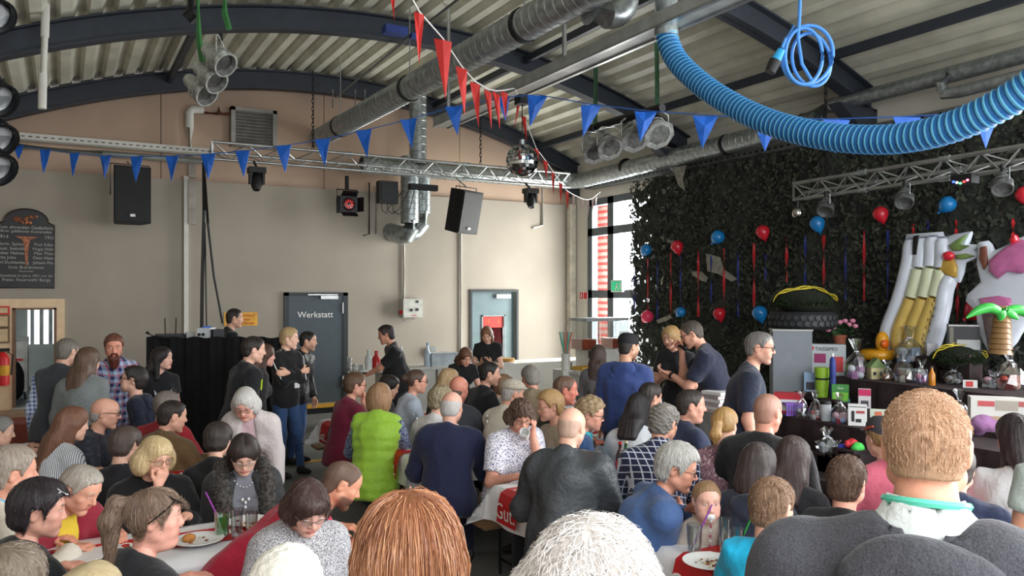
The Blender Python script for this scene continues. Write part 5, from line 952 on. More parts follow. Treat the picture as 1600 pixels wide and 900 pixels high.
def pacifier(i):
    m = MB(); R = Matrix.Rotation(-math.pi / 2, 3, 'X'); m.lathe([(0.02, 0.0), (0.021, 0.004), (0.018, 0.008), (0.008, 0.012), (0.007, 0.018), (0.0001, 0.02)], (0, 0.1, -0.062), 14, R, sx=1.25); i['hpart']('pacifier', m, WHITE)
    for k in range(9): m = MB(); p = i['toh']((0.0, 0.105, -0.085)).lerp(Vector(i['J']['chest'] + i['fw'] * 0.14 - i['up'] * 0.05), k / 8); m.ell(p, (0.008, 0.008, 0.008), 8, 6); i['bpart']('bead', m, flat('bead_pink', (196, 90, 120)) if k % 2 else WHITE)
person('baby', 1104, 751, 'baby with pacifier in cream hooded jacket on the blue-jacketed man\'s lap', 4.22, 168, 165, 4, H=0.95, kid=1, hs=0.86, top=T(C('baby_fleece', (206, 192, 178)), hood=1, g=0.02), style='short', thick=0.008, line=0.085, hair=(176, 140, 104), hair2=(128, 96, 66), brow=(180, 140, 110), arms=('lap', 'lap'), skin=(228, 176, 158), res=2, extra=pacifier)
person('turquoiseboy', 1207, 745, 'boy with short brown hair in turquoise and white sports shirt, back turned', 3.6, 15, 25, 6, H=1.45, kid=1, top=T(C('turquoise_jersey', (22, 172, 214), rough=0.6), sleeve=0.7, g=0.022), style='short', thick=0.013, hair=(162, 128, 100), hair2=(104, 78, 60), skin=(222, 164, 142), res=2, strands=(1800, 0.035, 0.0008), sclip=-0.06, sjit=0.3, scol=(184, 148, 118), extra=choker)
person('blackteeboy', 1323, 710, 'boy with short brown hair and red neck cord in black T-shirt', 4.0, 8, 15, 4, H=1.45, kid=1, top=T((26, 26, 28), sleeve=0.7, g=0.02), style='short', thick=0.012, top_=0.008, hair=(112, 84, 66), hair2=(62, 44, 36), skin=(222, 160, 138), res=2, sclip=-0.06, strands=(1500, 0.04, 0.0008), scol=(128, 98, 76), extra=choker)
person('capgirl', 1378, 645, 'girl in dark red-striped cap with blond tail and pink top, mostly hidden', 4.5, 330, 330, 4, sex='f', H=1.6, kid=0, hcov=0.02, top=T((216, 108, 130), g=0.02), style='ponytail', len=0.18, tailz=0.0, thick=0.01, hair=(176, 140, 92), hair2=(110, 80, 50), extra=lambda i: cap_on(i, (62, 60, 64), (196, 66, 50)))
person('navyhidden', 1492, 690, 'person in navy sweater almost hidden by the grey hood', 3.9, 5, 5, 4, w=1.15, top=T((36, 44, 72), g=0.026), style='short', hair=(70, 56, 48))
person('whitetop', 1586, 645, 'woman with long dark hair in white off-shoulder top', 4.2, 10, -30, 8, sex='f', top=T((222, 222, 224), sleeve=0.5, g=0.018, noff=-0.03), style='long', len=0.14, hair=(50, 34, 36), hair2=(22, 14, 16), skin=(196, 134, 108))
person('edgegrey', 1700, 600, 'person in grey sleeveless top at the edge of the view', 3.0, 355, 355, 4, w=1.05, pose='stand', top=T((176, 186, 180), sleeve=0.4, g=0.02), style='short', hair=(90, 70, 56), arms=('down', 'down'), skin=(204, 146, 120))
# ================================================================= UNDER THE ROOF
def duct(mb, p0, p1, r, n=18, pitch=0.14, rid=0.006):
    p0 = Vector(p0); p1 = Vector(p1); L = (p1 - p0).length; k = max(int(L / pitch), 1); x, y, d = frame(p1 - p0); vs = []; fs = []
    zs = []
    for i in range(k):
        z = L * i / k; zs += [(z, r), (z + pitch * 0.42, r), (z + pitch * 0.47, r + rid), (z + pitch * 0.53, r + rid), (z + pitch * 0.58, r)]
    zs.append((L, r))
    for z, q in zs: vs += [p0 + d * z + x * (q * math.cos(2 * math.pi * j / n)) + y * (q * math.sin(2 * math.pi * j / n)) for j in range(n)]
    for i in range(len(zs) - 1): a = i * n; fs += [(a + j, a + (j + 1) % n, a + n + (j + 1) % n, a + n + j) for j in range(n)]
    return mb.add(vs, fs)
def arcpts(c, a, b, r, n=6, full=math.pi / 2):
    """quarter bend from direction a to direction b around corner c"""
    a = Vector(a); b = Vector(b); return [Vector(c) - a * r + a * (r * math.sin(full * i / n)) + b * (r * (1 - math.cos(full * i / n))) for i in range(n + 1)]
# big spiral duct along the hall
A = onY(498, 216, 14.3); B = onX(1000, -60, A.x)
dk = thing('spiral_duct', 'large galvanised spiral duct running the length of the vault', 'duct', (A.x, 10, A.z))
mb = MB(); duct(mb, A, B, 0.165); mb.build('pipe', STEEL, dk, True)
for f in (0.14, 0.47, 0.80):
    p = A.lerp(B, f); d = (B - A).normalized(); mb = MB(); mb.cyl(p - d * 0.03, p + d * 0.03, 0.18, 18); mb.build('clamp', BLACKM, dk, True)
    mb = MB(); mb.cyl(p + Vector((0, 0, 0.17)), (p.x, p.y, zarch(p.x) + 0.36), 0.008, 6); mb.build('hanger_rod', STEEL, dk)
p = onX(905, 15, A.x); mb = MB(); q = p + Vector((0.28, 0.0, 0.0)); mb.tube([p + Vector((0.1, 0, 0))] + arcpts((q.x + 0.25, q.y, q.z), (1, 0, 0), (0, 0, 1), 0.22) + [Vector((q.x + 0.25, q.y, q.z + 0.7))], 0.12, 16); mb.build('elbow', STEEL, dk, True)
# trunking rail with the exhaust hose
RX, RZ = 4.64, 4.50
rail = thing('extraction_rail', 'pale grey extraction rail hung below the arches, hose docked to it', 'rail', (RX, 7, RZ))
mb = MB(); mb.bb((RX - 0.12, 2.0, RZ - 0.06), (RX + 0.12, 10.25, RZ + 0.06)); mb.build('channel', mat('rail_grey', (160, 162, 158), 0.45, 0.2), rail)
mb = MB(); mb.bb((RX - 0.13, 2.0, RZ - 0.075), (RX - 0.09, 10.25, RZ - 0.055)); mb.bb((RX + 0.09, 2.0, RZ - 0.075), (RX + 0.13, 10.25, RZ - 0.055)); mb.build('lip', ALU, rail)
for y in (10.0, 7.1, 4.6): mb = MB(); mb.cyl((RX, y, RZ + 0.05), (RX, y, zarch(RX) + 0.33), 0.025, 8); mb.build('hanger_post', ALU, rail)
hp = [(1041, 48), (1046, 72), (1062, 100), (1100, 135), (1150, 167), (1200, 190), (1250, 205), (1300, 214), (1350, 218), (1400, 217), (1450, 209), (1500, 194), (1550, 171), (1600, 142), (1660, 95), (1720, 30)]
P3 = [onX(a, b, RX + 0.02 * k / 15) for k, (a, b) in enumerate(hp)]
def smooth_path(P, step):
    out = []
    for i in range(len(P) - 1):
        p0, p1, p2, p3 = P[max(i - 1, 0)], P[i], P[i + 1], P[min(i + 2, len(P) - 1)]
        for k in range(24):
            t = k / 24; out.append(0.5 * ((2 * p1) + (p2 - p0) * t + (2 * p0 - 5 * p1 + 4 * p2 - p3) * t * t + (3 * p1 - p0 - 3 * p2 + p3) * t ** 3))
    out.append(P[-1]); res = [out[0]]; acc = 0
    for a, b in zip(out[:-1], out[1:]):
        L = (b - a).length
        while acc + L >= step:
            f = (step - acc) / L; a = a.lerp(b, f); res.append(a.copy()); L = (b - a).length; acc = 0
        acc += L
    return res
hz = thing('exhaust_hose', 'thick ribbed light blue exhaust hose sagging from the rail', 'hose', P3[8])
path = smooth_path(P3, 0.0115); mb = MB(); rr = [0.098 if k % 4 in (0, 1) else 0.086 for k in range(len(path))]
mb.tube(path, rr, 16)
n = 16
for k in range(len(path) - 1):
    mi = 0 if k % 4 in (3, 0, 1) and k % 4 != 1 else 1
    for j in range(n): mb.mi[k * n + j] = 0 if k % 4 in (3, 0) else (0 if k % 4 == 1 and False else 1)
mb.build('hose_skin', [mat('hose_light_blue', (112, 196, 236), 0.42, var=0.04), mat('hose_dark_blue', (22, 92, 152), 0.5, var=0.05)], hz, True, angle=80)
mb = MB(); mb.cyl(P3[0] + Vector((0, 0, -0.05)), P3[0] + Vector((0, 0, 0.08)), 0.105, 18); mb.build('clamp', STEEL, hz, True); mb = MB(); mb.cyl(P3[0] + Vector((0, 0, 0.12)), P3[0] + Vector((0, 0, 1.1)), 0.10, 16); mb.build('stub_pipe', STEEL, rail, True)
# coil of blue power cable with plug
cb = thing('cable_coil', 'coil of blue power cable with a round plug hanging from the roof', 'cable', pt(1262, 90, 5.3))
CB = mat('cable_blue', (70, 138, 214), 0.45, var=0.05); R_ = Vector((CY, -SY, 0)); K = 5.3 / FPX
def sc(px, py, off=0.0): return pt(px, py, 5.3) + Vector((SY, CY, 0)) * off
for (cx, cy, a, b, rot, off) in ((1256, 88, 29, 44, 0.0, 0.0), (1264, 84, 40, 47, 0.25, 0.03), (1272, 90, 30, 42, -0.2, 0.05)):
    mb = MB(); mb.tube([sc(cx + a * math.cos(q) * math.cos(rot) - b * math.sin(q) * math.sin(rot), cy + a * math.cos(q) * math.sin(rot) + b * math.sin(q) * math.cos(rot), off) for q in [2 * math.pi * k / 36 for k in range(36)]], 0.0115, 8, closed=True); mb.build('cable_loop', CB, cb, True)
mb = MB(); mb.tube([sc(1249, -30), sc(1250, 0), sc(1249, 30), sc(1247, 60), sc(1253, 100), sc(1268, 125)], 0.0115, 8); mb.build('cable_drop', CB, cb, True)
mb = MB(); mb.tube([sc(1240, 40), sc(1228, 60), sc(1222, 75)], 0.0115, 8); mb.build('cable_tail', CB, cb, True)
mb = MB(); mb.cyl(sc(1221, 78), sc(1212, 95), 0.026, 12, 0.036); mb.build('plug_body', mat('plug_blue', (40, 150, 205), 0.4), cb, True); mb = MB(); mb.cyl(sc(1212, 95), sc(1203, 113), 0.042, 12, 0.036); mb.build('plug_cap', BLACK, cb, True)
# ---- trusses
def truss(name, label, a, b, h, dep, step, r=0.024, r2=0.009):
    """three-chord truss from a to b (top chord), height h, third chord behind by vector dep"""
    a = Vector(a); b = Vector(b); d = (b - a).normalized(); L = (b - a).length; t = thing(name, label, 'truss', (a + b) / 2 - Vector((0, 0, h)))
    lines = [Vector((0, 0, 0)), Vector((0, 0, -h)), Vector(dep) + Vector((0, 0, -h * 0.5))]
    for o in lines: mb = MB(); mb.cyl(a + o, b + o, r, 10); mb.build('chord', ALU, t, True)
    k = int(L / step); me = {}
    for s0, s1 in ((0, 1), (0, 2), (2, 1)):
        for i in range(k):
            p = a + d * (i * step) + lines[s0 if i % 2 == 0 else s1]; q = a + d * ((i + 1) * step) + lines[s1 if i % 2 == 0 else s0]
            mb = MB(); mb.cyl(p, q, r2, 6); mb.build('brace', ALU, t, True)
    for f in (0.0, 1.0):
        e = a.lerp(b, f); mb = MB(); mb.tube([e + o for o in lines], r * 0.7, 6, closed=True); mb.build('end_frame', ALU, t, True)
    for f in (0.33, 0.66):
        e = a.lerp(b, f)
        for o in lines: mb = MB(); mb.cyl(e + o - d * 0.06, e + o + d * 0.06, r * 1.35, 10); mb.build('coupler', STEEL, t, True)
    return t
TY = 13.2; a_ = onY(332, 229, TY); ZT = 4.49
truss('lighting_truss', 'long aluminium lighting truss along the back of the hall', (a_.x, TY, ZT), (8.75, TY, ZT), 0.27, (0, 0.24, 0), 0.27)
truss('stage_truss', 'shorter aluminium truss over the prize tables by the camouflage net', onX(1240, 287, 8.2), onX(1640, 221, 8.2), 0.21, (0.2, 0, 0), 0.20, 0.025)
def chain(name, label, top, bot, n=None, mat_=None, r=0.03):
    top = Vector(top); bot = Vector(bot); t = thing(name, label, 'chain', bot); L = (top - bot).length; n = n or int(L / 0.085); mm = None; st = L / n
    for i in range(n):
        mb = MB(); c = top.lerp(bot, (i + 0.5) / n); q = i % 2
        mb.tube([c + Vector(((r * 0.6 * math.cos(a)) if q else 0, 0 if q else (r * 0.6 * math.cos(a)), st * 0.68 * math.sin(a))) for a in [2 * math.pi * k / 10 for k in range(10)]], 0.007, 5, closed=True); mb.build('link', mat_ or BLACKM, t, True)
    return t
p = onY(489, 228, TY); chain('chain', 'long dark chain holding the truss left of the spiral duct', (p.x, TY, zarch(p.x) + 0.1), (p.x, TY, ZT), 20)
p = onY(751, 255, TY); chain('chain', 'dark chain holding the truss near the mirror ball', (p.x, TY, zarch(p.x) + 0.1), (p.x, TY, ZT), 14)
p = onX(1290, 250, 8.2); chain('chain', 'short chain holding the stage truss', (8.2, p.y, 4.75), (8.2, p.y, onX(1290, 280, 8.2).z), 14)
# ---- lamps and loudspeakers
def rot_to(d): return Vector((0, 0, 1)).rotation_difference(Vector(d).normalized()).to_matrix()
def parcan(label, pos, d, r=0.1, L=0.26, m=None, group='silver spotlights', lens=None, hang=0.16, name='spotlight', gel=False):
    pos = Vector(pos); t = thing(name, label, 'spotlight', pos, group); R = rot_to(d); m = m or mat('polished_aluminium', (196, 198, 194), 0.35, 0.7, var=0.2, scale=20)
    mb = MB(); mb.lathe([(0.001, -L * 0.75), (r * 0.45, -L * 0.75), (r * 0.6, -L * 0.62), (r * 0.62, -L * 0.4), (r * 0.85, -L * 0.25), (r * 0.9, 0), (r * 0.96, 0.01), (r * 0.98, L * 0.22), (r * 1.05, L * 0.24), (r * 1.05, L * 0.27), (r * 0.9, L * 0.27), (r * 0.85, L * 0.1)], pos, 18, R); cn = mb.build('can', m, t, True)
    mb = MB(); mb.lathe([(r * 0.86, L * 0.1), (r * 0.6, L * 0.05), (0.001, L * 0.02)], pos, 18, R); mb.build('lens', lens or mat('lamp_lens', (58, 52, 50), 0.12, var=0.2), t, True)
    for k in (-0.16, 0.05, 0.15): mb = MB(); c = pos + R @ Vector((0, 0, k * L)); mb.tube([c + R @ Vector((math.cos(a) * r * 1.0, math.sin(a) * r * 1.0, 0)) for a in [2 * math.pi * q / 16 for q in range(16)]], 0.005, 5, closed=True); mb.build('rib', m, cn, True)
    if gel: mb = MB(); mb.lathe([(r * 1.28, L * 0.27), (r * 1.28, L * 0.29), (r * 0.9, L * 0.29), (r * 0.9, L * 0.27), (r * 1.28, L * 0.27)], pos, 8, R); mb.build('gel_frame', m, cn)
    x = R @ Vector((1, 0, 0)); 
    if abs(x.z) > 0.6: x = R @ Vector((0, 1, 0))
    top = pos + Vector((0, 0, hang)); mb = MB(); mb.tube([pos + x * r * 1.06, pos + x * r * 1.06 + Vector((0, 0, hang * 0.8)), top + x * r * 0.6, top - x * r * 0.6, pos - x * r * 1.06 + Vector((0, 0, hang * 0.8)), pos - x * r * 1.06], 0.009, 6); mb.build('yoke', m, t)
    mb = MB(); mb.cyl(top, top + Vector((0, 0, 0.07)), 0.02, 8); mb.build('clamp', BLACKM, t); return t
GST = mat('green_strap', (58, 118, 62), 0.8)
RR = Vector((CY, -SY, 0)); FF = Vector((SY, CY, 0))
for (px, py, t, lab) in ((345, 95, 8.0, 'upper silver spotlight of the cluster hung on green straps'), (331, 122, 8.15, 'middle silver spotlight of the cluster hung on green straps'), (316, 142, 8.3, 'lowest silver spotlight of the cluster hung on green straps')):
    parcan(lab, pt(px, py, t), RR * 0.75 - FF * 0.35 + Vector((0, 0, -0.62)), 0.125, 0.34, group='silver spotlights on green straps', hang=0.2)
mb = MB(); mb.tube([pt(308, -20, 8.2), pt(311, 60, 8.2), pt(316, 95, 8.2)], 0.03, 4); tag(mb.build('strap', GST), 'green webbing strap at the lower side of the spotlight cluster', 'strap')
mb = MB(); mb.tube([pt(351, -20, 8.0), pt(351, 20, 8.0), pt(358, 46, 8.0)], 0.03, 4); tag(mb.build('strap', GST), 'green webbing strap above the upper spotlight of the cluster', 'strap')
mb = MB(); mb.cyl(pt(303, 20, 8.3), pt(292, 30, 8.3), 0.07, 10); mb.cyl(pt(298, -5, 8.3), pt(298, 30, 8.3), 0.03, 8); tag(mb.build('clamp_motor', BLACKM), 'black clamp bolted under the second arch', 'clamp')
bar = thing('lamp_bar', 'black lamp bar on green straps under the second arch', 'bar', pt(985, 190, 8.7)); mb = MB(); mb.cyl(pt(925, 200, 9.3), pt(1035, 168, 8.2), 0.045, 10); mb.build('tube', BLACKM, bar, True)
for a, b, t in (((931, 104), (930, 196), 9.2), ((1026, 60), (1027, 168), 8.3)): mb = MB(); mb.tube([pt(a[0], a[1], t), pt(b[0], b[1], t)], 0.032, 4); mb.build('strap', mat('dark_green_strap', (44, 78, 52), 0.8), bar)
REDL = mat('red_gel', (150, 40, 36), 0.3)
for (px, py, t, lab, ln, rr_) in ((926, 233, 9.2, 'first spotlight on the black lamp bar, next to the mirror ball', None, 0.12), (950, 226, 9.0, 'second spotlight on the black lamp bar', None, 0.125), (989, 212, 8.7, 'third spotlight on the black lamp bar with red filter', REDL, 0.13), (1025, 205, 8.4, 'largest spotlight at the end of the black lamp bar', REDL, 0.135)):
    parcan(lab, pt(px, py, t), -FF * 0.62 + RR * 0.25 + Vector((0, 0, -0.55)), rr_, 0.3, group='spotlights on the black lamp bar', lens=ln or mat('dark_lens', (30, 28, 34), 0.1), hang=0.2, gel=True)
BLK2 = mat('black_can', (24, 24, 26), 0.3, 0.5)
BRL = mat('bright_lens', (225, 228, 232), 0.12)
for (px, py, lab) in ((-12, 20, 'topmost black spotlight at the edge with pale lens'), (-8, 150, 'second black spotlight at the edge, lens turned down'), (-8, 212, 'third black spotlight at the edge'), (-10, 258, 'lowest black spotlight at the edge')):
    parcan(lab, pt(px, py, 5.4), RR * 0.8 - FF * 0.3 + Vector((0, 0, -0.5)), 0.115, 0.3, m=BLK2, group='black spotlights by the left wall', lens=BRL, hang=0.18)
mb = MB(); mb.cyl(pt(-22, -80, 5.4), pt(-22, 300, 5.4), 0.02, 8); tag(mb.build('lamp_pole', BLACKM), 'vertical black pole carrying the edge spotlights', 'pole')
for (px, py, lab) in ((1290, 326, 'first spotlight under the stage truss'), (1413, 312, 'second spotlight under the stage truss'), (1566, 290, 'third spotlight under the stage truss, honeycomb lens')):
    p = onX(px, py, 8.1); parcan(lab, p, Vector((-0.55, -0.35, -0.75)), 0.095, 0.22, m=mat('dull_aluminium', (140, 142, 142), 0.4, 0.8), group='spotlights under the stage truss', lens=mat('milky_lens', (150, 152, 150), 0.2), hang=0.14)
t = thing('lamp_bulb', 'small chrome reflector bulb at the end of the stage truss', 'bulb', onX(1246, 334, 8.2)); mb = MB(); c = onX(1246, 333, 8.2); mb.ell(c, (0.07, 0.07, 0.075), 14, 10); mb.build('reflector', mat('chrome', (200, 200, 196), 0.1, 1.0), t, True); mb = MB(); mb.cyl(c + Vector((0, 0, 0.06)), c + Vector((0, 0, 0.15)), 0.02, 8); mb.build('socket', BLACKM, t)
t = thing('effect_light', 'small black effect light glowing red green and blue', 'light', onX(1503, 285, 8.1)); c = onX(1503, 283, 8.1); mb = MB(); mb.box(c + Vector((0.05, 0, 0.02)), (0.14, 0.22, 0.1)); mb.build('housing', BLACK, t)
for k, cc in enumerate(((60, 90, 255), (240, 250, 255), (80, 230, 120), (255, 60, 60), (255, 120, 160))): mb = MB(); mb.ell(c + Vector((-0.025, 0.075 - 0.037 * k, -0.012 - 0.012 * (1 - abs(k - 2)))), (0.012, 0.015, 0.012), 8, 6); mb.build('led', mat('led_%d' % k, cc, emit=3.0), t)
def speaker(label, c, w, h, d, R, badge=True):
    t = thing('loudspeaker', label, 'loudspeaker', c); c = Vector(c); M = Matrix.Translation(c) @ R.to_4x4()
    mb = MB(); pl = [(-w / 2, -d / 2), (w / 2, -d / 2), (w * 0.36, d / 2), (-w * 0.36, d / 2)]; mb.prism([(x, y) for x, y in pl], M @ Matrix.Translation((0, 0, -h / 2)), h); mb.build('cabinet', mat('speaker_black', (16, 16, 18), 0.7, var=0.2, bump=0.1, bscale=120), t); cab = t.children[-1]
    mb = MB(); mb.prism([(-w * 0.46, -h * 0.47), (w * 0.46, -h * 0.47), (w * 0.46, h * 0.47), (-w * 0.46, h * 0.47)], M @ Matrix.Translation((0, -d / 2 - 0.012, 0)) @ Matrix.Rotation(math.pi / 2, 4, 'X'), -0.012); mb.build('grille', mat('speaker_grille', (22, 22, 24), 0.6, bump=0.3, bscale=300), cab)
    if badge: mb = MB(); mb.prism([(-0.035, -0.02), (0.035, -0.02), (0.035, 0.02), (-0.035, 0.02)], M @ Matrix.Translation((0, -d / 2 - 0.026, -h * 0.37)) @ Matrix.Rotation(math.pi / 2, 4, 'X'), -0.003); mb.build('badge', WHITE, cab)
    mb = MB(); mb.tube([M @ Vector(v) for v in ((-w / 2 - 0.012, 0, 0), (-w / 2 - 0.012, 0, h / 2 + 0.05), (w / 2 + 0.012, 0, h / 2 + 0.05), (w / 2 + 0.012, 0, 0))], 0.011, 5); mb.build('bracket', BLACKM, t); mb = MB(); mb.cyl(M @ Vector((0, 0, h / 2 + 0.05)), (c.x, TY if c.z + h / 2 > 3.5 and c.y < 13.3 else YB - 0.2, 4.23), 0.012, 6); mb.build('hook', STEEL, t); return t
k = lambda px: onY(px, 0, TY).x
p = onY(203, 306, 13.6); speaker('black loudspeaker hung high on the plain plaster beside the memorial board', p, 0.52, 0.86, 0.42, Matrix.Rotation(0.1, 3, 'Z'))
p = onY(723, 330, 12.9); speaker('black loudspeaker tilted downwards under the truss near the mirror ball', p, 0.5, 0.76, 0.4, Matrix.Rotation(0.35, 3, 'Z') @ Matrix.Rotation(0.22, 3, 'X'))
p = onY(605, 301, 13.0); t = thing('dimmer_box', 'black power box with dangling leads hung under the truss', 'dimmer', p); mb = MB(); mb.box(p, (0.34, 0.16, 0.38)); mb.build('case', BLACK, t); mb = MB(); mb.box(p + Vector((0, -0.085, 0.0)), (0.26, 0.015, 0.3)); mb.build('front_plate', BLACKM, t)
for o in (-0.1, 0.0, 0.1): mb = MB(); q = p + Vector((o, 0, -0.19)); mb.tube([q, q + Vector((0.01, 0, -0.12)), q + Vector((0.09, 0, -0.17)), q + Vector((0.2 + o, -0.02, -0.1)), q + Vector((0.4, 0, 0.25))], 0.008, 5); mb.build('lead', BLACK, t, True)
p = onY(661, 293, 13.0); t = thing('strip_light', 'long black strip light clamped under the truss', 'light', p); mb = MB(); mb.box(p, (0.52, 0.13, 0.1)); mb.build('housing', BLACK, t); mb = MB(); mb.box(p - Vector((0, 0.03, 0.055)), (0.48, 0.06, 0.012)); mb.build('lens', mat('dark_lens', (30, 28, 34), 0.1), t)
for px, py, lab in ((401, 281, 'black moving-head light under the left part of the truss'), (829, 311, 'black moving-head light under the end of the truss by the mirror ball')):
    p = onY(px, py, 13.0); t = thing('moving_head', lab, 'light', p); mb = MB(); mb.box(p + Vector((0, 0, 0.15)), (0.26, 0.2, 0.09)); mb.build('base', BLACK, t); mb = MB(); mb.cyl(p + Vector((0, 0, 0.19)), (p.x, TY, 4.23), 0.02, 8); mb.build('clamp', BLACKM, t)
    for s_ in (-1, 1): mb = MB(); mb.box(p + Vector((s_ * 0.1, 0, 0.03)), (0.035, 0.1, 0.2), taper=1.1); mb.build('yoke_arm', BLACK, t)
    mb = MB(); mb.lathe([(0.001, 0.12), (0.06, 0.11), (0.085, 0.03), (0.085, -0.1), (0.06, -0.17), (0.055, -0.18), (0.001, -0.16)], p, 14, rot_to((0.1, 0.35, 0.9))); mb.build('head', BLACK, t, True); mb = MB(); mb.ell(p + Vector((-0.012, -0.075, -0.03)), (0.02, 0.02, 0.02), 8, 6); mb.build('lens', BRL, t, True)
p = onY(542, 320, 13.0); t = thing('barndoor_light', 'black theatre light with barn doors and glowing red lens', 'light', p); mb = MB(); mb.box(p, (0.3, 0.2, 0.27)); mb.build('housing', BLACK, t)
for s_, ax_ in ((-1, 0), (1, 0), (-1, 1), (1, 1)): mb = MB(); mb.box(p + Vector((0.19 * s_ if ax_ == 0 else 0, -0.15, 0.17 * s_ if ax_ else 0)), (0.012 if ax_ == 0 else 0.26, 0.14, 0.24 if ax_ == 0 else 0.012), R=Matrix.Rotation(0.5 * s_ * (1 if ax_ == 0 else -1), 3, 'Z' if ax_ == 0 else 'X')); mb.build('barn_door', BLACKM, t)
mb = MB(); mb.lathe([(0.11, 0.0), (0.08, 0.012), (0.001, 0.02)], p + Vector((0, -0.102, 0)), 18, Matrix.Rotation(math.pi / 2, 3, 'X')); mb.build('lens', mat('red_lens_dark', (52, 10, 14), 0.2), t)
for q in range(10): a = 2 * math.pi * q / 10; mb = MB(); mb.box(p + Vector((math.cos(a) * 0.055, -0.125, math.sin(a) * 0.055)), (0.045, 0.006, 0.012), R=Matrix.Rotation(-a, 3, 'Y')); mb.build('led', mat('led_red', (230, 60, 60), emit=0.5), t)
mb = MB(); mb.tube([p + Vector(v) for v in ((-0.17, 0, 0), (-0.17, 0, 0.25), (0.17, 0, 0.25), (0.17, 0, 0))], 0.012, 6); mb.cyl(p + Vector((0, 0, 0.25)), p + Vector((0, 0, 0.48)), 0.035, 8); mb.build('yoke', BLACKM, t)
# mirror ball
t = thing('mirror_ball', 'mirror ball hanging at the end of the rail', 'mirror ball', pt(816, 251, 9.0)); c = pt(816, 251, 9.0); mb = MB(); r = 0.185; vs = []; fs = []; nb = 15
for i in range(nb):
    th0, th1 = math.pi * (i + 0.06) / nb, math.pi * (i + 0.94) / nb; m_ = max(int(30 * math.sin((th0 + th1) / 2)), 4)
    for j in range(m_):
        a0, a1 = 2 * math.pi * (j + 0.05) / m_, 2 * math.pi * (j + 0.95) / m_; o = len(vs); tw = random.uniform(-0.03, 0.03)
        for th, a in ((th0, a0), (th0, a1), (th1, a1), (th1, a0)): vs.append(c + Vector((math.sin(th) * math.cos(a + tw), math.sin(th) * math.sin(a + tw), math.cos(th + tw))) * r)
        fs.append((o, o + 3, o + 2, o + 1))
mb.add(vs, fs); mb.build('facets', mat('mirror', (225, 228, 230), 0.05, 1.0, var=0.02), t)['kind'] = 'stuff'
mb = MB(); mb.ell(c, (r * 0.985,) * 3, 20, 14); mb.build('core', mat('ball_core', (60, 60, 62), 0.4), t, True); mb = MB(); mb.cyl(c + Vector((0, 0, r * 0.95)), c + Vector((0, 0, r + 0.05)), 0.03, 10); mb.build('cap', STEEL, t); mb = MB(); mb.cyl(c + Vector((0, 0, r)), c + Vector((0, 0, 0.72)), 0.006, 6); mb.build('cord', BLACKM, t)
mb = MB(); mb.box(c + Vector((0, 0, 0.68)), (0.13, 0.13, 0.1)); mb.build('motor', BLACK, t)
# ---- bunting
def pennants(name, label, cord, pens, cm, pm, r=0.006):
    t = thing(name, label, 'bunting', cord[len(cord) // 2]); mb = MB(); mb.tube(cord, r, 5); mb.build('cord', cm, t)
    for (a, b, tip, m_) in pens:
        a, b, tip = Vector(a), Vector(b), Vector(tip); n_ = (b - a).cross(tip - a).normalized() * 0.003; mid = (a + b + tip) / 3 + n_ * random.uniform(-6, 6); vs = [a, b, tip, mid]; mb = MB()
        e = [a, (a + b) / 2 + n_ * random.uniform(-5, 5), b, b.lerp(tip, 0.5) + n_ * random.uniform(-6, 6), tip, tip.lerp(a, 0.5) + n_ * random.uniform(-6, 6)]; k = len(e)
        mb.add([v + n_ for v in e + [mid]] + [v - n_ for v in e + [mid]], [(i, (i + 1) % k, k) for i in range(k)] + [(k + 1 + (i + 1) % k, k + 1 + i, 2 * k + 1) for i in range(k)] + [(i, k + 1 + i, k + 1 + (i + 1) % k, (i + 1) % k) for i in range(k)]); mb.build('pennant', m_, t)
    return t
PB = mat('pennant_blue', (18, 92, 190), 0.45, var=0.08, scale=14); PR = mat('pennant_red', (196, 44, 40), 0.5, var=0.08); PP = mat('pennant_pale', (214, 190, 186), 0.6)
bl = [(29, 228, 29, 249, 16), (71, 234, 68, 271, 17), (117, 240, 114, 277, 16), (165, 244, 163, 279, 18), (214, 245, 212, 285, 20), (269, 244, 268, 284, 21), (325, 241, 325, 281, 24), (379, 236, 381, 277, 23), (443, 228, 446, 270, 24), (504, 218, 508, 260, 24), (568, 204, 574, 247, 25), (638, 187, 644, 232, 26), (709, 167, 715, 212, 28), (787, 152, 790, 190, 20), (840, 148, 828, 198, 32), (924, 163, 911, 213, 33), (1009, 173, 1000, 222, 35), (1102, 180, 1097, 232, 39), (1197, 186, 1195, 237, 40), (1307, 186, 1305, 240, 42), (1417, 182, 1415, 238, 44), (1540, 176, 1540, 232, 44)]
tb = lambda px: 11.6 - 2.7 * px / 820 if px < 820 else 8.9 - 3.0 * (px - 820) / 720
cord = [pt(-60, 215, 11.9)] + [pt(a, b, tb(a)) for a, b, *_ in bl] + [pt(1680, 165, 5.2)]
pens = [(pt(a - w / 2, b + (1 if a > 820 else 0), tb(a)), pt(a + w / 2, b - (2 if a < 820 else -2), tb(a) - 0.01), pt(c, d, tb(a)), PB) for a, b, c, d, w in bl]
pennants('pennant_string', 'string of blue pennants crossing the whole hall', cord, pens, mat('cord_blue', (60, 110, 190), 0.5), PB)
rl = [(655, 18, 8, 655, 100), (692, 60, 14, 696, 155), (721, 103, 9, 726, 180), (742, 127, 8, 748, 200), (762, 139, 6, 768, 203), (775, 142, 6, 781, 203), (788, 141, 6, 790, 186)]
tr = lambda px: 5.2 + 3.7 * (px - 640) / 165 if px < 805 else 8.9 + 6.5 * (px - 805) / 130
cord = [pt(632, -25, 4.9), pt(645, 0, tr(645))] + [pt(a, b, tr(a)) for a, b, *_ in rl] + [pt(803, 138, tr(803))]
pens = [(pt(a - w, b, tr(a)), pt(a + w, b + 6, tr(a)), pt(c, d, tr(a)), PR) for a, b, w, c, d in rl]
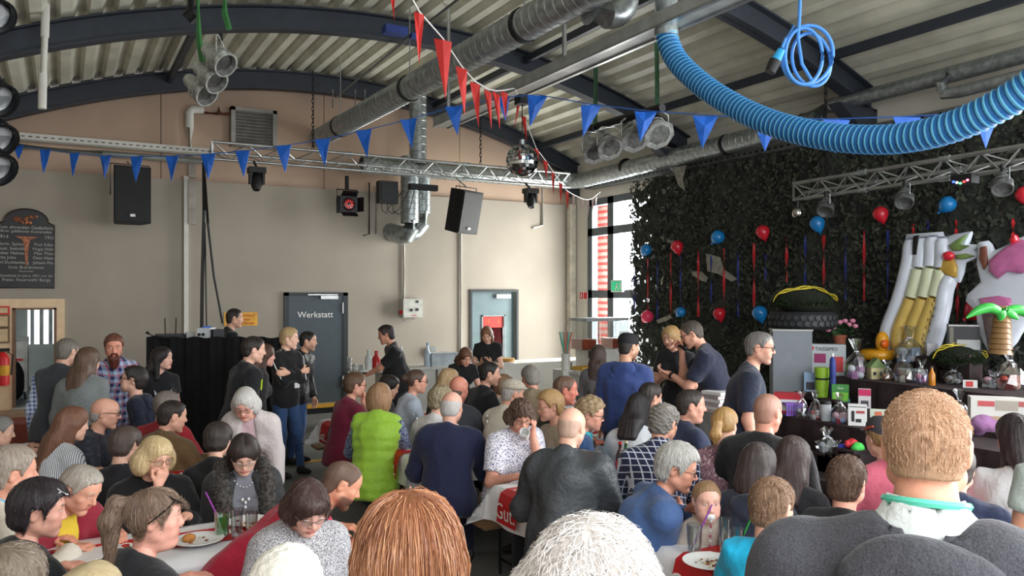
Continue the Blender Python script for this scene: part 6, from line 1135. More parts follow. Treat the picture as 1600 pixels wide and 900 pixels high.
pennants('pennant_string', 'string of long red pennants on white cord falling from the roof', cord, pens, WHITE, PR, 0.007)
rl2 = [(812, 152, 3, 804, 200), (818, 180, 4, 823, 222), (838, 232, 4, 842, 252), (852, 250, 4, 854, 280), (864, 268, 3, 865, 306), (876, 285, 3, 876, 320), (886, 298, 3, 887, 330)]
pl2 = [(896, 304, 2, 896, 334), (904, 308, 2, 904, 330), (911, 311, 2, 911, 336), (919, 312, 2, 919, 340), (926, 310, 2, 926, 334), (931, 306, 2, 931, 322)]
cord = [pt(805, 140, 8.9)] + [pt(a, b, tr(a)) for a, b, *_ in rl2 + pl2] + [pt(938, 300, 15.5)]
pens = [(pt(a - w, b, tr(a)), pt(a + w, b + 3, tr(a)), pt(c, d, tr(a)), PR) for a, b, w, c, d in rl2] + [(pt(a - w, b, tr(a)), pt(a + w, b + 2, tr(a)), pt(c, d, tr(a)), PP) for a, b, w, c, d in pl2]
pennants('pennant_string', 'string of narrow red and pale pennants leading to the corner window', cord, pens, WHITE, PR)
pennants('pennant_string', 'single red pennant on a second cord near the top', [pt(600, -10, 5), pt(612, -4, 5), pt(625, -12, 5)], [(pt(610, -5, 5), pt(617, -6, 5), pt(616, 31, 5), PR)], WHITE, PR)
# ---- pipes, ducts and fittings on the back wall
t = thing('wall_duct', 'galvanised duct along the back and round the corner of the hall', 'duct', (7, 13.75, 4.4)); DZ = 4.42
x0 = onY(566, 0, 13.75).x
mb = MB(); duct(mb, (x0, 13.8, DZ), (XR - 0.75, 13.8, DZ), 0.15); mb.build('pipe', STEEL, t, True)
mb = MB(); mb.tube([Vector((XR - 0.8, 13.8, DZ))] + arcpts((XR - 0.4, 13.8, DZ), (1, 0, 0), (0, -1, 0), 0.35) + [Vector((XR - 0.4, 13.3, DZ))], 0.152, 18); mb.build('elbow', STEEL, t, True)
mb = MB(); duct(mb, (XR - 0.4, 13.35, DZ), (XR - 0.4, 7.6, DZ + 0.1), 0.15); mb.build('pipe', STEEL, t, True)
xv = onY(653, 0, 13.8).x; mb = MB(); duct(mb, (xv, 13.8, DZ + 0.1), (xv, 13.8, zarch(xv) + 0.2), 0.16); mb.build('riser', STEEL, t, True)
for y in (12.0, 9.4): mb = MB(); mb.cyl((XR - 0.4, y - 0.025, DZ + 0.06), (XR - 0.4, y + 0.025, DZ + 0.06), 0.168, 18); mb.build('clamp', BLACKM, t)
t = thing('outlet_duct', 'pair of galvanised ducts dropping behind the truss and bending into the plaster', 'duct', onY(645, 380, 14))
xd, xe = onY(637, 0, 14.05).x, onY(663, 0, 14.05).x; zb = onY(640, 362, 14.05).z
mb = MB(); duct(mb, (xd, 13.95, zb + 0.15), (xd, 13.95, DZ + 0.25), 0.17, pitch=0.1); mb.build('pipe', STEEL, t, True); mb = MB(); mb.tube([Vector((xd, 13.95, zb + 0.2)), Vector((xd, 13.95, zb + 0.05)), Vector((xd - 0.02, 14.0, zb - 0.05)), Vector((xd - 0.1, 14.16, zb - 0.06)), Vector((xd - 0.22, 14.5, zb + 0.02))], 0.175, 18); mb.build('elbow', STEEL, t, True)
mb = MB(); duct(mb, (xe, 14.1, zb + 0.35), (xe, 14.1, DZ + 0.2), 0.14, pitch=0.1); mb.build('pipe', STEEL, t, True); mb = MB(); mb.tube([Vector((xe, 14.1, zb + 0.4)), Vector((xe - 0.02, 14.1, zb + 0.15)), Vector((xe - 0.15, 14.1, zb)), Vector((xe - 0.4, 14.1, zb - 0.06))], 0.145, 16); mb.build('elbow', STEEL, t, True)
t = thing('vent_grille', 'grey louvred air vent high on the tan gable', 'vent', onY(395, 232, YB)); xa, xb, za, zc = onY(359, 0, YB).x, onY(430, 0, YB).x, onY(395, 232, YB).z, onY(395, 172, YB).z
GV = mat('vent_grey', (150, 146, 140), 0.5, 0.3)
for a, b in (((xa, za), (xa + 0.07, zc)), ((xb - 0.07, za), (xb, zc)), ((xa, za), (xb, za + 0.06)), ((xa, zc - 0.06), (xb, zc))): mb = MB(); mb.bb((a[0], YB - 0.14, a[1]), (b[0], YB + 0.02, b[1])); mb.build('frame', GV, t)
for i in range(10): mb = MB(); mb.box(((xa + xb) / 2, YB - 0.08, za + 0.09 + (zc - za - 0.14) * i / 9.5), (xb - xa - 0.1, 0.07, 0.012), R=Matrix.Rotation(-0.6, 3, 'X')); mb.build('slat', GV, t)
mb = MB(); mb.bb((xa, YB - 0.02, za), (xb, YB + 0.0, zc)); mb.build('backing', BLACK, t)
def pipe(name, label, cat, pts, r, m, n=8):
    mb = MB(); mb.tube(pts, r, n); return tag(mb.build(name, m, smooth=True), label, cat)
W_ = lambda px, py, d=0.06: onY(px, py, YB - d)
pipe('heating_pipe', 'pale insulated pipe rising to the louvred vent', 'pipe', [W_(297, 245), W_(296, 200), W_(296, 176), W_(300, 171), W_(318, 171)], 0.07, WPIPE, 12)
pipe('copper_pipe', 'thin copper pipe between the pale pipe and the vent', 'pipe', [W_(318, 176), W_(340, 178), W_(342, 168), W_(344, 178), W_(360, 178)], 0.025, mat('copper', (120, 70, 52), 0.4, 0.6))
pipe('drain_pipe', 'white plastic pipe hanging from the roof at the edge', 'pipe', [pt(72, -12, 9), pt(70, 58, 9), pt(66, 170, 9)], 0.035, WPIPE, 10)
dp = [o for o in COL.objects if o.name.startswith('drain_pipe')][0]
for a, b in ((pt(72, -12, 9), pt(70, 58, 9)), (pt(67, 115, 9), pt(66, 170, 9))): mb = MB(); mb.cyl(a, b, 0.045, 10); mb.build('sleeve', WPIPE, dp, True)
t = thing('cable_tray', 'perforated white cable tray along the gable joint', 'tray', W_(160, 230)); a_, b_ = W_(30, 214, 0.2), W_(330, 238, 0.2); zt_ = (a_.z + b_.z) / 2
mb = MB(); mb.bb((a_.x, YB - 0.3, zt_ - 0.05), (b_.x, YB - 0.28, zt_ + 0.05)); mb.bb((a_.x, YB - 0.3, zt_ - 0.055), (b_.x, YB - 0.1, zt_ - 0.045)); mb.build('channel', WPIPE, t)
for i in range(28): mb = MB(); mb.box((a_.x + (b_.x - a_.x) * (i + 0.5) / 28, YB - 0.302, zt_), (0.05, 0.004, 0.014)); mb.build('slot', BLACKM, t)
pipe('conduit_pipe', 'grey pipe running below the cable tray', 'pipe', [W_(20, 228, 0.15), W_(160, 240, 0.15), W_(330, 253, 0.15)], 0.05, mat('grey_green_pipe', (132, 136, 130), 0.5), 10)
mb = MB(); a_ = W_(291, 275); mb.bb((a_.x - 0.035, YB - 0.06, 0.2), (a_.x + 0.035, YB, a_.z)); tag(mb.build('wall_channel', WPIPE), 'white cable channel running down the plaster behind the booth', 'cable channel')
mb = MB(); a_ = W_(300, 350); mb.bb((a_.x - 0.06, YB - 0.09, a_.z), (a_.x + 0.06, YB, W_(300, 282).z)); tag(mb.build('cover_box', mat('cover_grey', (160, 152, 142), 0.6)), 'narrow grey cover box beside the white cable channel', 'box')
mb = MB(); mb.bb((a_.x - 0.06, YB - 0.09, W_(300, 277).z), (a_.x + 0.06, YB, W_(300, 256).z)); tag(mb.build('cover_box', mat('cover_grey', (160, 152, 142), 0.6)), 'small grey cover box above the narrow one', 'box')
for px, y0, y1, lab in ((631, 382, 470, 'thin white conduit from the duct down to the control box'), (720, 355, 572, 'thin white conduit running down beside the second door')): pipe('conduit', lab, 'conduit', [W_(px, y0, 0.03), W_(px, y1, 0.03)], 0.022, WPIPE)
pipe('conduit', 'thin white conduit with a bent end near the corner', 'conduit', [W_(847, 290, 0.03), W_(848, 352, 0.03), W_(833, 356, 0.03)], 0.025, WPIPE)
pipe('conduit', 'short white conduit ending in a valve under the truss', 'conduit', [W_(588, 290, 0.03), W_(588, 366, 0.03)], 0.015, WPIPE)
pipe('gas_pipe', 'thin dark pipe with two small taps under the truss', 'pipe', [W_(577, 285, 0.05), W_(577, 366, 0.05), W_(568, 368, 0.05)], 0.016, mat('pipe_dark', (70, 60, 52), 0.5))
for k_, (pts, lab) in enumerate((([(318, 255), (319, 330), (316, 440), (315, 530)], 'black cable bundle hanging down to the booth, nearest the white channel'), ([(319, 262), (325, 350), (334, 430), (348, 505)], 'black cable slanting down to the booth'), ([(317, 255), (321, 400), (323, 520)], 'thin black cable between the other two cables'))):
    pipe('hanging_cable', lab, 'cable', [onY(a, b, 13.0 if b < 300 else 11.5 - 0.01 * b / 50) for a, b in pts], (0.022, 0.016, 0.010)[k_], BLACK, 6)
for px, py, t_ in ((617, 48, 10.4),): mb = MB(); c = pt(px, py, t_); mb.box(c, (0.3, 0.16, 0.1)); mb.box(c + Vector((0.28, 0, -0.03)), (0.12, 0.1, 0.06)); tag(mb.build('control_unit', mat('unit_blue', (40, 60, 130), 0.5)), 'dark blue control unit fixed on the second arch', 'control unit')
for px in (520, 555, 570): pipe('roof_rod', 'thin threaded rod hanging below the arch near pixel group %s duct' % {520: 'left of the', 555: 'beside the', 570: 'touching the'}[px] if 0 else {520: 'thin rod under the back arch, farthest from the duct', 555: 'thin rod under the back arch, between two rods', 570: 'thin rod under the back arch, next to the duct'}[px], 'rod', [pt(px, 140, 13), pt(px, 168, 13)], 0.012, STEEL, 6)
pipe('roof_pipe', 'thin pipe running along the sheet roof behind the arch', 'pipe', [onX(525, 152, 4.2), onX(640, 58, 4.2), onX(740, -20, 4.2)], 0.018, mat('pipe_grey', (90, 92, 90), 0.5, 0.3))
RW = lambda px, py, d=0.1: onX(px, py, XR - d)
t = thing('cable_tray', 'dark toothed cable ladder along the top of the net', 'tray', RW(1100, 256)); a_, b_ = RW(900, 295), RW(1330, 205)
zt_ = 4.33; mb = MB(); mb.bb((XR - 0.16, 5.0, zt_ - 0.06), (XR - 0.13, 13.7, zt_ + 0.05)); mb.bb((XR - 0.16, 5.0, zt_ - 0.06), (XR - 0.0, 13.7, zt_ - 0.05)); mb.build('channel', mat('tray_grey', (110, 112, 110), 0.5, 0.4), t)
for i in range(60): mb = MB(); mb.box((XR - 0.165, 6.0 + 0.125 * i, zt_), (0.006, 0.05, 0.03)); mb.build('slot', BLACKM, t)
pipe('side_pipe', 'grey pipe with a tee along the sheet roof at the side', 'pipe', [onX(1255, 187, 9.2), onX(1300, 165, 9.2), onX(1480, 118, 9.2), onX(1640, 75, 9.2)], 0.10, STEEL, 12)
pipe('side_pipe', 'short grey branch pipe under the tee at the side', 'pipe', [onX(1485, 118, 9.15), onX(1470, 132, 9.1), onX(1476, 146, 9.1), onX(1500, 143, 9.1), onX(1640, 108, 9.1)], 0.075, STEEL, 10)
# ---- wall fittings
bx = thing('memorial_board', 'black arched memorial board with white lettering and gilt ornaments', 'memorial board', onY(42, 450, YB))
x0, x1, z0, zs, zt_ = onY(-3, 0, YB).x, onY(85, 0, YB).x, onY(42, 450, YB).z, onY(42, 349, YB).z, onY(42, 329, YB).z; xm = (x0 + x1) / 2; hw = (x1 - x0) / 2
poly = [(x0 - xm, z0), (hw, z0), (hw, zs - 0.02), (hw * 0.86, zs)] + [(hw * 0.78 * math.cos(a), zs + 0.02 + (zt_ - zs) * math.sin(a)) for a in [math.pi * k / 12 for k in range(13)]] + [(-hw * 0.86, zs), (-hw, zs - 0.02)]
mb = MB(); mb.prism(poly, axes((xm, YB - 0.002, 0), (1, 0, 0), (0, 0, 1)), 0.045); mb.build('board', mat('black_lacquer', (20, 18, 22), 0.4, var=0.2), bx)
mb = MB(); mb.tube([Vector((xm + x, YB - 0.045, z)) for x, z in poly], 0.012, 6, closed=True); mb.build('moulding', mat('board_edge', (46, 34, 28), 0.4), bx)
LT = mat('board_letters', (176, 174, 166), 0.6); rows = [(356, 'Zum ehrenden Gedächtnis', 0.066), (362, 'ihrer gefallenen Kameraden', 0.058), (371, '1914                       1918', 0.07), (382, 'Herm. Spitzer      Paul Adam', 0.062), (389, 'Gust. Siebold      Hugo Hahn', 0.062), (396, 'Oskar Heines       Max Thiem', 0.062), (403, 'Fritz John            Otto Haase', 0.062), (410.5, 'Karl Duddenberg   Johann Peter', 0.06), (418, 'Gust. Brandmeister', 0.058), (424, 'Feuerwehr', 0.04), (431, 'Gewidmet im Jahre 1921 von der', 0.05), (437.5, 'Freiw. Feuerwehr Berga', 0.062)]
for py, txt, sz in rows: mb = MB(); vs, fs = textmesh(txt, sz * 1.05, MBACK(Vector((xm, YB - 0.049, onY(42, py, YB).z))), 0.001); mb.add(vs, fs); mb.build('lettering', LT, bx)
GD = mat('gilt', (150, 92, 62), 0.4, 0.5, var=0.3, scale=30); mb = MB(); cz = onY(42, 342, YB).z
for k in range(26): a = random.uniform(0, 6.28); r = random.uniform(0, 1) ** 0.6; mb = MB(); mb.ell((xm + 0.17 * r * math.cos(a), YB - 0.05, cz + 0.075 * r * math.sin(a)), (0.035, 0.012, 0.02), 6, 4, Matrix.Rotation(a, 3, 'Y')); mb.build('ornament', GD, bx)
cz = onY(42, 373, YB).z; mb = MB(); mb.prism([(-0.15, 0.03), (0.15, 0.03), (0.05, -0.02), (0.03, -0.1), (0.012, -0.42), (-0.012, -0.42), (-0.03, -0.1), (-0.05, -0.02)], MBACK((xm, YB - 0.046, cz)), 0.012); mb.build('ornament', GD, bx)
t = thing('warning_sign', 'yellow notice with red lettering beside the workshop door', 'sign', W_(376, 508, 0)); xa, xb = W_(350, 0, 0).x, W_(402, 0, 0).x; mb = MB(); mb.bb((xa, YB - 0.012, W_(376, 509, 0).z), (xb, YB, W_(376, 488, 0).z)); mb.build('plate', mat('sign_yellow', (222, 160, 40), 0.5), t)
for py, tx in ((493, 'Freie Durchfahrt'), (499, 'Unbefugten'), (505, 'Zutritt verboten')): mb = MB(); vs, fs = textmesh(tx, 0.07, MBACK(W_(376, py, 0.014)), 0.0008); mb.add(vs, fs); mb.build('lettering', mat('sign_red', (176, 60, 30), 0.6), t)
t = thing('control_box', 'grey wall control box with small switches and red knob', 'control box', W_(646, 500, 0)); xa, xb, za, zc = W_(631, 0, 0.2).x, W_(661, 0, 0.2).x, W_(646, 496, 0.2).z, W_(646, 467, 0.2).z
mb = MB(); mb.bb((xa, YB - 0.18, za), (xb, YB, zc)); mb.build('case', mat('box_grey', (186, 186, 178), 0.5), t)
for dx, dz, s_ in ((0.2, 0.18, 0.045), (0.08, 0.02, 0.05), (0.2, 0.03, 0.05)): mb = MB(); mb.box((xa + 0.08 + dx, YB - 0.184, za + 0.12 + dz), (s_, 0.014, s_)); mb.build('switch', BLACK, t)
mb = MB(); mb.cyl((xa - 0.04, YB - 0.1, za + 0.1), (xa, YB - 0.1, za + 0.1), 0.04, 10); mb.build('knob', RED, t); mb = MB(); mb.tube([(xa + 0.05, YB - 0.1, za), (xa + 0.05, YB - 0.1, za - 0.07), (xa + 0.25, YB - 0.1, za - 0.05), (xa + 0.25, YB - 0.1, za)], 0.012, 6); mb.build('cable', GREYP, t)
mb = MB(); mb.box(W_(647, 493, 0.183), (0.1, 0.004, 0.012)); mb.build('label_plate', RED, t)
t = thing('wall_ashtray', 'steel bracket fitting on the bright plaster between the doors', 'bracket', W_(675, 557, 0)); c = W_(675, 548, 0.06)
for dx, h in ((-0.06, 0.12), (-0.03, 0.17), (0.0, 0.2), (0.03, 0.16), (0.06, 0.12)): mb = MB(); mb.box(c + Vector((dx, 0, -h / 2 + 0.06)), (0.022, 0.05, h)); mb.build('prong', STEEL, t)
mb = MB(); mb.box(c + Vector((0, 0, 0.06)), (0.18, 0.07, 0.03)); mb.build('plate', STEEL, t)
t = thing('exit_sign', 'green emergency exit sign with white running figure above the glass door', 'sign', RW(965, 458, 0.1)); c = onX(965, 447, XR - 0.02); mb = MB(); mb.box(c, (0.06, 0.36, 0.24)); mb.build('housing', WHITE, t); mb = MB(); mb.box(c - Vector((0.035, 0, 0)), (0.006, 0.32, 0.19)); mb.build('panel', mat('exit_green', (36, 160, 110), 0.4, emit=0.7), t)
mb = MB(); mb.prism([(-0.02, 0.06), (0.02, 0.06), (0.015, 0.0), (0.05, -0.07), (0.02, -0.07), (-0.005, -0.02), (-0.05, -0.07), (-0.07, -0.06), (-0.02, 0.0)], MRIGHT(c - Vector((0.039, 0.03, 0))), 0.002); mb.prism([(0.09, -0.07), (0.13, -0.07), (0.13, 0.07), (0.09, 0.07)], MRIGHT(c - Vector((0.039, 0.03, 0))), 0.002); mb.build('pictogram', WHITE, t)
t = thing('fire_sign', 'small red and white fire safety sign in the corner', 'sign', onX(912, 468, XR - 0.01)); c = onX(912, 462, XR - 0.012); mb = MB(); mb.box(c, (0.01, 0.3, 0.17)); mb.build('plate', WHITE, t)
for o in (-0.075, 0.075): mb = MB(); mb.box(c + Vector((-0.007, o, 0)), (0.004, 0.12, 0.14)); mb.build('panel', RED, t)
mb = MB(); mb.box(c + Vector((-0.01, 0.075, 0)), (0.004, 0.03, 0.1)); mb.build('pictogram', WHITE, t)
# ================================================================= TABLES, BENCHES, BOOTH AND BAR
CLOTH = mat('white_table_foil', (238, 238, 240), 0.32, var=0.04, scale=5, bump=0.1, bscale=22); RUN = mat('red_runner', (200, 34, 36), 0.4, var=0.06)
WOOD = mat('bench_wood', (150, 118, 84), 0.6, var=0.2, scale=4, stretch=(1, 14, 14)); GRN = mat('green_frame', (34, 92, 70), 0.45, 0.2); LTR = mat('runner_letter', (236, 230, 226), 0.6, var=0.02)
def beer_table(label, cx, cy, L=2.2, W=0.62, z=0.77, flip=1, cloth_=True, drop=0.24, seed=1):
    t = thing('beer_table', label, 'table', (cx, cy, 0), 'folding beer tables'); mb = MB(); mb.box((cx, cy, z - 0.025), (L - 0.1, W - 0.07, 0.03)); mb.build('tabletop', WOOD, t)
    for s in (-1, 1):
        mb = MB(); x = cx + s * (L / 2 - 0.28); mb.tube([(x, cy - W * 0.36, 0.01), (x, cy - W * 0.3, z - 0.03), (x, cy + W * 0.3, z - 0.03), (x, cy + W * 0.36, 0.01)], 0.017, 8); mb.build('leg_frame', GRN, t, True)
        mb = MB(); mb.tube([(x, cy - W * 0.34, 0.25), (x, cy + W * 0.34, 0.25)], 0.012, 6); mb.build('cross_bar', GRN, t, True)
        for q in (-1, 1): mb = MB(); mb.tube([(x, cy + q * W * 0.33, 0.3), (x - s * 0.3, cy + q * W * 0.2, z - 0.03)], 0.010, 6); mb.build('stay', GRN, t, True)
    if not cloth_: return t
    rg = np.random.default_rng(seed); e = drop; nx, ny = 66, 26; X = np.linspace(-L / 2 - e, L / 2 + e, nx); Y = np.linspace(-W / 2 - e, W / 2 + e, ny); U, V_ = np.meshgrid(X, Y, indexing='ij')
    ex = np.clip(np.abs(U) - L / 2, 0, None); ey = np.clip(np.abs(V_) - W / 2, 0, None); dr = np.maximum(ex, ey) + 0.25 * np.minimum(ex, ey)
    wob = 0.5 + 0.5 * np.sin(U * 17 + seed) * np.cos(V_ * 15 + seed) ; out = 0.012 + 0.035 * np.clip(dr / e, 0, 1) * wob
    px = np.sign(U) * (np.minimum(np.abs(U), L / 2) + (ex > 0) * out + np.where((ex > 0) & (ey > 0), np.minimum(ex, ey) * 0.5, 0)); py = np.sign(V_) * (np.minimum(np.abs(V_), W / 2) + (ey > 0) * out + np.where((ex > 0) & (ey > 0), np.minimum(ex, ey) * 0.5, 0))
    pz = z + 0.004 - dr + np.where(dr == 0, 0.002 * np.sin(U * 23 + seed) * np.sin(V_ * 31), 0); P_ = np.stack([px, py, pz], -1).reshape(-1, 3); i, j = np.meshgrid(np.arange(nx - 1), np.arange(ny - 1), indexing='ij'); a = (i * ny + j).ravel()
    o = pymesh('tablecloth', P_, np.stack([a, a + ny, a + ny + 1, a + 1], 1), CLOTH, None, (0, 0, 0)); o.location = (cx, cy, 0); tag(o, 'white plastic cloth on the ' + label.replace('beer ', ''), 'tablecloth', 'white plastic tablecloths'); ORG[o.name] = Vector((cx, cy, 0))
    rw = 0.13; w0 = W * 0.0; r = thing('table_runner', 'red lettered runner on the ' + label.replace('beer ', ''), 'table runner', (cx, cy, z), 'red table runners')
    pts = [(-L / 2 - 0.062, z - 0.2), (-L / 2 - 0.052, z - 0.08), (-L / 2 - 0.03, z - 0.01), (-L / 2 + 0.02, z + 0.013)] + [(-L / 2 + L * k / 12, z + 0.012 + 0.002 * (k % 2)) for k in range(1, 12)] + [(L / 2 - 0.02, z + 0.013), (L / 2 + 0.03, z - 0.01), (L / 2 + 0.062, z - 0.2)]
    mb = MB(); vs = [(cx + x, cy + s * rw, zz) for x, zz in pts for s in (-1, 1)]; mb.add(vs, [(2 * k, 2 * k + 2, 2 * k + 3, 2 * k + 1) for k in range(len(pts) - 1)]); mb.build('strip', RUN, r)
    for k in range(4):
        x = cx - L / 2 + L * (k + 0.35) / 4; mb = MB(); vs, fs = textmesh('Gut.', 0.2, axes((x, cy, z + 0.017), (flip, 0, 0), (0, flip, 0)), 0.0006); mb.add(vs, fs); mb.build('lettering', LTR, r)
    mb = MB(); vs, fs = textmesh('Gut.', 0.15, axes((cx - L / 2 - 0.068, cy, z - 0.12), (0, -1, 0), (0, 0, 1)), 0.0006); mb.add(vs, fs); mb.build('lettering', LTR, r)
    return t
def bench(label, cx, cy, L=2.2, W=0.25, z=0.45):
    t = thing('beer_bench', label, 'bench', (cx, cy, 0), 'folding beer benches')
    for s in (-1, 1): mb = MB(); mb.box((cx, cy + s * W / 4, z - 0.014), (L, W / 2 - 0.006, 0.028)); mb.build('plank', WOOD, t)
    for s in (-1, 1):
        x = cx + s * (L / 2 - 0.25); mb = MB(); mb.tube([(x, cy - W * 0.42, 0.01), (x, cy - W * 0.4, z - 0.03), (x, cy + W * 0.4, z - 0.03), (x, cy + W * 0.42, 0.01)], 0.014, 8); mb.build('leg_frame', GRN if s > 0 else BLACKM, t, True); mb = MB(); mb.tube([(x, cy - W * 0.41, 0.12), (x, cy + W * 0.41, 0.12)], 0.011, 6); mb.build('cross_bar', BLACKM, t, True)
TB = [('beer table in front of the baby', 3.85, 3.0, 1), ('beer table with the floral blouse behind it', 3.72, 4.62, -1), ('beer table in front of the navy sweater', 3.57, 6.35, -1), ('beer table in front of the lime vest', 3.5, 8.1, -1), ('beer table in the row closest to the window', 5.76, 8.1, 1), ('beer table under the plate of the blond woman', 0.12, 4.62, -1), ('beer table before the brown suede jacket', -0.02, 6.3, 1)]
BENCHL = [('near', -0.52), ('far', 0.54)]
for k, (lab, cx, cy, fl) in enumerate(TB):
    beer_table(lab, cx, cy, flip=fl, seed=k + 2)
    for q, dy in BENCHL:
        if k == 0 and q == 'far': pass
        bench('bench on the %s side of the %s' % (q, lab.replace('beer ', '')), cx, cy + dy)
beer_table('short food table next to the podium', -0.62, 8.0, 1.2, 0.7, seed=31)
mb = MB(); mb.lathe([(0.001, 0), (0.14, 0), (0.17, 0.03), (0.165, 0.032), (0.13, 0.006), (0.001, 0.006)], onZ(62, 700, 0.785), 20); tag(mb.build('platter', WHITE, smooth=True), 'round platter of baked food on the short far table', 'platter')
def plate(px, py, z, label, r=0.12, food=None):
    c = onZ(px, py, z); t = thing('plate', label, 'plate', c); mb = MB(); mb.lathe([(0.001, 0), (r * 0.6, 0), (r * 0.72, 0.008), (r, 0.018), (r * 0.99, 0.021), (r * 0.7, 0.012), (r * 0.58, 0.006), (0.001, 0.006)], c, 24); mb.build('dish', mat('paper_plate', (232, 232, 230), 0.5, var=0.03), t, True)
    rg = random.Random(px)
    for k in range(food or 0): mb = MB(); s = rg.uniform(0.006, 0.014); mb.ell(c + Vector((rg.uniform(-0.5, 0.5) * r, rg.uniform(-0.45, 0.45) * r, 0.010)), (s, s * 0.8, s * 0.5), 6, 4); mb.build('crumb', mat('crumb_%d' % (k % 3), [(150, 100, 60), (206, 190, 160), (120, 70, 60)][k % 3], 0.8), t)
    return t, c
def glass(px, py, z, label, h=0.15, r=0.032, fill=None, level=0.5, straw=None, name='drinking_glass', mat_=None, taper=0.85):
    c = onZ(px, py, z); t = thing(name, label, 'glass', c); mb = MB(); mb.lathe([(0.001, 0.002), (r * taper, 0.002), (r, h), (r * 0.94, h), (r * taper * 0.9, 0.012), (0.001, 0.012)], c, 18); mb.build('cup', mat_ or GLASS, t, True)
    if fill: mb = MB(); q = taper + (1 - taper) * level; mb.lathe([(0.001, 0.013), (r * taper * 0.88, 0.013), (r * q * 0.9, h * level), (0.001, h * level)], c, 16); mb.build('drink', mat('drink_%d_%d_%d' % fill, fill, 0.15, var=0.05), t, True)
    if straw: mb = MB(); d = straw[1]; mb.cyl(c + Vector((-d * 0.02, 0, 0.015)), c + Vector((CY * d * 0.09, -SY * d * 0.09, h + 0.1)), 0.0042, 8); mb.build('straw', mat('straw_%d_%d_%d' % straw[0], straw[0], 0.35), t)
    return t
def bottle(px, py, z, label, h=0.24, r=0.032, col=None, cap=(200, 200, 200), lab=None):
    c = onZ(px, py, z); t = thing('bottle', label, 'bottle', c); mb = MB(); mb.lathe([(0.001, 0), (r, 0), (r * 1.02, h * 0.1), (r, h * 0.55), (r * 0.75, h * 0.68), (r * 0.38, h * 0.8), (r * 0.36, h * 0.95), (r * 0.42, h * 0.96), (0.001, h * 0.97)], c, 16); mb.build('body', GLASS if col is None else mat('bottle_%d_%d_%d' % col, col, 0.15, var=0.05), t, True)
    mb = MB(); mb.cyl(c + Vector((0, 0, h * 0.93)), c + Vector((0, 0, h)), r * 0.45, 10); mb.build('cap', mat('cap_c_%d_%d_%d' % cap, cap, 0.4), t, True)
    if lab: mb = MB(); mb.cyl(c + Vector((0, 0, h * 0.2)), c + Vector((0, 0, h * 0.45)), r * 1.05, 16, caps=False); mb.build('label_band', mat('lab_%d_%d_%d' % lab, lab, 0.5), t, True)
    return t
ZT_ = 0.79
t, c = plate(310, 847, ZT_, 'white plate with a half-eaten roll beside the green drink', 0.13, 5); mb = MB(); mb.ell(c + Vector((-0.045, 0.01, 0.025)), (0.035, 0.028, 0.024), 10, 7); mb.build('roll', mat('bread', (196, 130, 66), 0.7, var=0.2, scale=30), t, True)
plate(388, 818, ZT_, 'white plate in front of the fur-collared woman', 0.12, 6)
glass(347, 838, ZT_, 'plastic cup of green lemonade with a purple straw', 0.14, 0.042, (30, 160, 60), 0.8, ((150, 50, 160), -1)); glass(370, 838, ZT_, 'empty clear glass beside the green lemonade', 0.15, 0.034); glass(393, 840, ZT_, 'glass of orange juice next to the empty glass', 0.14, 0.034, (226, 150, 30), 0.4)
mb = MB(); c = onZ(143, 866, ZT_ + 0.006); mb.box(c, (0.3, 0.2, 0.003), 0.3); o = tag(mb.build('paper_sheet', WHITE), 'white paper sheet on the table by the yellow shirt', 'paper')
plate(1110, 882, ZT_, 'white plate with crumbs and a white fork at the lower end table', 0.135, 26); c = onZ(1125, 872, ZT_ + 0.03); mb = MB(); mb.tube([c + RR * -0.02, c + RR * 0.05 + Vector((0, 0, 0.006)), c + RR * 0.1 + Vector((0, 0, 0.012))], 0.005, 6); mb.box(c - RR * 0.04, (0.04, 0.02, 0.003), -YAW); tag(mb.build('plastic_fork', WHITE), 'white plastic fork lying across the crumbed plate', 'fork')
plate(1187, 846, ZT_, 'empty white plate between the glasses and the turquoise boy', 0.12, 2)
glass(1085, 862, ZT_, 'clear tumbler with a purple straw in front of the baby', 0.14, 0.04, None, 0, ((150, 70, 170), 1)); glass(1133, 862, ZT_, 'empty tall glass left of the green-bottomed one', 0.17, 0.034); glass(1148, 846, ZT_, 'tallest empty glass behind the others', 0.19, 0.034); glass(1152, 873, ZT_, 'glass with green rest of lemonade and a green straw', 0.15, 0.036, (70, 190, 70), 0.28, ((40, 150, 60), 1)); glass(1247, 838, ZT_, 'white plastic bowl behind the turquoise boy', 0.05, 0.07, None, 0, ((40, 150, 60), -0.3), mat_=WHITE, name='bowl')
glass(841, 772, ZT_, 'white paper cup on the middle table end', 0.085, 0.036, None, mat_=WHITE, name='paper_cup'); c = onZ(840, 779, ZT_ + 0.006); mb = MB(); mb.box(c, (0.16, 0.05, 0.004), 0.25); tag(mb.build('napkin', WHITE), 'folded white napkin below the paper cup', 'napkin')
for px, py, lab, col, cp, lb in ((969, 742, 'dark bottle with red label behind the leather jacket', (60, 40, 30), (190, 40, 40), (190, 40, 44)), (978, 740, 'green bottle behind the leather jacket', (40, 90, 50), (220, 210, 180), None), (651, 685, 'clear water bottle by the pale blue T-shirt', None, (220, 224, 228), (190, 210, 230)), (761, 690, 'clear bottle with pale label by the beige shirt', None, (210, 210, 206), (200, 186, 160))): bottle(px, py, ZT_, lab, col=col, cap=cp, lab=lb)
for px, lab in ((553, 'tall empty glass on the table before the maroon top'), (560, 'second tall glass on the table before the maroon top')): glass(px, 668, ZT_, lab, 0.17, 0.03)
i = PEOPLE.get('floral')
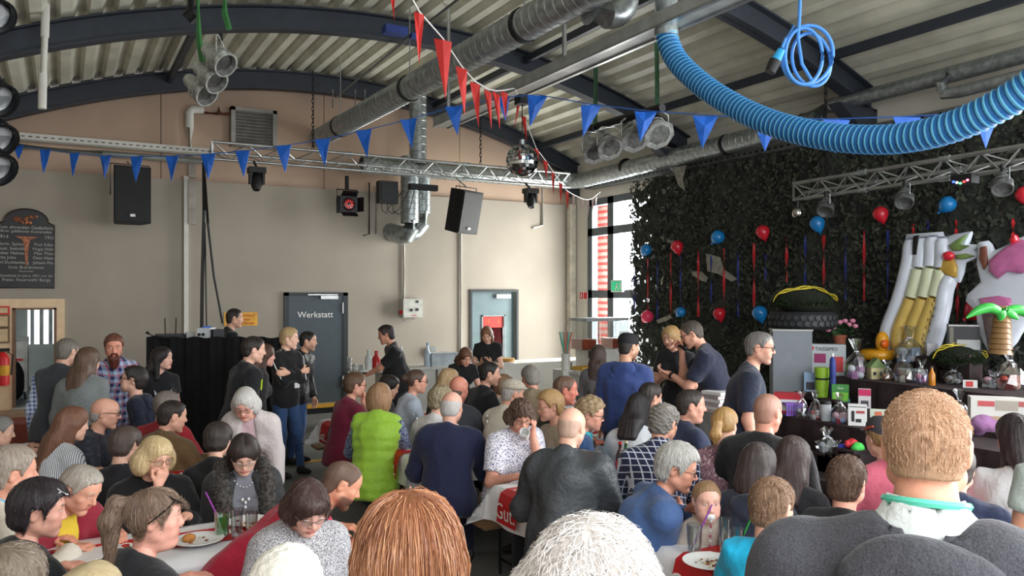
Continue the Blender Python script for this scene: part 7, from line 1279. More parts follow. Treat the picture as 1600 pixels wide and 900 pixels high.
if i: w_ = i['world'](i['toh']((-0.01, 0.135, -0.085))); mb = MB(); mb.lathe([(0.001, 0), (0.028, 0), (0.038, 0.085), (0.035, 0.085), (0.026, 0.006), (0.001, 0.006)], (0, 0, 0), 16); R = Matrix.Rotation(0.9, 3, Vector((CY, -SY, 0))); mb.v = [w_ + R @ Vector(v) - Vector((0, 0, 0.02)) for v in mb.v]; tag(mb.build('paper_cup', WHITE, smooth=True), 'white cup held to the mouth of the woman in floral blouse', 'cup')
# ---- booth of the disc jockey
bt = thing('curtained_booth', 'black cloth-draped booth of the disc jockey', 'booth', (pt(335, 690, 9.75).x, pt(335, 690, 9.75).y, 0)); BC = mat('black_molton', (14, 14, 16), 0.95, var=0.3)
A, B = pt(229, 527, 9.75), pt(445, 531, 9.75); H_ = A.z; d = (B - A); d.z = 0; L = d.length; d.normalize(); nrm = Vector((d.y, -d.x, 0)); vs = []; K_ = 80
for k in range(K_ + 1): q = A + d * (L * k / K_) + nrm * (0.012 * math.sin(k * 0.55) + 0.008 * math.sin(k * 1.37 + 1)); vs += [(q.x, q.y, 0.02), (q.x, q.y, H_ + 0.01 * math.sin(k * 0.5))]
mb = MB(); mb.add(vs, [(2 * k, 2 * k + 2, 2 * k + 3, 2 * k + 1) for k in range(K_)]); mb.build('drape', BC, bt, True)
mb = MB(); c = (A + B) / 2 - nrm * 0.42; mb.box((c.x, c.y, H_ - 0.3), (L, 0.8, 0.05), math.atan2(d.y, d.x)); mb.build('desk', BLACK, bt)
for e in (A, B): mb = MB(); q = e - nrm * 0.05; mb.cyl((q.x, q.y, 0), (q.x, q.y, H_), 0.02, 8); mb.build('post', BLACKM, bt); mb = MB(); q2 = e - nrm * 0.8; mb.cyl((q2.x, q2.y, 0), (q2.x, q2.y, H_ - 0.3), 0.02, 8); mb.build('post', BLACKM, bt)
mb = MB(); mb.tube([A + Vector((0, 0, 0.06)), A + d * 0.1, A + d * 0.3 - Vector((0, 0, 0.02))], 0.02, 6); mb.build('curtain_edge', BC, bt)
def onbooth(px, back=0.3, up=0.0): f = (px - 229) / 216; q = A + d * (L * f) - nrm * back; return Vector((q.x, q.y, H_ - 0.275 + up))
c = onbooth(308); t = thing('mixing_device', 'white audio device with dark sockets on the booth', 'audio device', c); mb = MB(); mb.box(c + Vector((0, 0, 0.19)), (0.16, 0.2, 0.38), math.atan2(d.y, d.x)); mb.build('case', mat('device_white', (196, 200, 204), 0.4), t)
for k in range(3): mb = MB(); mb.cyl(c + nrm * 0.1 + Vector((0.05 * (k - 1), 0, 0.3)), c + nrm * 0.115 + Vector((0.05 * (k - 1), 0, 0.3)), 0.018, 10); mb.build('socket', BLACK, t)
mb = MB(); mb.box(c + Vector((0, 0, 0.39)), (0.1, 0.1, 0.02)); mb.build('lid', BLUE, t)
c = onbooth(323); mb = MB(); mb.box(c + Vector((0, 0, 0.18)), (0.14, 0.2, 0.36), 0.2); tag(mb.build('amplifier', BLACK), 'small black amplifier next to the white audio device', 'amplifier')
c = onbooth(250); t = thing('wireless_receiver', 'black wireless receiver with two antennas on the booth', 'receiver', c); mb = MB(); mb.box(c + Vector((0, 0, 0.15)), (0.34, 0.2, 0.3)); mb.build('case', BLACK, t)
for o in (-0.06, 0.06): mb = MB(); mb.cyl(c + Vector((o, 0, 0.3)), c + Vector((o * 1.1, 0, 0.5)), 0.008, 6); mb.build('antenna', BLACK, t)
c = onbooth(282); mb = MB(); mb.box(c + Vector((0, 0, 0.16)), (0.1, 0.1, 0.32)); tag(mb.build('camera_block', GREYP), 'small grey block with lens on the booth', 'device')
# platform under the disc jockey
i = PEOPLE.get('djman')
if i: mb = MB(); r = i['root']; mb.box((r[0], r[1], 0.1), (0.9, 0.7, 0.2), math.atan2(d.y, d.x)); tag(mb.build('platform', BLACKM), 'low black platform inside the booth', 'platform')
# ---- serving counter below the bright plaster and its things
ct = thing('serving_counter', 'white serving counter along the back between the doors', 'counter', (7.6, 12.4, 0)); CW = mat('counter_white', (214, 212, 206), 0.5, var=0.04)
mb = MB(); mb.bb((4.1, 12.1, 0.86), (9.0, 12.75, 0.9)); mb.build('worktop', CW, ct)
for k in range(5): mb = MB(); mb.bb((4.55 + 0.89 * k, 12.15, 0.02), (5.4 + 0.89 * k, 12.7, 0.86)); mb.build('front_panel', CW, ct)
def oncount(px, Y=12.35): p = onY(px, 500, Y); return Vector((p.x, Y, 0.9))
def stand(px, label, h, r, col, cap=(200, 200, 200), Y=12.3):
    c = oncount(px, Y); t = thing('bottle', label, 'bottle', c); mb = MB(); mb.lathe([(0.001, 0), (r, 0), (r, h * 0.6), (r * 0.4, h * 0.8), (r * 0.4, h), (0.001, h)], c, 14); mb.build('body', mat('bottle_%d_%d_%d' % col, col, 0.25), t, True); mb = MB(); mb.cyl(c + Vector((0, 0, h * 0.94)), c + Vector((0, 0, h * 1.04)), r * 0.46, 8); mb.build('cap', mat('cap_c_%d_%d_%d' % cap, cap, 0.4), t)
for px, lab, h, r, col, cp in ((576, 'white squeeze bottle on the counter by the tray man', 0.3, 0.06, (206, 210, 206), (180, 190, 180)), (588, 'red bottle on the counter by the tray man', 0.28, 0.07, (190, 30, 36), (190, 30, 36)), (604, 'white jug behind the lime vest', 0.28, 0.06, (226, 228, 232), (60, 120, 190)), (627, 'pale milk carton bottle behind the lime vest', 0.34, 0.045, (226, 226, 226), (226, 226, 226)), (668, 'tall water bottle on the counter by the pale blue T-shirt', 0.38, 0.05, (190, 206, 220), (120, 160, 200)), (951, 'red ketchup bottle near the slush machine', 0.28, 0.06, (206, 30, 36), (206, 30, 36))): stand(px, lab, h, r, col, cp)
c = oncount(690, 12.4); mb = MB(); mb.box(c + Vector((0, 0, 0.1)), (0.5, 0.34, 0.2)); mb.box(c + Vector((0, -0.03, 0.21)), (0.46, 0.3, 0.02)); tag(mb.build('storage_box', mat('clear_box', (196, 206, 214), 0.3)), 'pale plastic storage box on the counter', 'box')
c = oncount(790, 12.3); t = thing('cake_platter', 'white cake platter on the counter behind the flat cap', 'cake', c); mb = MB(); mb.cyl(c, c + Vector((0, 0, 0.02)), 0.2, 20); mb.build('dish', WHITE, t); mb = MB(); mb.cyl(c + Vector((0, 0, 0.02)), c + Vector((0, 0, 0.08)), 0.16, 20); mb.build('cake', mat('cake', (196, 150, 84), 0.8, var=0.2, scale=20), t)
sb = thing('side_buffet', 'white side buffet table below the corner window', 'buffet', (7.8, 10.6, 0)); mb = MB(); mb.bb((7.0, 10.3, 0.84), (8.7, 11.0, 0.88)); mb.build('worktop', CW, sb)
for x in (7.05, 8.6): mb = MB(); mb.bb((x, 10.35, 0), (x + 0.05, 10.95, 0.84)); mb.build('leg', CW, sb)
c = Vector((7.35, 10.55, 0.88)); t = thing('cake_platter', 'yellow sheet cake on the side buffet near the slush machine', 'cake', c); mb = MB(); mb.box(c + Vector((0, 0, 0.01)), (0.55, 0.4, 0.02)); mb.build('tray', WHITE, t); mb = MB(); mb.box(c + Vector((0, 0, 0.045)), (0.45, 0.3, 0.05)); mb.build('cake', mat('sheet_cake', (226, 176, 70), 0.7, var=0.15, scale=14), t)
p = pt(928, 590, 13.2); t = thing('slush_machine', 'twin-tank slush machine with white top in front of the window', 'drink machine', (p.x, p.y, 0.88)); q = Vector((p.x, p.y, 0)); z0 = 0.83
mb = MB(); mb.box(q + Vector((0.1, 0, z0 + 0.12)), (0.62, 0.45, 0.5)); mb.build('base', CW, t); mb = MB(); mb.box(q + Vector((0.1, 0, z0 + 0.86)), (0.85, 0.5, 0.05)); mb.build('lid', mat('lid_grey', (176, 180, 182), 0.4), t)
for o, cc in ((-0.2, (170, 84, 60)), (0.4, (176, 90, 70))): mb = MB(); mb.box(q + Vector((o, 0, z0 + 0.6)), (0.34, 0.4, 0.46)); mb.build('tank', GLASS, t); mb = MB(); mb.box(q + Vector((o, 0, z0 + 0.46)), (0.26, 0.34, 0.16)); mb.build('slush', mat('slush_%d' % cc[0], cc, 0.3), t); mb = MB(); mb.box(q + Vector((o, -0.23, z0 + 0.3)), (0.1, 0.06, 0.12)); mb.build('tap', BLACK, t)
mb = MB(); mb.bb((q.x - 0.5, q.y - 0.3, 0.02), (q.x + 0.7, q.y + 0.3, z0 - 0.13)); tag(mb.build('machine_stand', CW), 'white stand below the slush machine', 'stand')
c = Vector((q.x - 0.62, q.y - 0.1, 0.0)); t = thing('straw_holder', 'holder with green and red straws beside the slush machine', 'straw holder', c + Vector((0, 0, 0.88)))
mb = MB(); mb.cyl(c + Vector((0, 0, 0.9)), c + Vector((0, 0, 1.15)), 0.07, 12); mb.build('cup', CW, t)
for k in range(8): mb = MB(); a = k * 0.8; mb.cyl(c + Vector((0.02 * math.cos(a), 0.02 * math.sin(a), 1.1)), c + Vector((0.11 * math.cos(a), 0.08 * math.sin(a), 1.5)), 0.012, 6); mb.build('straw', [mat('straw_teal', (90, 190, 170), 0.4), mat('straw_rose', (214, 120, 110), 0.4)][k % 2], t)
mb = MB(); mb.bb((c.x - 0.15, c.y - 0.15, 0.0), (c.x + 0.15, c.y + 0.15, 0.9)); tag(mb.build('small_cabinet', CW), 'narrow white cabinet under the straw holder', 'cabinet')
# ---- tray and phone in hands
i = PEOPLE.get('trayman')
if i:
    c = i['world'](i['J']['WL'] + i['J']['handL'][0] * 0.13 + V3(0, 0, 0.03)); t = thing('serving_tray', 'small tray with glasses held out by the man in black polo', 'tray', c); mb = MB(); mb.cyl(c, c + Vector((0, 0, 0.012)), 0.15, 18); mb.build('tray', BLACK, t)
    for k, (dx, dy, h) in enumerate(((-0.08, 0, 0.2), (0.0, 0.05, 0.11), (0.05, -0.04, 0.11), (0.1, 0.03, 0.09))): g = glass(800, 700, ZT_, ['tallest', 'hindmost', 'foremost', 'shortest'][k] + ' glass on the held-out tray', h, 0.03); g['group'] = 'glasses on the tray'; g.location = c + Vector((dx, dy, 0.013))
i = PEOPLE.get('phonegirl')
if i: c = i['world']((i['J']['WL'] + i['J']['WR']) / 2 + V3(0, 0.07, 0.05)); mb = MB(); mb.box(c, (0.075, 0.012, 0.15), R=Matrix.Rotation(-0.6, 3, 'X')); tag(mb.build('mobile_phone', BLACK), 'dark mobile phone in the hands of the girl in the doorway', 'phone')
# ---- side room and doorway things
t = thing('rolling_cabinet', 'white rolling cabinet with three red dots in the side room', 'cabinet', (-0.75, YB + 1.2, 0.36)); a = onY(21, 533, YB + 1.0); b = onY(43, 612, YB + 1.0); mb = MB(); mb.bb((a.x - 0.2, YB + 1.0, b.z), (b.x, YB + 1.6, a.z)); mb.build('body', mat('cabinet_white', (206, 204, 198), 0.5), t)
for k in range(3): mb = MB(); c = onY(26 + 4 * k, 562, YB + 0.99); mb.cyl(c, c - Vector((0, 0.01, 0)), 0.022, 8); mb.build('dot', RED, t)
for x in (a.x, b.x - 0.05): mb = MB(); mb.cyl((x, YB + 1.15, 0.40), (x + 0.03, YB + 1.15, 0.40), 0.04, 10); mb.build('wheel', BLACK, t); mb = MB(); mb.cyl((x, YB + 1.15, 0.42), (x, YB + 1.15, b.z), 0.015, 6); mb.build('castor', BLACK, t)
c = onY(33, 529, YB + 1.2); mb = MB(); mb.box(c + Vector((0, 0, -0.01)), (0.22, 0.16, 0.08)); tag(mb.build('coffee_machine', GREYP), 'small grey appliance on the rolling cabinet', 'appliance')
c = onY(22, 600, YB + 0.8); F = Field((-0.25, -0.15, -0.3), (0.25, 0.15, 0.5), 0.03); F.ell((0, 0, 0.05), (0.16, 0.1, 0.32), k=0); V, Q = F.mesh(); o = pymesh('hanging_jacket', V + normals(V, Q) * (vnoise(V, 20, 2) * 0.012)[:, None], Q, mat('jacket_black', (20, 20, 22), 0.8), None, (0, 0, 0)); o.location = c; tag(o, 'black jacket hanging on the rolling cabinet', 'jacket')
fe = thing('fire_extinguisher', 'red fire extinguisher on the cream panel', 'fire extinguisher', onY(3, 602, YB - 0.15)); c = onY(3, 602, YB - 0.15); mb = MB(); mb.lathe([(0.001, 0), (0.09, 0), (0.095, 0.05), (0.095, 0.4), (0.06, 0.47), (0.03, 0.5), (0.001, 0.5)], c, 16); mb.build('cylinder', RED, fe, True); mb = MB(); mb.box(c + Vector((0.02, 0, 0.53)), (0.16, 0.05, 0.05)); mb.tube([c + Vector((0.07, 0, 0.5)), c + Vector((0.14, 0, 0.45)), c + Vector((0.12, 0, 0.15))], 0.014, 6); mb.build('valve', BLACK, fe)
mb = MB(); mb.cyl(c + Vector((0, 0, 0.15)), c + Vector((0, 0, 0.3)), 0.097, 16, caps=False); mb.build('label_band', YELLOW, fe)
for py, s_, lab in ((485, 0.13, 'small red plaque above the framed certificates'), (502, 0.2, 'upper framed certificate on the cream panel'), (524, 0.24, 'lower framed certificate on the cream panel')):
    c = onY(3, py, YB - 0.07); t = thing('framed_picture', lab, 'picture', c); mb = MB(); mb.box(c, (0.2, 0.02, s_)); mb.build('frame', mat('brown_frame', (120, 92, 70), 0.6) if s_ > 0.15 else RED, t); mb = MB(); mb.box(c - Vector((0, 0.012, 0)), (0.15, 0.006, s_ - 0.05)); mb.build('sheet', mat('parchment', (206, 180, 140), 0.6), t)
# ================================================================= CAMOUFLAGE NET WITH PARTY DECORATION
NX = XR - 0.24; rg = np.random.default_rng(5)
net = thing('camouflage_net', 'dark camouflage net covering the side of the hall behind the prizes', 'net', (NX, 8, 0.2))
NET = mat('net_cloth', (52, 56, 48), 0.95, var=0.5, scale=7, rgb2=(34, 36, 35)); y0, y1 = 3.9, onX(992, 0, NX).y; ny, nz = 150, 66
Y = np.linspace(y0, y1, ny); Zc = np.linspace(0.1, 1, nz); YY, ZZ = np.meshgrid(Y, Zc, indexing='ij'); topz = 4.26 - 0.16 * np.clip(np.sin(Y * 2.3) + 0.5 * np.sin(Y * 7.1), 0, 2) * (Y > 9.5)
zz = 0.15 + (ZZ - 0.1) / 0.9 * (topz[:, None] - 0.15) + rg.normal(0, 0.012, YY.shape); xx = NX + 0.05 * np.sin(YY * 3.1 + 0.6 * np.sin(zz * 2)) + 0.03 * np.sin(YY * 9 + zz * 3) + rg.normal(0, 0.012, YY.shape); yy = YY + rg.normal(0, 0.016, YY.shape)
P_ = np.stack([xx, yy, zz], -1).reshape(-1, 3); i, j = np.meshgrid(np.arange(ny - 1), np.arange(nz - 1), indexing='ij'); a = (i * nz + j).ravel(); Q = np.stack([a, a + 1, a + nz + 1, a + nz], 1)
hole = rg.random(len(Q)) < 0.055 + 0.13 * (i.ravel() > ny * 0.96) + 0.05 * (i.ravel() < ny * 0.3); pymesh('net_sheet', P_, Q[~hole], NET, net, (NX, 8, 0.2), smooth=False)['kind'] = 'stuff'
n = 15000; c = np.stack([NX - 0.03 - 0.05 * rg.random(n), y0 + (y1 - y0 + 0.06) * rg.random(n), 0.2 + 4.0 * rg.random(n)], 1); u = rg.normal(size=(n, 3)) * np.array([0.4, 1, 1]); u /= np.linalg.norm(u, axis=1, keepdims=True); v = np.cross(u, rg.normal(size=(n, 3)) * np.array([1, 0.3, 0.3]) + np.array([1, 0, 0])); v /= np.linalg.norm(v, axis=1, keepdims=True); s_ = (0.02 + 0.035 * rg.random(n))[:, None]
P_ = np.stack([c - u * s_, c + v * s_ * 0.5, c + u * s_, c - v * s_ * 0.5], 1).reshape(-1, 3); b = np.arange(n)[:, None] * 4 + np.arange(4)[None, :]
pymesh('net_leaves', P_, b, mat('net_leaf', (76, 80, 66), 0.9, var=0.6, scale=9, rgb2=(38, 40, 38)), net, (NX, 8, 0.2), smooth=False)['kind'] = 'stuff'
PATCH = mat('net_patch', (150, 148, 136), 0.9, var=0.2, scale=12)
for poly in ([(1103, 396), (1125, 402), (1130, 420), (1152, 436), (1143, 440), (1122, 428), (1105, 424)], [(1080, 424), (1095, 424), (1106, 434), (1103, 441), (1094, 438), (1082, 430)], [(1025, 500), (1046, 492), (1050, 496), (1040, 502), (1028, 505)], [(1050, 262), (1072, 258), (1066, 280), (1070, 298), (1060, 290)]):
    pts = [onX(a, b, NX - 0.1) for a, b in poly]; mb = MB(); k = len(pts); mb.add(pts + [p + Vector((0.01, 0, 0)) for p in pts], [tuple(range(k)), tuple(range(2 * k - 1, k - 1, -1))] + [(q, (q + 1) % k, k + (q + 1) % k, k + q) for q in range(k)]); mb.build('patch', PATCH, net)
BB = mat('balloon_blue', (28, 128, 200), 0.25, var=0.04, coat=0.4); BR = mat('balloon_red', (206, 34, 52), 0.25, var=0.04, coat=0.4); BP = mat('balloon_pink', (226, 60, 96), 0.25, var=0.04)
bal = [(1009, 391, 9, BB, 'blue balloon at the window edge of the net'), (1058, 386, 10, BR, 'red balloon in the upper row, nearest the window'), (1121, 371, 11, BB, 'blue balloon in the upper row between two red ones'), (1192, 363, 11, BR, 'red balloon in the upper row above the blue low one'), (1277, 350, 12, BB, 'blue balloon under the first stage spotlight'), (1376, 335, 12, BR, 'red balloon between the stage spotlights'), (1480, 320, 13, BB, 'blue balloon over the inflatable cocktail'), (1602, 305, 14, BR, 'red balloon at the end of the stage truss'), (1011, 495, 10, BP, 'pink balloon low at the window edge of the net'), (1063, 488, 8, BB, 'small blue balloon in the low row'), (1124, 491, 10, BR, 'red balloon in the low row'), (1187, 490, 12, BB, 'large blue balloon in the low row'), (1528, 482, 20, BR, 'big dark red balloon behind the inflatable palm')]
for px, py, r, m_, lab in bal:
    p = onX(px, py, NX - 0.2); R_ = r / FPX * (p - Vector((0, 0, HC))).dot(FF); t = thing('balloon', lab, 'balloon', p, 'party balloons on the net'); k = random.uniform(-1, 1); Rb = Matrix.Rotation(0.9 * (1 if k > 0 else -0.4), 3, 'X')
    mb = MB(); mb.lathe([(0.001, -1.28 * R_), (0.16 * R_, -1.22 * R_), (0.55 * R_, -0.85 * R_), (0.9 * R_, -0.3 * R_), (1.0 * R_, 0.15 * R_), (0.85 * R_, 0.62 * R_), (0.5 * R_, 0.93 * R_), (0.001, 1.02 * R_)], p, 16, Rb); mb.build('skin', m_, t, True); mb = MB(); mb.cyl(p + Rb @ Vector((0, 0, -1.25 * R_)), p + Rb @ Vector((0, 0, -1.42 * R_)), 0.07 * R_, 8, 0.2 * R_); mb.build('knot', m_, t, True)
NS = {}; ORD = 'first second third fourth fifth sixth seventh eighth ninth tenth eleventh twelfth thirteenth'.split(); SR = mat('streamer_red', (176, 26, 34), 0.5, var=0.1); SB = mat('streamer_blue', (26, 42, 120), 0.5, var=0.1)
for k, (px, ya, yb, m_) in enumerate([(1012, 405, 490, SR), (1027, 405, 500, SB), (1048, 395, 492, SR), (1063, 398, 482, SB), (1091, 384, 495, SR), (1111, 400, 475, SB), (1131, 388, 485, SR), (1153, 384, 495, SB), (1178, 380, 480, SR), (1196, 398, 448, SB), (1229, 372, 440, SR), (1258, 368, 445, SB), (1287, 368, 452, SR), (1321, 370, 470, SB), (1350, 360, 470, SR), (1387, 360, 470, SB), (1427, 350, 372, SR), (1450, 345, 358, SB), (1494, 344, 372, SR), (1496, 440, 520, SR), (1583, 340, 372, SR), (991, 430, 490, SB)]):
    a, b = onX(px, ya, NX - 0.14), onX(px, yb, NX - 0.14); mb = MB(); vs = []; K_ = 18; w_ = 0.026 if m_ is SR else 0.02
    for q in range(K_ + 1): f = q / K_; p = a.lerp(b, f); tw = 5 * f + k; e = Vector((math.sin(tw) * 0.6, math.cos(tw), 0)) * w_ * (0.35 + 0.65 * abs(math.sin(tw * 0.8 + 1))); vs += [p + e, p - e, p + e + Vector((0.004, 0, 0)), p - e + Vector((0.004, 0, 0))]
    mb.add(vs, [(4 * q, 4 * q + 1, 4 * q + 5, 4 * q + 4) for q in range(K_)] + [(4 * q + 3, 4 * q + 2, 4 * q + 6, 4 * q + 7) for q in range(K_)]); NS[m_.name] = NS.get(m_.name, 0) + 1; tag(mb.build('crepe_streamer', m_), '%s %s crepe streamer on the net, counted from the window' % (ORD[NS[m_.name] - 1], 'red' if m_ is SR else 'dark blue'), 'streamer', ('red' if m_ is SR else 'blue') + ' crepe streamers on the net')
# ================================================================= PRIZE TABLES
DC = mat('dark_brown_cloth', (46, 30, 32), 0.85, var=0.25, scale=6); Z1, Z2, Z3 = 1.14, 0.78, 0.36
def tier(label, x0, x1, ya, yb, z):
    t = thing('display_table', label, 'table', ((x0 + x1) / 2, (ya + yb) / 2, 0)); mb = MB(); mb.bb((x0, ya, z - 0.03), (x1, yb, z)); mb.build('cloth_top', DC, t); mb = MB(); K_ = 90; vs = []
    for k in range(K_ + 1): y = ya + (yb - ya) * k / K_; o = 0.014 * math.sin(k * 0.8) + 0.008 * math.sin(k * 2.1); vs += [(x0 + o, y, 0.02), (x0 + o * 0.2, y, z)]
    mb.add(vs, [(2 * k, 2 * k + 1, 2 * k + 3, 2 * k + 2) for k in range(K_)]); mb.build('cloth_front', DC, t, True)
    for y in (ya + 0.05, yb - 0.05): mb = MB(); mb.bb((x0 + 0.02, y - 0.02, 0), (x1 - 0.02, y + 0.02, z - 0.03)); mb.build('trestle', WOOD, t)
tier('upper step of the prize display with dark brown cloth', 7.8, 8.75, 3.2, 6.75, Z1); tier('middle step of the prize display with dark brown cloth', 6.85, 7.78, 3.0, 6.6, Z2); tier('lowest step of the prize display near the floor', 6.2, 6.83, 3.0, 5.9, Z3)
STEPS = {1: (7.8, 8.75, Z1), 2: (6.85, 7.78, Z2), 3: (6.2, 6.83, Z3)}
def U(px, py, z):
    """a place on the step nearest to height z; where the photograph shows it higher, a cloth-covered riser stands below"""
    x0, x1, zs = min(STEPS.values(), key=lambda s: abs(s[2] - z)); p = onZ(px, py, z)
    if p.x < x0 + 0.12: p = onX(px, py, x0 + 0.12); p.z = zs
    elif p.x > x1 - 0.2: p = onX(px, py, x1 - 0.2)
    if p.z > zs + 0.012: mb = MB(); mb.box((p.x, p.y, (zs + p.z) / 2 - 0.001), (0.24, 0.24, p.z - zs - 0.002)); struct(mb.build('display_riser', DC))
    else: p.z = zs
    return p
def pxm(p): return (p - Vector((0, 0, HC))).dot(FF) / FPX
def carton(name, label, px, py, w, h, z, col, dep=0.12, rz_=None, deco=(), text=(), cat='box'):
    """a printed carton: px/py = middle of its front foot, w/h in picture pixels; deco = flat coloured fields (x, y, w, h, rgb) in 0..1 of the front"""
    p = U(px, py, z); k = pxm(p); W, H = w * k, h * k; r = -YAW - 0.35 if rz_ is None else rz_; t = thing(name, label, cat, p); R = Matrix.Rotation(r, 4, 'Z'); M = Matrix.Translation(p) @ R
    mb = MB(); mb.box(p + R.to_3x3() @ Vector((0, dep / 2, H / 2)), (W, dep, H), r); mb.build('carton', mat('carton_%d_%d_%d' % col, col, 0.5, var=0.03), t); Mf = M @ Matrix.Translation((-W / 2, -0.001, 0)) @ Matrix.Rotation(math.pi / 2, 4, 'X')
    for (x, y, a, b, c_) in deco: mb = MB(); q = Mf @ Matrix.Translation((x * W, y * H, 0)); mb.prism([(a * W / 2 * math.cos(s), b * H / 2 * math.sin(s)) for s in [2 * math.pi * i / 16 for i in range(16)]] if a < 0 else [(-a * W / 2, -b * H / 2), (a * W / 2, -b * H / 2), (a * W / 2, b * H / 2), (-a * W / 2, b * H / 2)], q, 0.003); mb.build('print', mat('print_%d_%d_%d' % c_, c_, 0.5, var=0.05), t)
    for (x, y, s, tx, c_) in text: mb = MB(); vs, fs = textmesh(tx, s * H, Mf @ Matrix.Translation((x * W, y * H, 0.004)), 0.0005); mb.add(vs, fs); mb.build('lettering', mat('print_%d_%d_%d' % c_, c_, 0.5), t)
    return t
def gift(label, px, py, w, h, z, fill, bow=(220, 220, 225), n=7, seed=0):
    """a gift wrapped in cellophane: round items inside, gathered at the neck"""
    p = U(px, py, z); k = pxm(p); r, H = w * k / 2, h * k; t = thing('gift_parcel', label, 'gift'); t.location = p; ORG[t.name] = p.copy(); q = random.Random(seed + px); m = 14; vs = []; prof = [(0.85, 0.0), (1.0, 0.12), (0.95, 0.35), (0.6, 0.55), (0.14, 0.68), (0.35, 0.85), (0.62, 1.0)]
    for a, zz in prof: vs += [p + Vector((r * a * (1 + q.uniform(-0.16, 0.16)) * math.cos(2 * math.pi * i / m), r * a * (1 + q.uniform(-0.16, 0.16)) * math.sin(2 * math.pi * i / m), H * zz + q.uniform(-0.02, 0.02) * (zz > 0))) for i in range(m)]
    mb = MB(); mb.add(vs, [(a * m + i, a * m + (i + 1) % m, (a + 1) * m + (i + 1) % m, (a + 1) * m + i) for a in range(len(prof) - 1) for i in range(m)]); mb.build('wrapping', CELLO, t)
    mb = MB(); mb.tube([p + Vector((r * 0.17 * math.cos(a), r * 0.17 * math.sin(a), H * 0.68)) for a in [2 * math.pi * i / 10 for i in range(10)]], r * 0.05, 5, closed=True); mb.build('ribbon', mat('bow_%d_%d_%d' % bow, bow, 0.4), t)
    for i in range(n): c_ = fill[i % len(fill)]; s = r * q.uniform(0.25, 0.4); a = 2 * math.pi * i / n; mb = MB(); c0 = p + Vector((r * 0.45 * math.cos(a), r * 0.45 * math.sin(a), s * 0.9 + (H * 0.16 if i % 3 == 0 else 0))); (mb.ell(c0, (s, s, s * 0.9), 10, 7) if i % 2 else mb.box(c0, (s * 1.5, s * 1.3, s * 1.9), a)); mb.build('content', mat('gift_%d_%d_%d' % c_, c_, 0.5), t, i % 2 == 1)
    return t
# tall grey cabinet, tyre planter, plants
p = pt(1235, 600, 9.6); k = pxm(p); t = thing('grey_cabinet', 'plain tall grey cabinet beside the upper prize step', 'cabinet', (p.x, p.y, 0)); zt_ = pt(1235, 516, 9.6).z; mb = MB(); mb.box((p.x, p.y, zt_ / 2), (0.44, 0.36, zt_), -YAW - 0.2); mb.build('body', mat('cabinet_grey', (112, 118, 124), 0.6, var=0.04), t); mb = MB(); mb.box((p.x, p.y, zt_ + 0.008), (0.46, 0.38, 0.016), -YAW - 0.2); mb.build('top_panel', GREYP, t)
c = pt(1254, 500, 9.8); t = thing('tyre_planter', 'black car tyre lying flat as a planter on the grey cabinet', 'tyre', c); mb = MB(); R_ = 50 * pxm(c); mb.lathe([(R_ * 0.62, -0.09), (R_ * 0.9, -0.105), (R_, -0.07), (R_, 0.07), (R_ * 0.9, 0.105), (R_ * 0.62, 0.09), (R_ * 0.6, 0), (R_ * 0.62, -0.09)], c, 30); mb.build('tyre', mat('rubber', (30, 31, 33), 0.7, var=0.2), t, True)
for i in range(30):
    for s in (-1, 1): a = 2 * math.pi * (i + 0.5 * (s > 0)) / 30; mb = MB(); mb.box(c + Vector((R_ * 1.005 * math.cos(a), R_ * 1.005 * math.sin(a), s * 0.035)), (0.02, 0.055, 0.05), R=(Matrix.Rotation(a, 3, 'Z') @ Matrix.Rotation(s * 0.5, 3, 'X'))); mb.build('tread_block', mat('rubber_block', (48, 50, 54), 0.6), t)
def bush(label, c, rx_, rz_, n, col, col2, ribbon=(196, 176, 50), seed=1):
    t = thing('moss_arrangement', label, 'plant'); t.location = c; ORG[t.name] = Vector(c); g = np.random.default_rng(seed); mb = MB(); mb.ell(Vector(c) + Vector((0, 0, rz_ * 0.8)), (rx_ * 0.9, rx_ * 0.9, rz_ * 0.9), 18, 12); mb.build('core', mat('moss_core', (20, 26, 14), 0.95), t, True)
    d_ = g.normal(size=(n, 3)); d_ /= np.linalg.norm(d_, axis=1, keepdims=True); d_[:, 2] = np.abs(d_[:, 2]) * 1.0 - 0.15; p0 = np.array(c) + np.array([0, 0, rz_ * 0.75]) + d_ * np.array([rx_, rx_, rz_]) * (0.82 + 0.1 * g.random((n, 1))); out = d_ + g.normal(size=(n, 3)) * 0.5; out /= np.linalg.norm(out, axis=1, keepdims=True); sd = np.cross(out, g.normal(size=(n, 3))); sd /= np.linalg.norm(sd, axis=1, keepdims=True)
    P_ = np.stack([p0 - sd * 0.005, p0 + sd * 0.005, p0 + out * 0.035 + sd * 0.002, p0 + out * 0.035 - sd * 0.002], 1).reshape(-1, 3); pymesh('foliage', P_, np.arange(4 * n).reshape(-1, 4), mat('moss_%d' % col[1], col, 0.9, var=0.4, scale=20, rgb2=col2), t, c, smooth=False)['kind'] = 'stuff'
    for q in range(7): a0 = g.random() * 3; mb = MB(); mb.tube([Vector(c) + Vector((0, 0, rz_ * 0.75)) + Vector((CY * rx_ * 1.07 * math.cos(s), -SY * rx_ * 1.07 * math.cos(s), rz_ * 1.08 * math.sin(s))) + FF * (-rx_ * (0.25 + 0.1 * math.sin(3 * s + a0))) + Vector((0, 0, 0.02 * math.sin(5 * s + a0))) for s in [0.1 + 2.9 * i / 22 for i in range(23)]], 0.0045, 5); mb.build('ribbon', mat('ribbon_%d' % ribbon[0], ribbon, 0.5, var=0.2), t)
bush('dark green mound with yellow ribbon in the tyre planter', pt(1254, 489, 9.8), 0.36, 0.17, 5200, (44, 62, 26), (20, 30, 14))
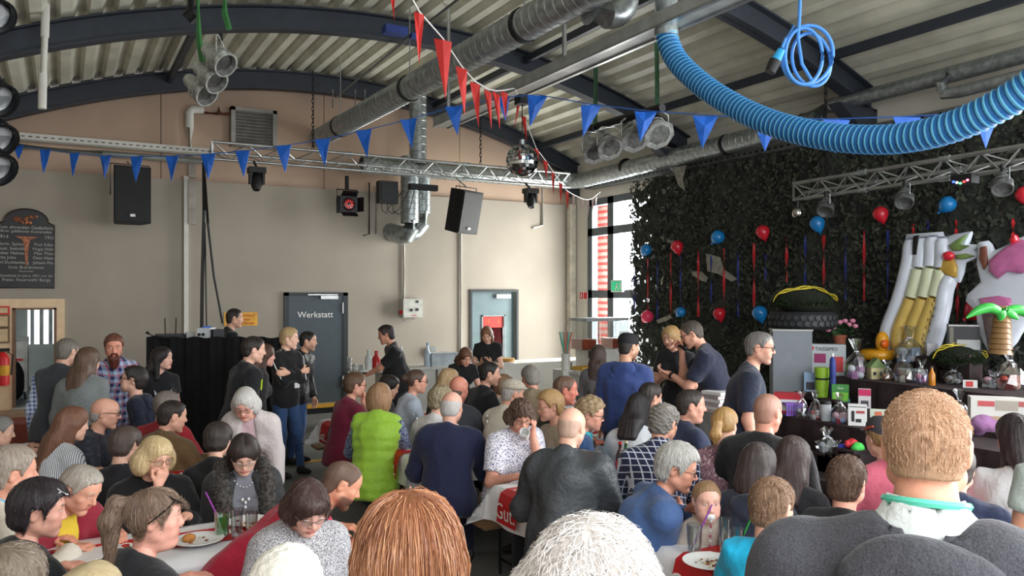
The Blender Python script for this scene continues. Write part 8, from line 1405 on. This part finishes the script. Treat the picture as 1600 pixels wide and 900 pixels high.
bush('round dark green mound with yellow ribbon on the upper prize step', U(1495, 578, Z1), 0.27, 0.16, 5200, (40, 56, 24), (18, 26, 12), seed=4)
c = pt(1312, 545, 9.9); t = thing('potted_flower', 'terracotta pot with pink geranium beside the tyre planter', 'plant', c); k = pxm(c); mb = MB(); mb.lathe([(0.001, 0), (7 * k, 0), (9.5 * k, 18 * k), (10.5 * k, 18 * k), (10.5 * k, 22 * k), (0.001, 21 * k)], c, 16); mb.build('pot', mat('terracotta', (158, 88, 66), 0.8), t, True); q = random.Random(4)
for i in range(46): a = q.uniform(0, 6.28); r = q.uniform(0, 22) * k; mb = MB(); mb.ell(c + Vector((r * math.cos(a), r * math.sin(a), (24 + q.uniform(-4, 14)) * k)), (5 * k, 5 * k, 1.2 * k), 6, 4, Euler((q.uniform(-.8, .8), q.uniform(-.8, .8), 0)).to_matrix()); mb.build('leaf', mat('geranium_leaf', (40, 70, 36), 0.7), t)
for dx, dz in ((-22, 30), (-14, 34), (-4, 42), (4, 44), (10, 38), (20, 36), (-20, 38), (16, 44)): mb = MB(); mb.ell(c + RR * dx * k - FF * 0.08 + Vector((0, 0, dz * k)), (4.5 * k, 4.5 * k, 3.6 * k), 8, 6); mb.build('blossom', mat('geranium_pink', (222, 140, 170), 0.7, var=0.2, scale=60), t, True)
mb = MB(); c2 = c + Vector((0.0, 0.05, -0.0)); mb.bb((c.x - 0.12, c.y - 0.12, Z1), (c.x + 0.12, c.y + 0.12, c.z - 0.003)); tag(mb.build('plant_stand', BLACK), 'black stand carrying the pink geranium', 'stand')
# inflatables
t = thing('inflatable_lounger', 'inflatable cocktail-glass lounger, white and yellow, leaning on the net', 'lounger', onX(1420, 552, 8.72)); LX = 8.8
IW = mat('inflatable_white', (206, 212, 224), 0.25, var=0.04, coat=0.3); IY = mat('inflatable_yellow', (206, 176, 96), 0.25, var=0.04, coat=0.3); IC = mat('inflatable_cream', (206, 212, 180), 0.25, var=0.04, coat=0.3)
def ipt(px, py, o=0.0): return onX(px, py, LX + o - (py - 360) / 1600.0)
cols = [([(1424, 372), (1421, 410), (1405, 470), (1388, 515), (1384, 552)], 0), ([(1440, 370), (1438, 415), (1424, 470), (1406, 515), (1402, 555)], 1), ([(1457, 368), (1455, 415), (1443, 470), (1427, 515), (1421, 556)], 1), ([(1473, 370), (1472, 420), (1460, 470), (1444, 515), (1438, 554)], 1), ([(1489, 428), (1478, 450), (1473, 480), (1463, 520), (1452, 552)], 0)]
for cl, kind in cols:
    P_ = smooth_path([ipt(*q) for q in cl], 0.03); r = 12.5 * pxm(P_[0]); n = len(P_)
    if kind == 0: mb = MB(); mb.tube(P_, [r * (0.6 + 0.4 * math.sin(math.pi * min(k, n - 1 - k, 4) / 8)) for k in range(n)], 10); mb.build('air_chamber', IW, t, True)
    else:
        f = [0, int(n * 0.27), int(n * 0.5), n - 1]
        for (a, b, m_) in ((f[0], f[1], IW), (f[1], f[2], IC), (f[2], f[3], IY)): mb = MB(); mb.tube(P_[a:b + 1], [r * (0.6 + 0.4 * math.sin(math.pi * min(k, n - 1 - k, 4) / 8)) for k in range(a, b + 1)], 10); mb.build('air_chamber', m_, t, True)
def blob(px_poly, m_, nm, off=0.0, th=0.09):
    pts = [ipt(a, b, off) for a, b in px_poly]; c0 = sum(pts, Vector()) / len(pts); mb = MB(); k = len(pts); rings = [(1.0, 0.0), (0.93, 0.7), (0.7, 1.0)]; vs = []
    for s in (-1, 1):
        for f, d_ in rings: vs += [c0 + (p - c0) * f + Vector((s * d_ * th / 2, 0, 0)) for p in pts]
    vs += [c0 + Vector((-th * 0.55, 0, 0)), c0 + Vector((th * 0.55, 0, 0))]; fs = []
    for h in (0, 1):
        o = h * 3 * k
        for q in (0, 1): fs += [(o + q * k + i, o + q * k + (i + 1) % k, o + (q + 1) * k + (i + 1) % k, o + (q + 1) * k + i) for i in range(k)]
        fs += [(o + 2 * k + i, o + 2 * k + (i + 1) % k, 6 * k + h) for i in range(k)]
    mb.add(vs, fs); return mb.build(nm, m_, t, True, angle=70)
blob([(1416, 366), (1474, 362), (1492, 420), (1486, 470), (1470, 520), (1455, 556), (1382, 556), (1386, 510), (1408, 450)], IW, 'backing', 0.07, 0.1)
blob([(1474, 372), (1490, 366), (1519, 361), (1506, 382), (1541, 381), (1524, 391), (1535, 400), (1508, 411), (1505, 428), (1500, 442), (1480, 438), (1470, 420)], IW, 'fruit_backing', 0.02)
blob([(1482, 384), (1500, 372), (1512, 366), (1500, 382), (1516, 384), (1500, 392), (1488, 392)], mat('inflatable_leaf', (120, 146, 84), 0.3), 'leaf', -0.04, 0.05); blob([(1494, 398), (1510, 396), (1524, 400), (1508, 405), (1494, 405)], mat('inflatable_leaf', (120, 146, 84), 0.3), 'leaf', -0.04, 0.05)
blob([(1473, 404), (1490, 403), (1496, 418), (1495, 434), (1480, 430), (1467, 421)], mat('pineapple_yellow', (200, 160, 74), 0.3), 'fruit', -0.05, 0.06); mb = MB(); mb.ell(ipt(1482, 400, -0.09), (0.05, 0.07, 0.055), 12, 8); mb.build('cherry', BR, t, True); blob([(1427, 369), (1436, 367), (1432, 398), (1426, 398)], BLACK, 'label_strip', -0.09, 0.02)
mb = MB(); q = random.Random(9)
for i in range(13): c_ = ipt(1458 - i * 1.5 + q.uniform(-2, 6), 470 + i * 6, -0.085); vs, fs = textmesh(q.choice('OEASH'), 0.05, MRIGHT(c_), 0.001); mb.add(vs, fs)
mb.build('lettering', BLACK, t)['kind'] = 'stuff'
t = thing('inflatable_lounger', 'inflatable pink ice-cream sundae lounger at the end of the prize table', 'lounger', onX(1560, 552, 8.7))
blob([(1530, 378), (1545, 376), (1552, 392), (1575, 382), (1590, 372), (1610, 366), (1640, 380), (1640, 480), (1610, 500), (1590, 535), (1575, 552), (1545, 552), (1530, 520), (1528, 490), (1510, 472), (1512, 462), (1535, 440), (1528, 410)], IW, 'body', 0.0, 0.16)
PK = mat('inflatable_pink', (196, 110, 160), 0.25, coat=0.3); blob([(1546, 408), (1560, 395), (1578, 382), (1596, 374), (1620, 380), (1620, 420), (1596, 428), (1575, 424), (1560, 436), (1546, 425)], PK, 'scoop', -0.09, 0.12); blob([(1530, 466), (1560, 462), (1580, 466), (1582, 486), (1550, 485), (1534, 482)], PK, 'sauce', -0.09, 0.06); blob([(1532, 386), (1541, 384), (1544, 412), (1538, 422), (1531, 405)], mat('wafer_brown', (120, 72, 56), 0.4), 'wafer', -0.09, 0.05); blob([(1534, 490), (1570, 488), (1568, 540), (1545, 545)], mat('glass_brown', (96, 82, 82), 0.3), 'cup_print', -0.1, 0.05)
blob([(1578, 374), (1588, 367), (1592, 376), (1582, 382)], BR, 'cherry', -0.13, 0.08)
t = thing('inflatable_palm', 'inflatable palm with brown trunk and green leaves at the end of the prizes', 'palm', U(1565, 585, Z1)); a = pt(1566, 478, 7.3); b = pt(1562, 553, 7.3); TRK = mat('palm_trunk', (128, 96, 60), 0.35)
for i in range(9): mb = MB(); p = a.lerp(b, i / 9); p2 = a.lerp(b, (i + 1) / 9); mb.cyl(p, p2, 0.055 + 0.004 * i, 14, 0.075 + 0.004 * i); mb.build('trunk_segment', TRK, t, True)
PG = mat('palm_green', (60, 170, 70), 0.3, coat=0.3)
for P_ in ([(1563, 487), (1545, 481), (1527, 486), (1508, 498)], [(1570, 487), (1590, 484), (1610, 492), (1630, 505)], [(1563, 482), (1564, 492), (1562, 503)], [(1568, 484), (1584, 493), (1592, 500)]): mb = MB(); pp = smooth_path([pt(x, y, 7.25) for x, y in P_], 0.02); n = len(pp); mb.tube(pp, [0.008 + 0.04 * math.sin(math.pi * (0.25 + 0.75 * k / max(n - 1, 1))) for k in range(n)], 10); mb.build('palm_leaf', PG, t, True)
c = U(1372, 563, Z1 + 0.02); k = pxm(c); t = thing('inflatable_duck', 'yellow rubber-duck swim ring on the upper prize step', 'swim ring', c); YD = mat('duck_yellow', (214, 150, 26), 0.25, coat=0.4); mb = MB(); mb.tube([c + Vector((20 * k * math.cos(a), 20 * k * math.sin(a), 9 * k)) for a in [2 * math.pi * i / 24 for i in range(24)]], 8.5 * k, 12, closed=True); mb.build('ring', YD, t, True); hd = c - FF * 14 * k + Vector((0, 0, 17 * k)); mb = MB(); mb.ell(hd + Vector((0, 0, 12 * k)), (10 * k, 10 * k, 17 * k), 16, 12); mb.build('head', YD, t, True); mb = MB(); mb.ell(hd - FF * 9 * k + Vector((0, 0, 10 * k)), (8 * k, 5 * k, 7 * k), 12, 8); mb.build('beak', mat('beak_orange', (220, 96, 20), 0.3), t, True)
# cartons and gifts
G_ = (190, 194, 198)
carton('coffee_machine_box', 'pale grey coffee machine carton with red machine printed on it', 1291, 592, 57, 48, Z1, (172, 178, 182), 0.2, deco=((0.34, 0.55, 0.3, 0.3, (140, 40, 90)), (0.78, 0.36, 0.3, 0.5, (196, 60, 64)), (0.12, 0.87, 0.12, 0.12, (190, 50, 40))), text=((0.5, 0.85, 0.17, 'TASSIMO', (40, 44, 46)),))
p = U(1284, 624, Z2 + 0.02); k = pxm(p); t = thing('thermos_cup', 'tall lime green insulated cup with black band', 'cup', p)
for (z0, z1, r0, r1, m_, nm) in ((0, 31, 8.5, 10.5, mat('lime', (140, 182, 50), 0.4), 'body'), (31, 34, 10.2, 10.4, BLACK, 'band'), (34, 50, 10.5, 11.2, mat('lime', (140, 182, 50), 0.4), 'lid')): mb = MB(); mb.cyl(p + Vector((0, 0, z0 * k)), p + Vector((0, 0, z1 * k)), r0 * k, 18, r1 * k); mb.build(nm, m_, t, True)
p = U(1301, 622, Z2 + 0.02); t = thing('folded_umbrella', 'folded dark blue umbrella standing next to the lime cup', 'umbrella', p); mb = MB(); mb.lathe([(0.001, 0), (4.5 * k, 2 * k), (5 * k, 45 * k), (4.2 * k, 60 * k), (1.5 * k, 64 * k), (0.001, 64 * k)], p, 12); mb.build('canopy', mat('umbrella_blue', (36, 54, 124), 0.6), t, True); mb = MB(); mb.cyl(p + Vector((0, 0, 63 * k)), p + Vector((0, 0, 69 * k)), 1.6 * k, 8); mb.build('handle', WHITE, t)
carton('seed_bag', 'bright green bag of treats below the coffee machine carton', 1313, 628, 25, 27, Z2 + 0.01, (58, 128, 58), 0.06, deco=((0.5, 0.3, 0.9, 0.5, (120, 190, 50)), (0.4, 0.42, 0.3, 0.16, (220, 110, 40))), text=((0.5, 0.8, 0.2, 'Gut', (220, 230, 220)),), cat='bag')
carton('game_box', 'red and white flat game carton lying at the near end of the prizes', 1232, 650, 44, 32, Z2, (176, 36, 46), 0.2, deco=((0.55, 0.45, 0.7, 0.55, (206, 206, 206)),)); carton('puzzle_box', 'blue and white picture box leaning behind the gifts', 1266, 612, 18, 30, Z2 + 0.05, (150, 180, 214), 0.04, deco=((0.5, 0.3, 0.7, 0.4, (60, 64, 74)),))
carton('shaver_box', 'white shaver carton with black trimmer picture', 1340, 669, 27, 33, Z2, (216, 216, 214), 0.08, deco=((0.25, 0.45, 0.16, 0.5, (30, 30, 34)), (0.55, 0.25, 0.3, 0.16, (36, 36, 40)), (0.65, 0.65, 0.45, 0.12, (170, 70, 70)), (0.5, 0.9, 0.9, 0.03, (40, 40, 44))))
carton('cosmetics_box', 'pink and white cosmetics carton behind the shaver', 1351, 638, 18, 30, Z2 + 0.02, (206, 200, 204), 0.06, deco=((0.5, 0.82, 0.98, 0.34, (190, 36, 90)), (0.5, 0.25, 0.6, 0.3, (70, 66, 76)))); carton('picture_book', 'green and white picture book before the sandy head', 1378, 662, 34, 22, Z2, (196, 206, 190), 0.04, deco=((0.25, 0.3, 0.3, 0.5, (150, 190, 70)), (0.35, 0.7, 0.3, 0.3, (206, 110, 80))), cat='book')
carton('toaster_box', 'white appliance carton with black device picture on the middle step', 1430, 616, 48, 17, Z2 + 0.2, (196, 202, 208), 0.1, deco=((0.48, 0.6, 0.3, 0.4, (36, 38, 44)), (0.15, 0.65, 0.12, 0.3, (120, 130, 130)))); carton('book_set', 'grey booklet leaning against the upper step', 1469, 616, 17, 16, Z2 + 0.2, (140, 138, 132), 0.04, cat='book')
carton('pan_box', 'large white carton with cookware picture behind the dark-haired woman', 1560, 674, 76, 52, Z2, (206, 204, 198), 0.16, deco=((0.28, 0.82, 0.3, 0.16, (190, 80, 84)), (0.65, 0.78, 0.4, 0.3, (168, 158, 146)), (0.55, 0.3, 0.55, 0.3, (176, 150, 120)), (0.92, 0.84, 0.12, 0.16, (176, 90, 90)))); carton('appliance_box', 'black appliance carton with white iron picture behind the round mound', 1508, 552, 46, 45, Z1 + 0.05, (44, 44, 48), 0.12, deco=((0.6, 0.3, 0.7, 0.34, (176, 178, 180)), (0.5, 0.96, 1.0, 0.05, (190, 190, 190)), (0.09, 0.5, 0.12, 0.8, (110, 108, 96)))); carton('small_white_box', 'small white card box next to the round mound', 1457, 556, 15, 19, Z1 + 0.02, (206, 204, 212), 0.04)
carton('blue_booklet', 'turquoise booklet lying behind the gifts', 1313, 632, 28, 8, Z2 + 0.04, (110, 180, 196), 0.1, cat='book'); carton('heart_card', 'white card with red heart print on the upper step', 1516, 606, 20, 12, Z1, (206, 204, 202), 0.02, deco=((0.45, 0.5, 0.5, 0.7, (190, 50, 50)),), cat='card')
gifts = [(1338, 592, 36, 62, Z1, 'gift in cellophane with pink filling beside the duck', ((206, 150, 196), (220, 220, 226))), (1412, 596, 34, 48, Z1, 'cellophane gift with bears below the inflatable cocktail', ((190, 184, 170), (110, 80, 70))), (1440, 598, 24, 36, Z1, 'lilac and pink gift box in cellophane', ((170, 150, 196), (214, 140, 176))), (1420, 566, 44, 56, Z1, 'large blue-white cellophane gift behind the duck', ((170, 190, 214), (206, 214, 222))), (1386, 594, 22, 30, Z1, 'small brown gift basket beside the toy house', ((130, 90, 60), (170, 120, 80))), (1578, 608, 44, 66, Z1, 'red gift in cellophane at the end of the upper step', ((176, 60, 44), (120, 40, 36), (206, 150, 140))), (1552, 605, 40, 26, Z1, 'flat silver gift in cellophane', ((206, 206, 210), (190, 150, 160))), (1253, 668, 22, 40, Z2, 'gift with dark bottles in cellophane', ((60, 54, 54), (190, 190, 190))), (1274, 664, 20, 44, Z2, 'white gift with red dot in cellophane', ((216, 214, 214), (190, 50, 60))), (1312, 668, 30, 46, Z2, 'rose and blue gift in cellophane', ((226, 180, 196), (170, 60, 80), (150, 180, 220))), (1499, 660, 30, 50, Z2, 'rose red sack-shaped gift beside the large carton', ((206, 70, 96), (190, 60, 84))), (1490, 600, 30, 30, Z1, 'gift with dark jars in front of the round mound', ((40, 44, 56), (150, 150, 156))), (1292, 706, 34, 36, Z3, 'white and silver gift near the floor', ((206, 206, 206), (180, 184, 190))), (1306, 712, 26, 22, Z3, 'blue and green gift near the floor', ((60, 90, 150), (110, 130, 120)))]
for q, (px, py, w, h, z, lab, f) in enumerate(gifts): gift(lab, px, py, w, h, z, f, seed=q)
p = U(1368, 592, Z1); k = pxm(p); t = thing('toy_house', 'little toy house with green roof between the gifts', 'toy house', p); mb = MB(); mb.box(p + Vector((0, 0, 9 * k)), (20 * k, 16 * k, 18 * k), -YAW); mb.build('body', mat('house_cream', (196, 184, 140), 0.6), t); mb = MB(); mb.prism([(-13 * k, 18 * k), (13 * k, 18 * k), (0, 33 * k)], axes(p - FF * 9 * k, RR, (0, 0, 1)) , -18 * k); mb.build('roof', mat('house_green', (112, 136, 80), 0.6), t)
for dx in (-5, 5): mb = MB(); mb.box(p - FF * 8.4 * k + RR * dx * k + Vector((0, 0, 9 * k)), (4 * k, 1 * k, 5 * k), -YAW); mb.build('window', BLACK, t)
for px, lab, col in ((1292, 'white travel mug with black lid', (190, 194, 196)),): p = U(px - 2, 664, Z2); t = thing('travel_mug', lab, 'mug', p); k = pxm(p); mb = MB(); mb.cyl(p, p + Vector((0, 0, 26 * k)), 7 * k, 14, 9 * k); mb.build('cup', mat('mug_grey', col, 0.4), t, True); mb = MB(); mb.cyl(p + Vector((0, 0, 26 * k)), p + Vector((0, 0, 31 * k)), 9.5 * k, 14, 8 * k); mb.build('lid', BLACK, t, True)
p = U(1455, 600, Z1); bottle(1456, 602, Z1, 'amber bottle between the lilac box and the mound', 0.2, 0.035, (176, 110, 30), (60, 60, 50))
p = U(1240, 668, Z2); k = pxm(p); t = thing('plastic_basket', 'purple plastic basket at the near end of the prizes', 'basket', p); PU = mat('basket_purple', (130, 90, 190), 0.5)
for s in range(-3, 4): mb = MB(); mb.box(p - FF * 7 * k + RR * s * 4 * k + Vector((0, 0, 9 * k)), (2.6 * k, 1.2 * k, 18 * k), -YAW); mb.build('slat', PU, t)
mb = MB(); mb.box(p + Vector((0, 0, 18 * k)), (30 * k, 16 * k, 3 * k), -YAW); mb.box(p + Vector((0, 0, 1 * k)), (28 * k, 14 * k, 2 * k), -YAW); mb.build('rim', PU, t)
for px, py, c_, lab in ((1330, 700, (190, 40, 50), 'small red pouch on the lowest step'), (1318, 708, (60, 70, 190), 'small blue pouch on the lowest step'), (1340, 706, (70, 190, 80), 'small green pouch on the lowest step'), (1290, 722, (206, 176, 50), 'yellow cloth piece on the lowest step')): F = Field((-0.1, -0.08, -0.02), (0.1, 0.08, 0.12), 0.012); F.ell((0, 0, 0.03), (0.075, 0.05, 0.045), k=0); V, Q = F.mesh(); o = pymesh('cloth_pouch', V + normals(V, Q) * (vnoise(V, 60, px) * 0.006)[:, None], Q, mat('pouch_%d_%d_%d' % c_, c_, 0.7), None, (0, 0, 0)); o.location = U(px, py, Z3) + Vector((0, 0, 0.015)); tag(o, lab, 'pouch')
F = Field((-0.25, -0.2, -0.05), (0.25, 0.2, 0.3), 0.018); F.ell((0, 0, 0.1), (0.2, 0.12, 0.1), k=0); F.ell((0.05, 0, 0.0), (0.17, 0.1, 0.12), k=0.05); V, Q = F.mesh(); o = pymesh('mauve_blanket', V + normals(V, Q) * (vnoise(V, 32, 8) * 0.012)[:, None], Q, cloth('mauve', (150, 104, 150)), None, (0, 0, 0)); o.location = U(1542, 690, 0.6); tag(o, 'folded mauve blanket below the cookware carton', 'blanket')
# information stand with booklets behind the standing man
p = pt(1128, 640, 7.6); t = thing('booklet_stand', 'stacked white booklets on a small stand beside the man in glasses', 'stand', (p.x, p.y, 0)); mb = MB(); mb.bb((p.x - 0.16, p.y - 0.14, 0), (p.x + 0.16, p.y + 0.14, 0.98)); mb.build('pedestal', mat('pedestal_grey', (150, 152, 150), 0.6), t)
for i in range(6): mb = MB(); mb.box((p.x, p.y, 1.0 + 0.034 * i), (0.3, 0.24, 0.03), 0.1 * math.sin(i * 3)); mb.build('booklet', WHITE if i % 2 else mat('booklet_grey', (186, 176, 176), 0.6), t)
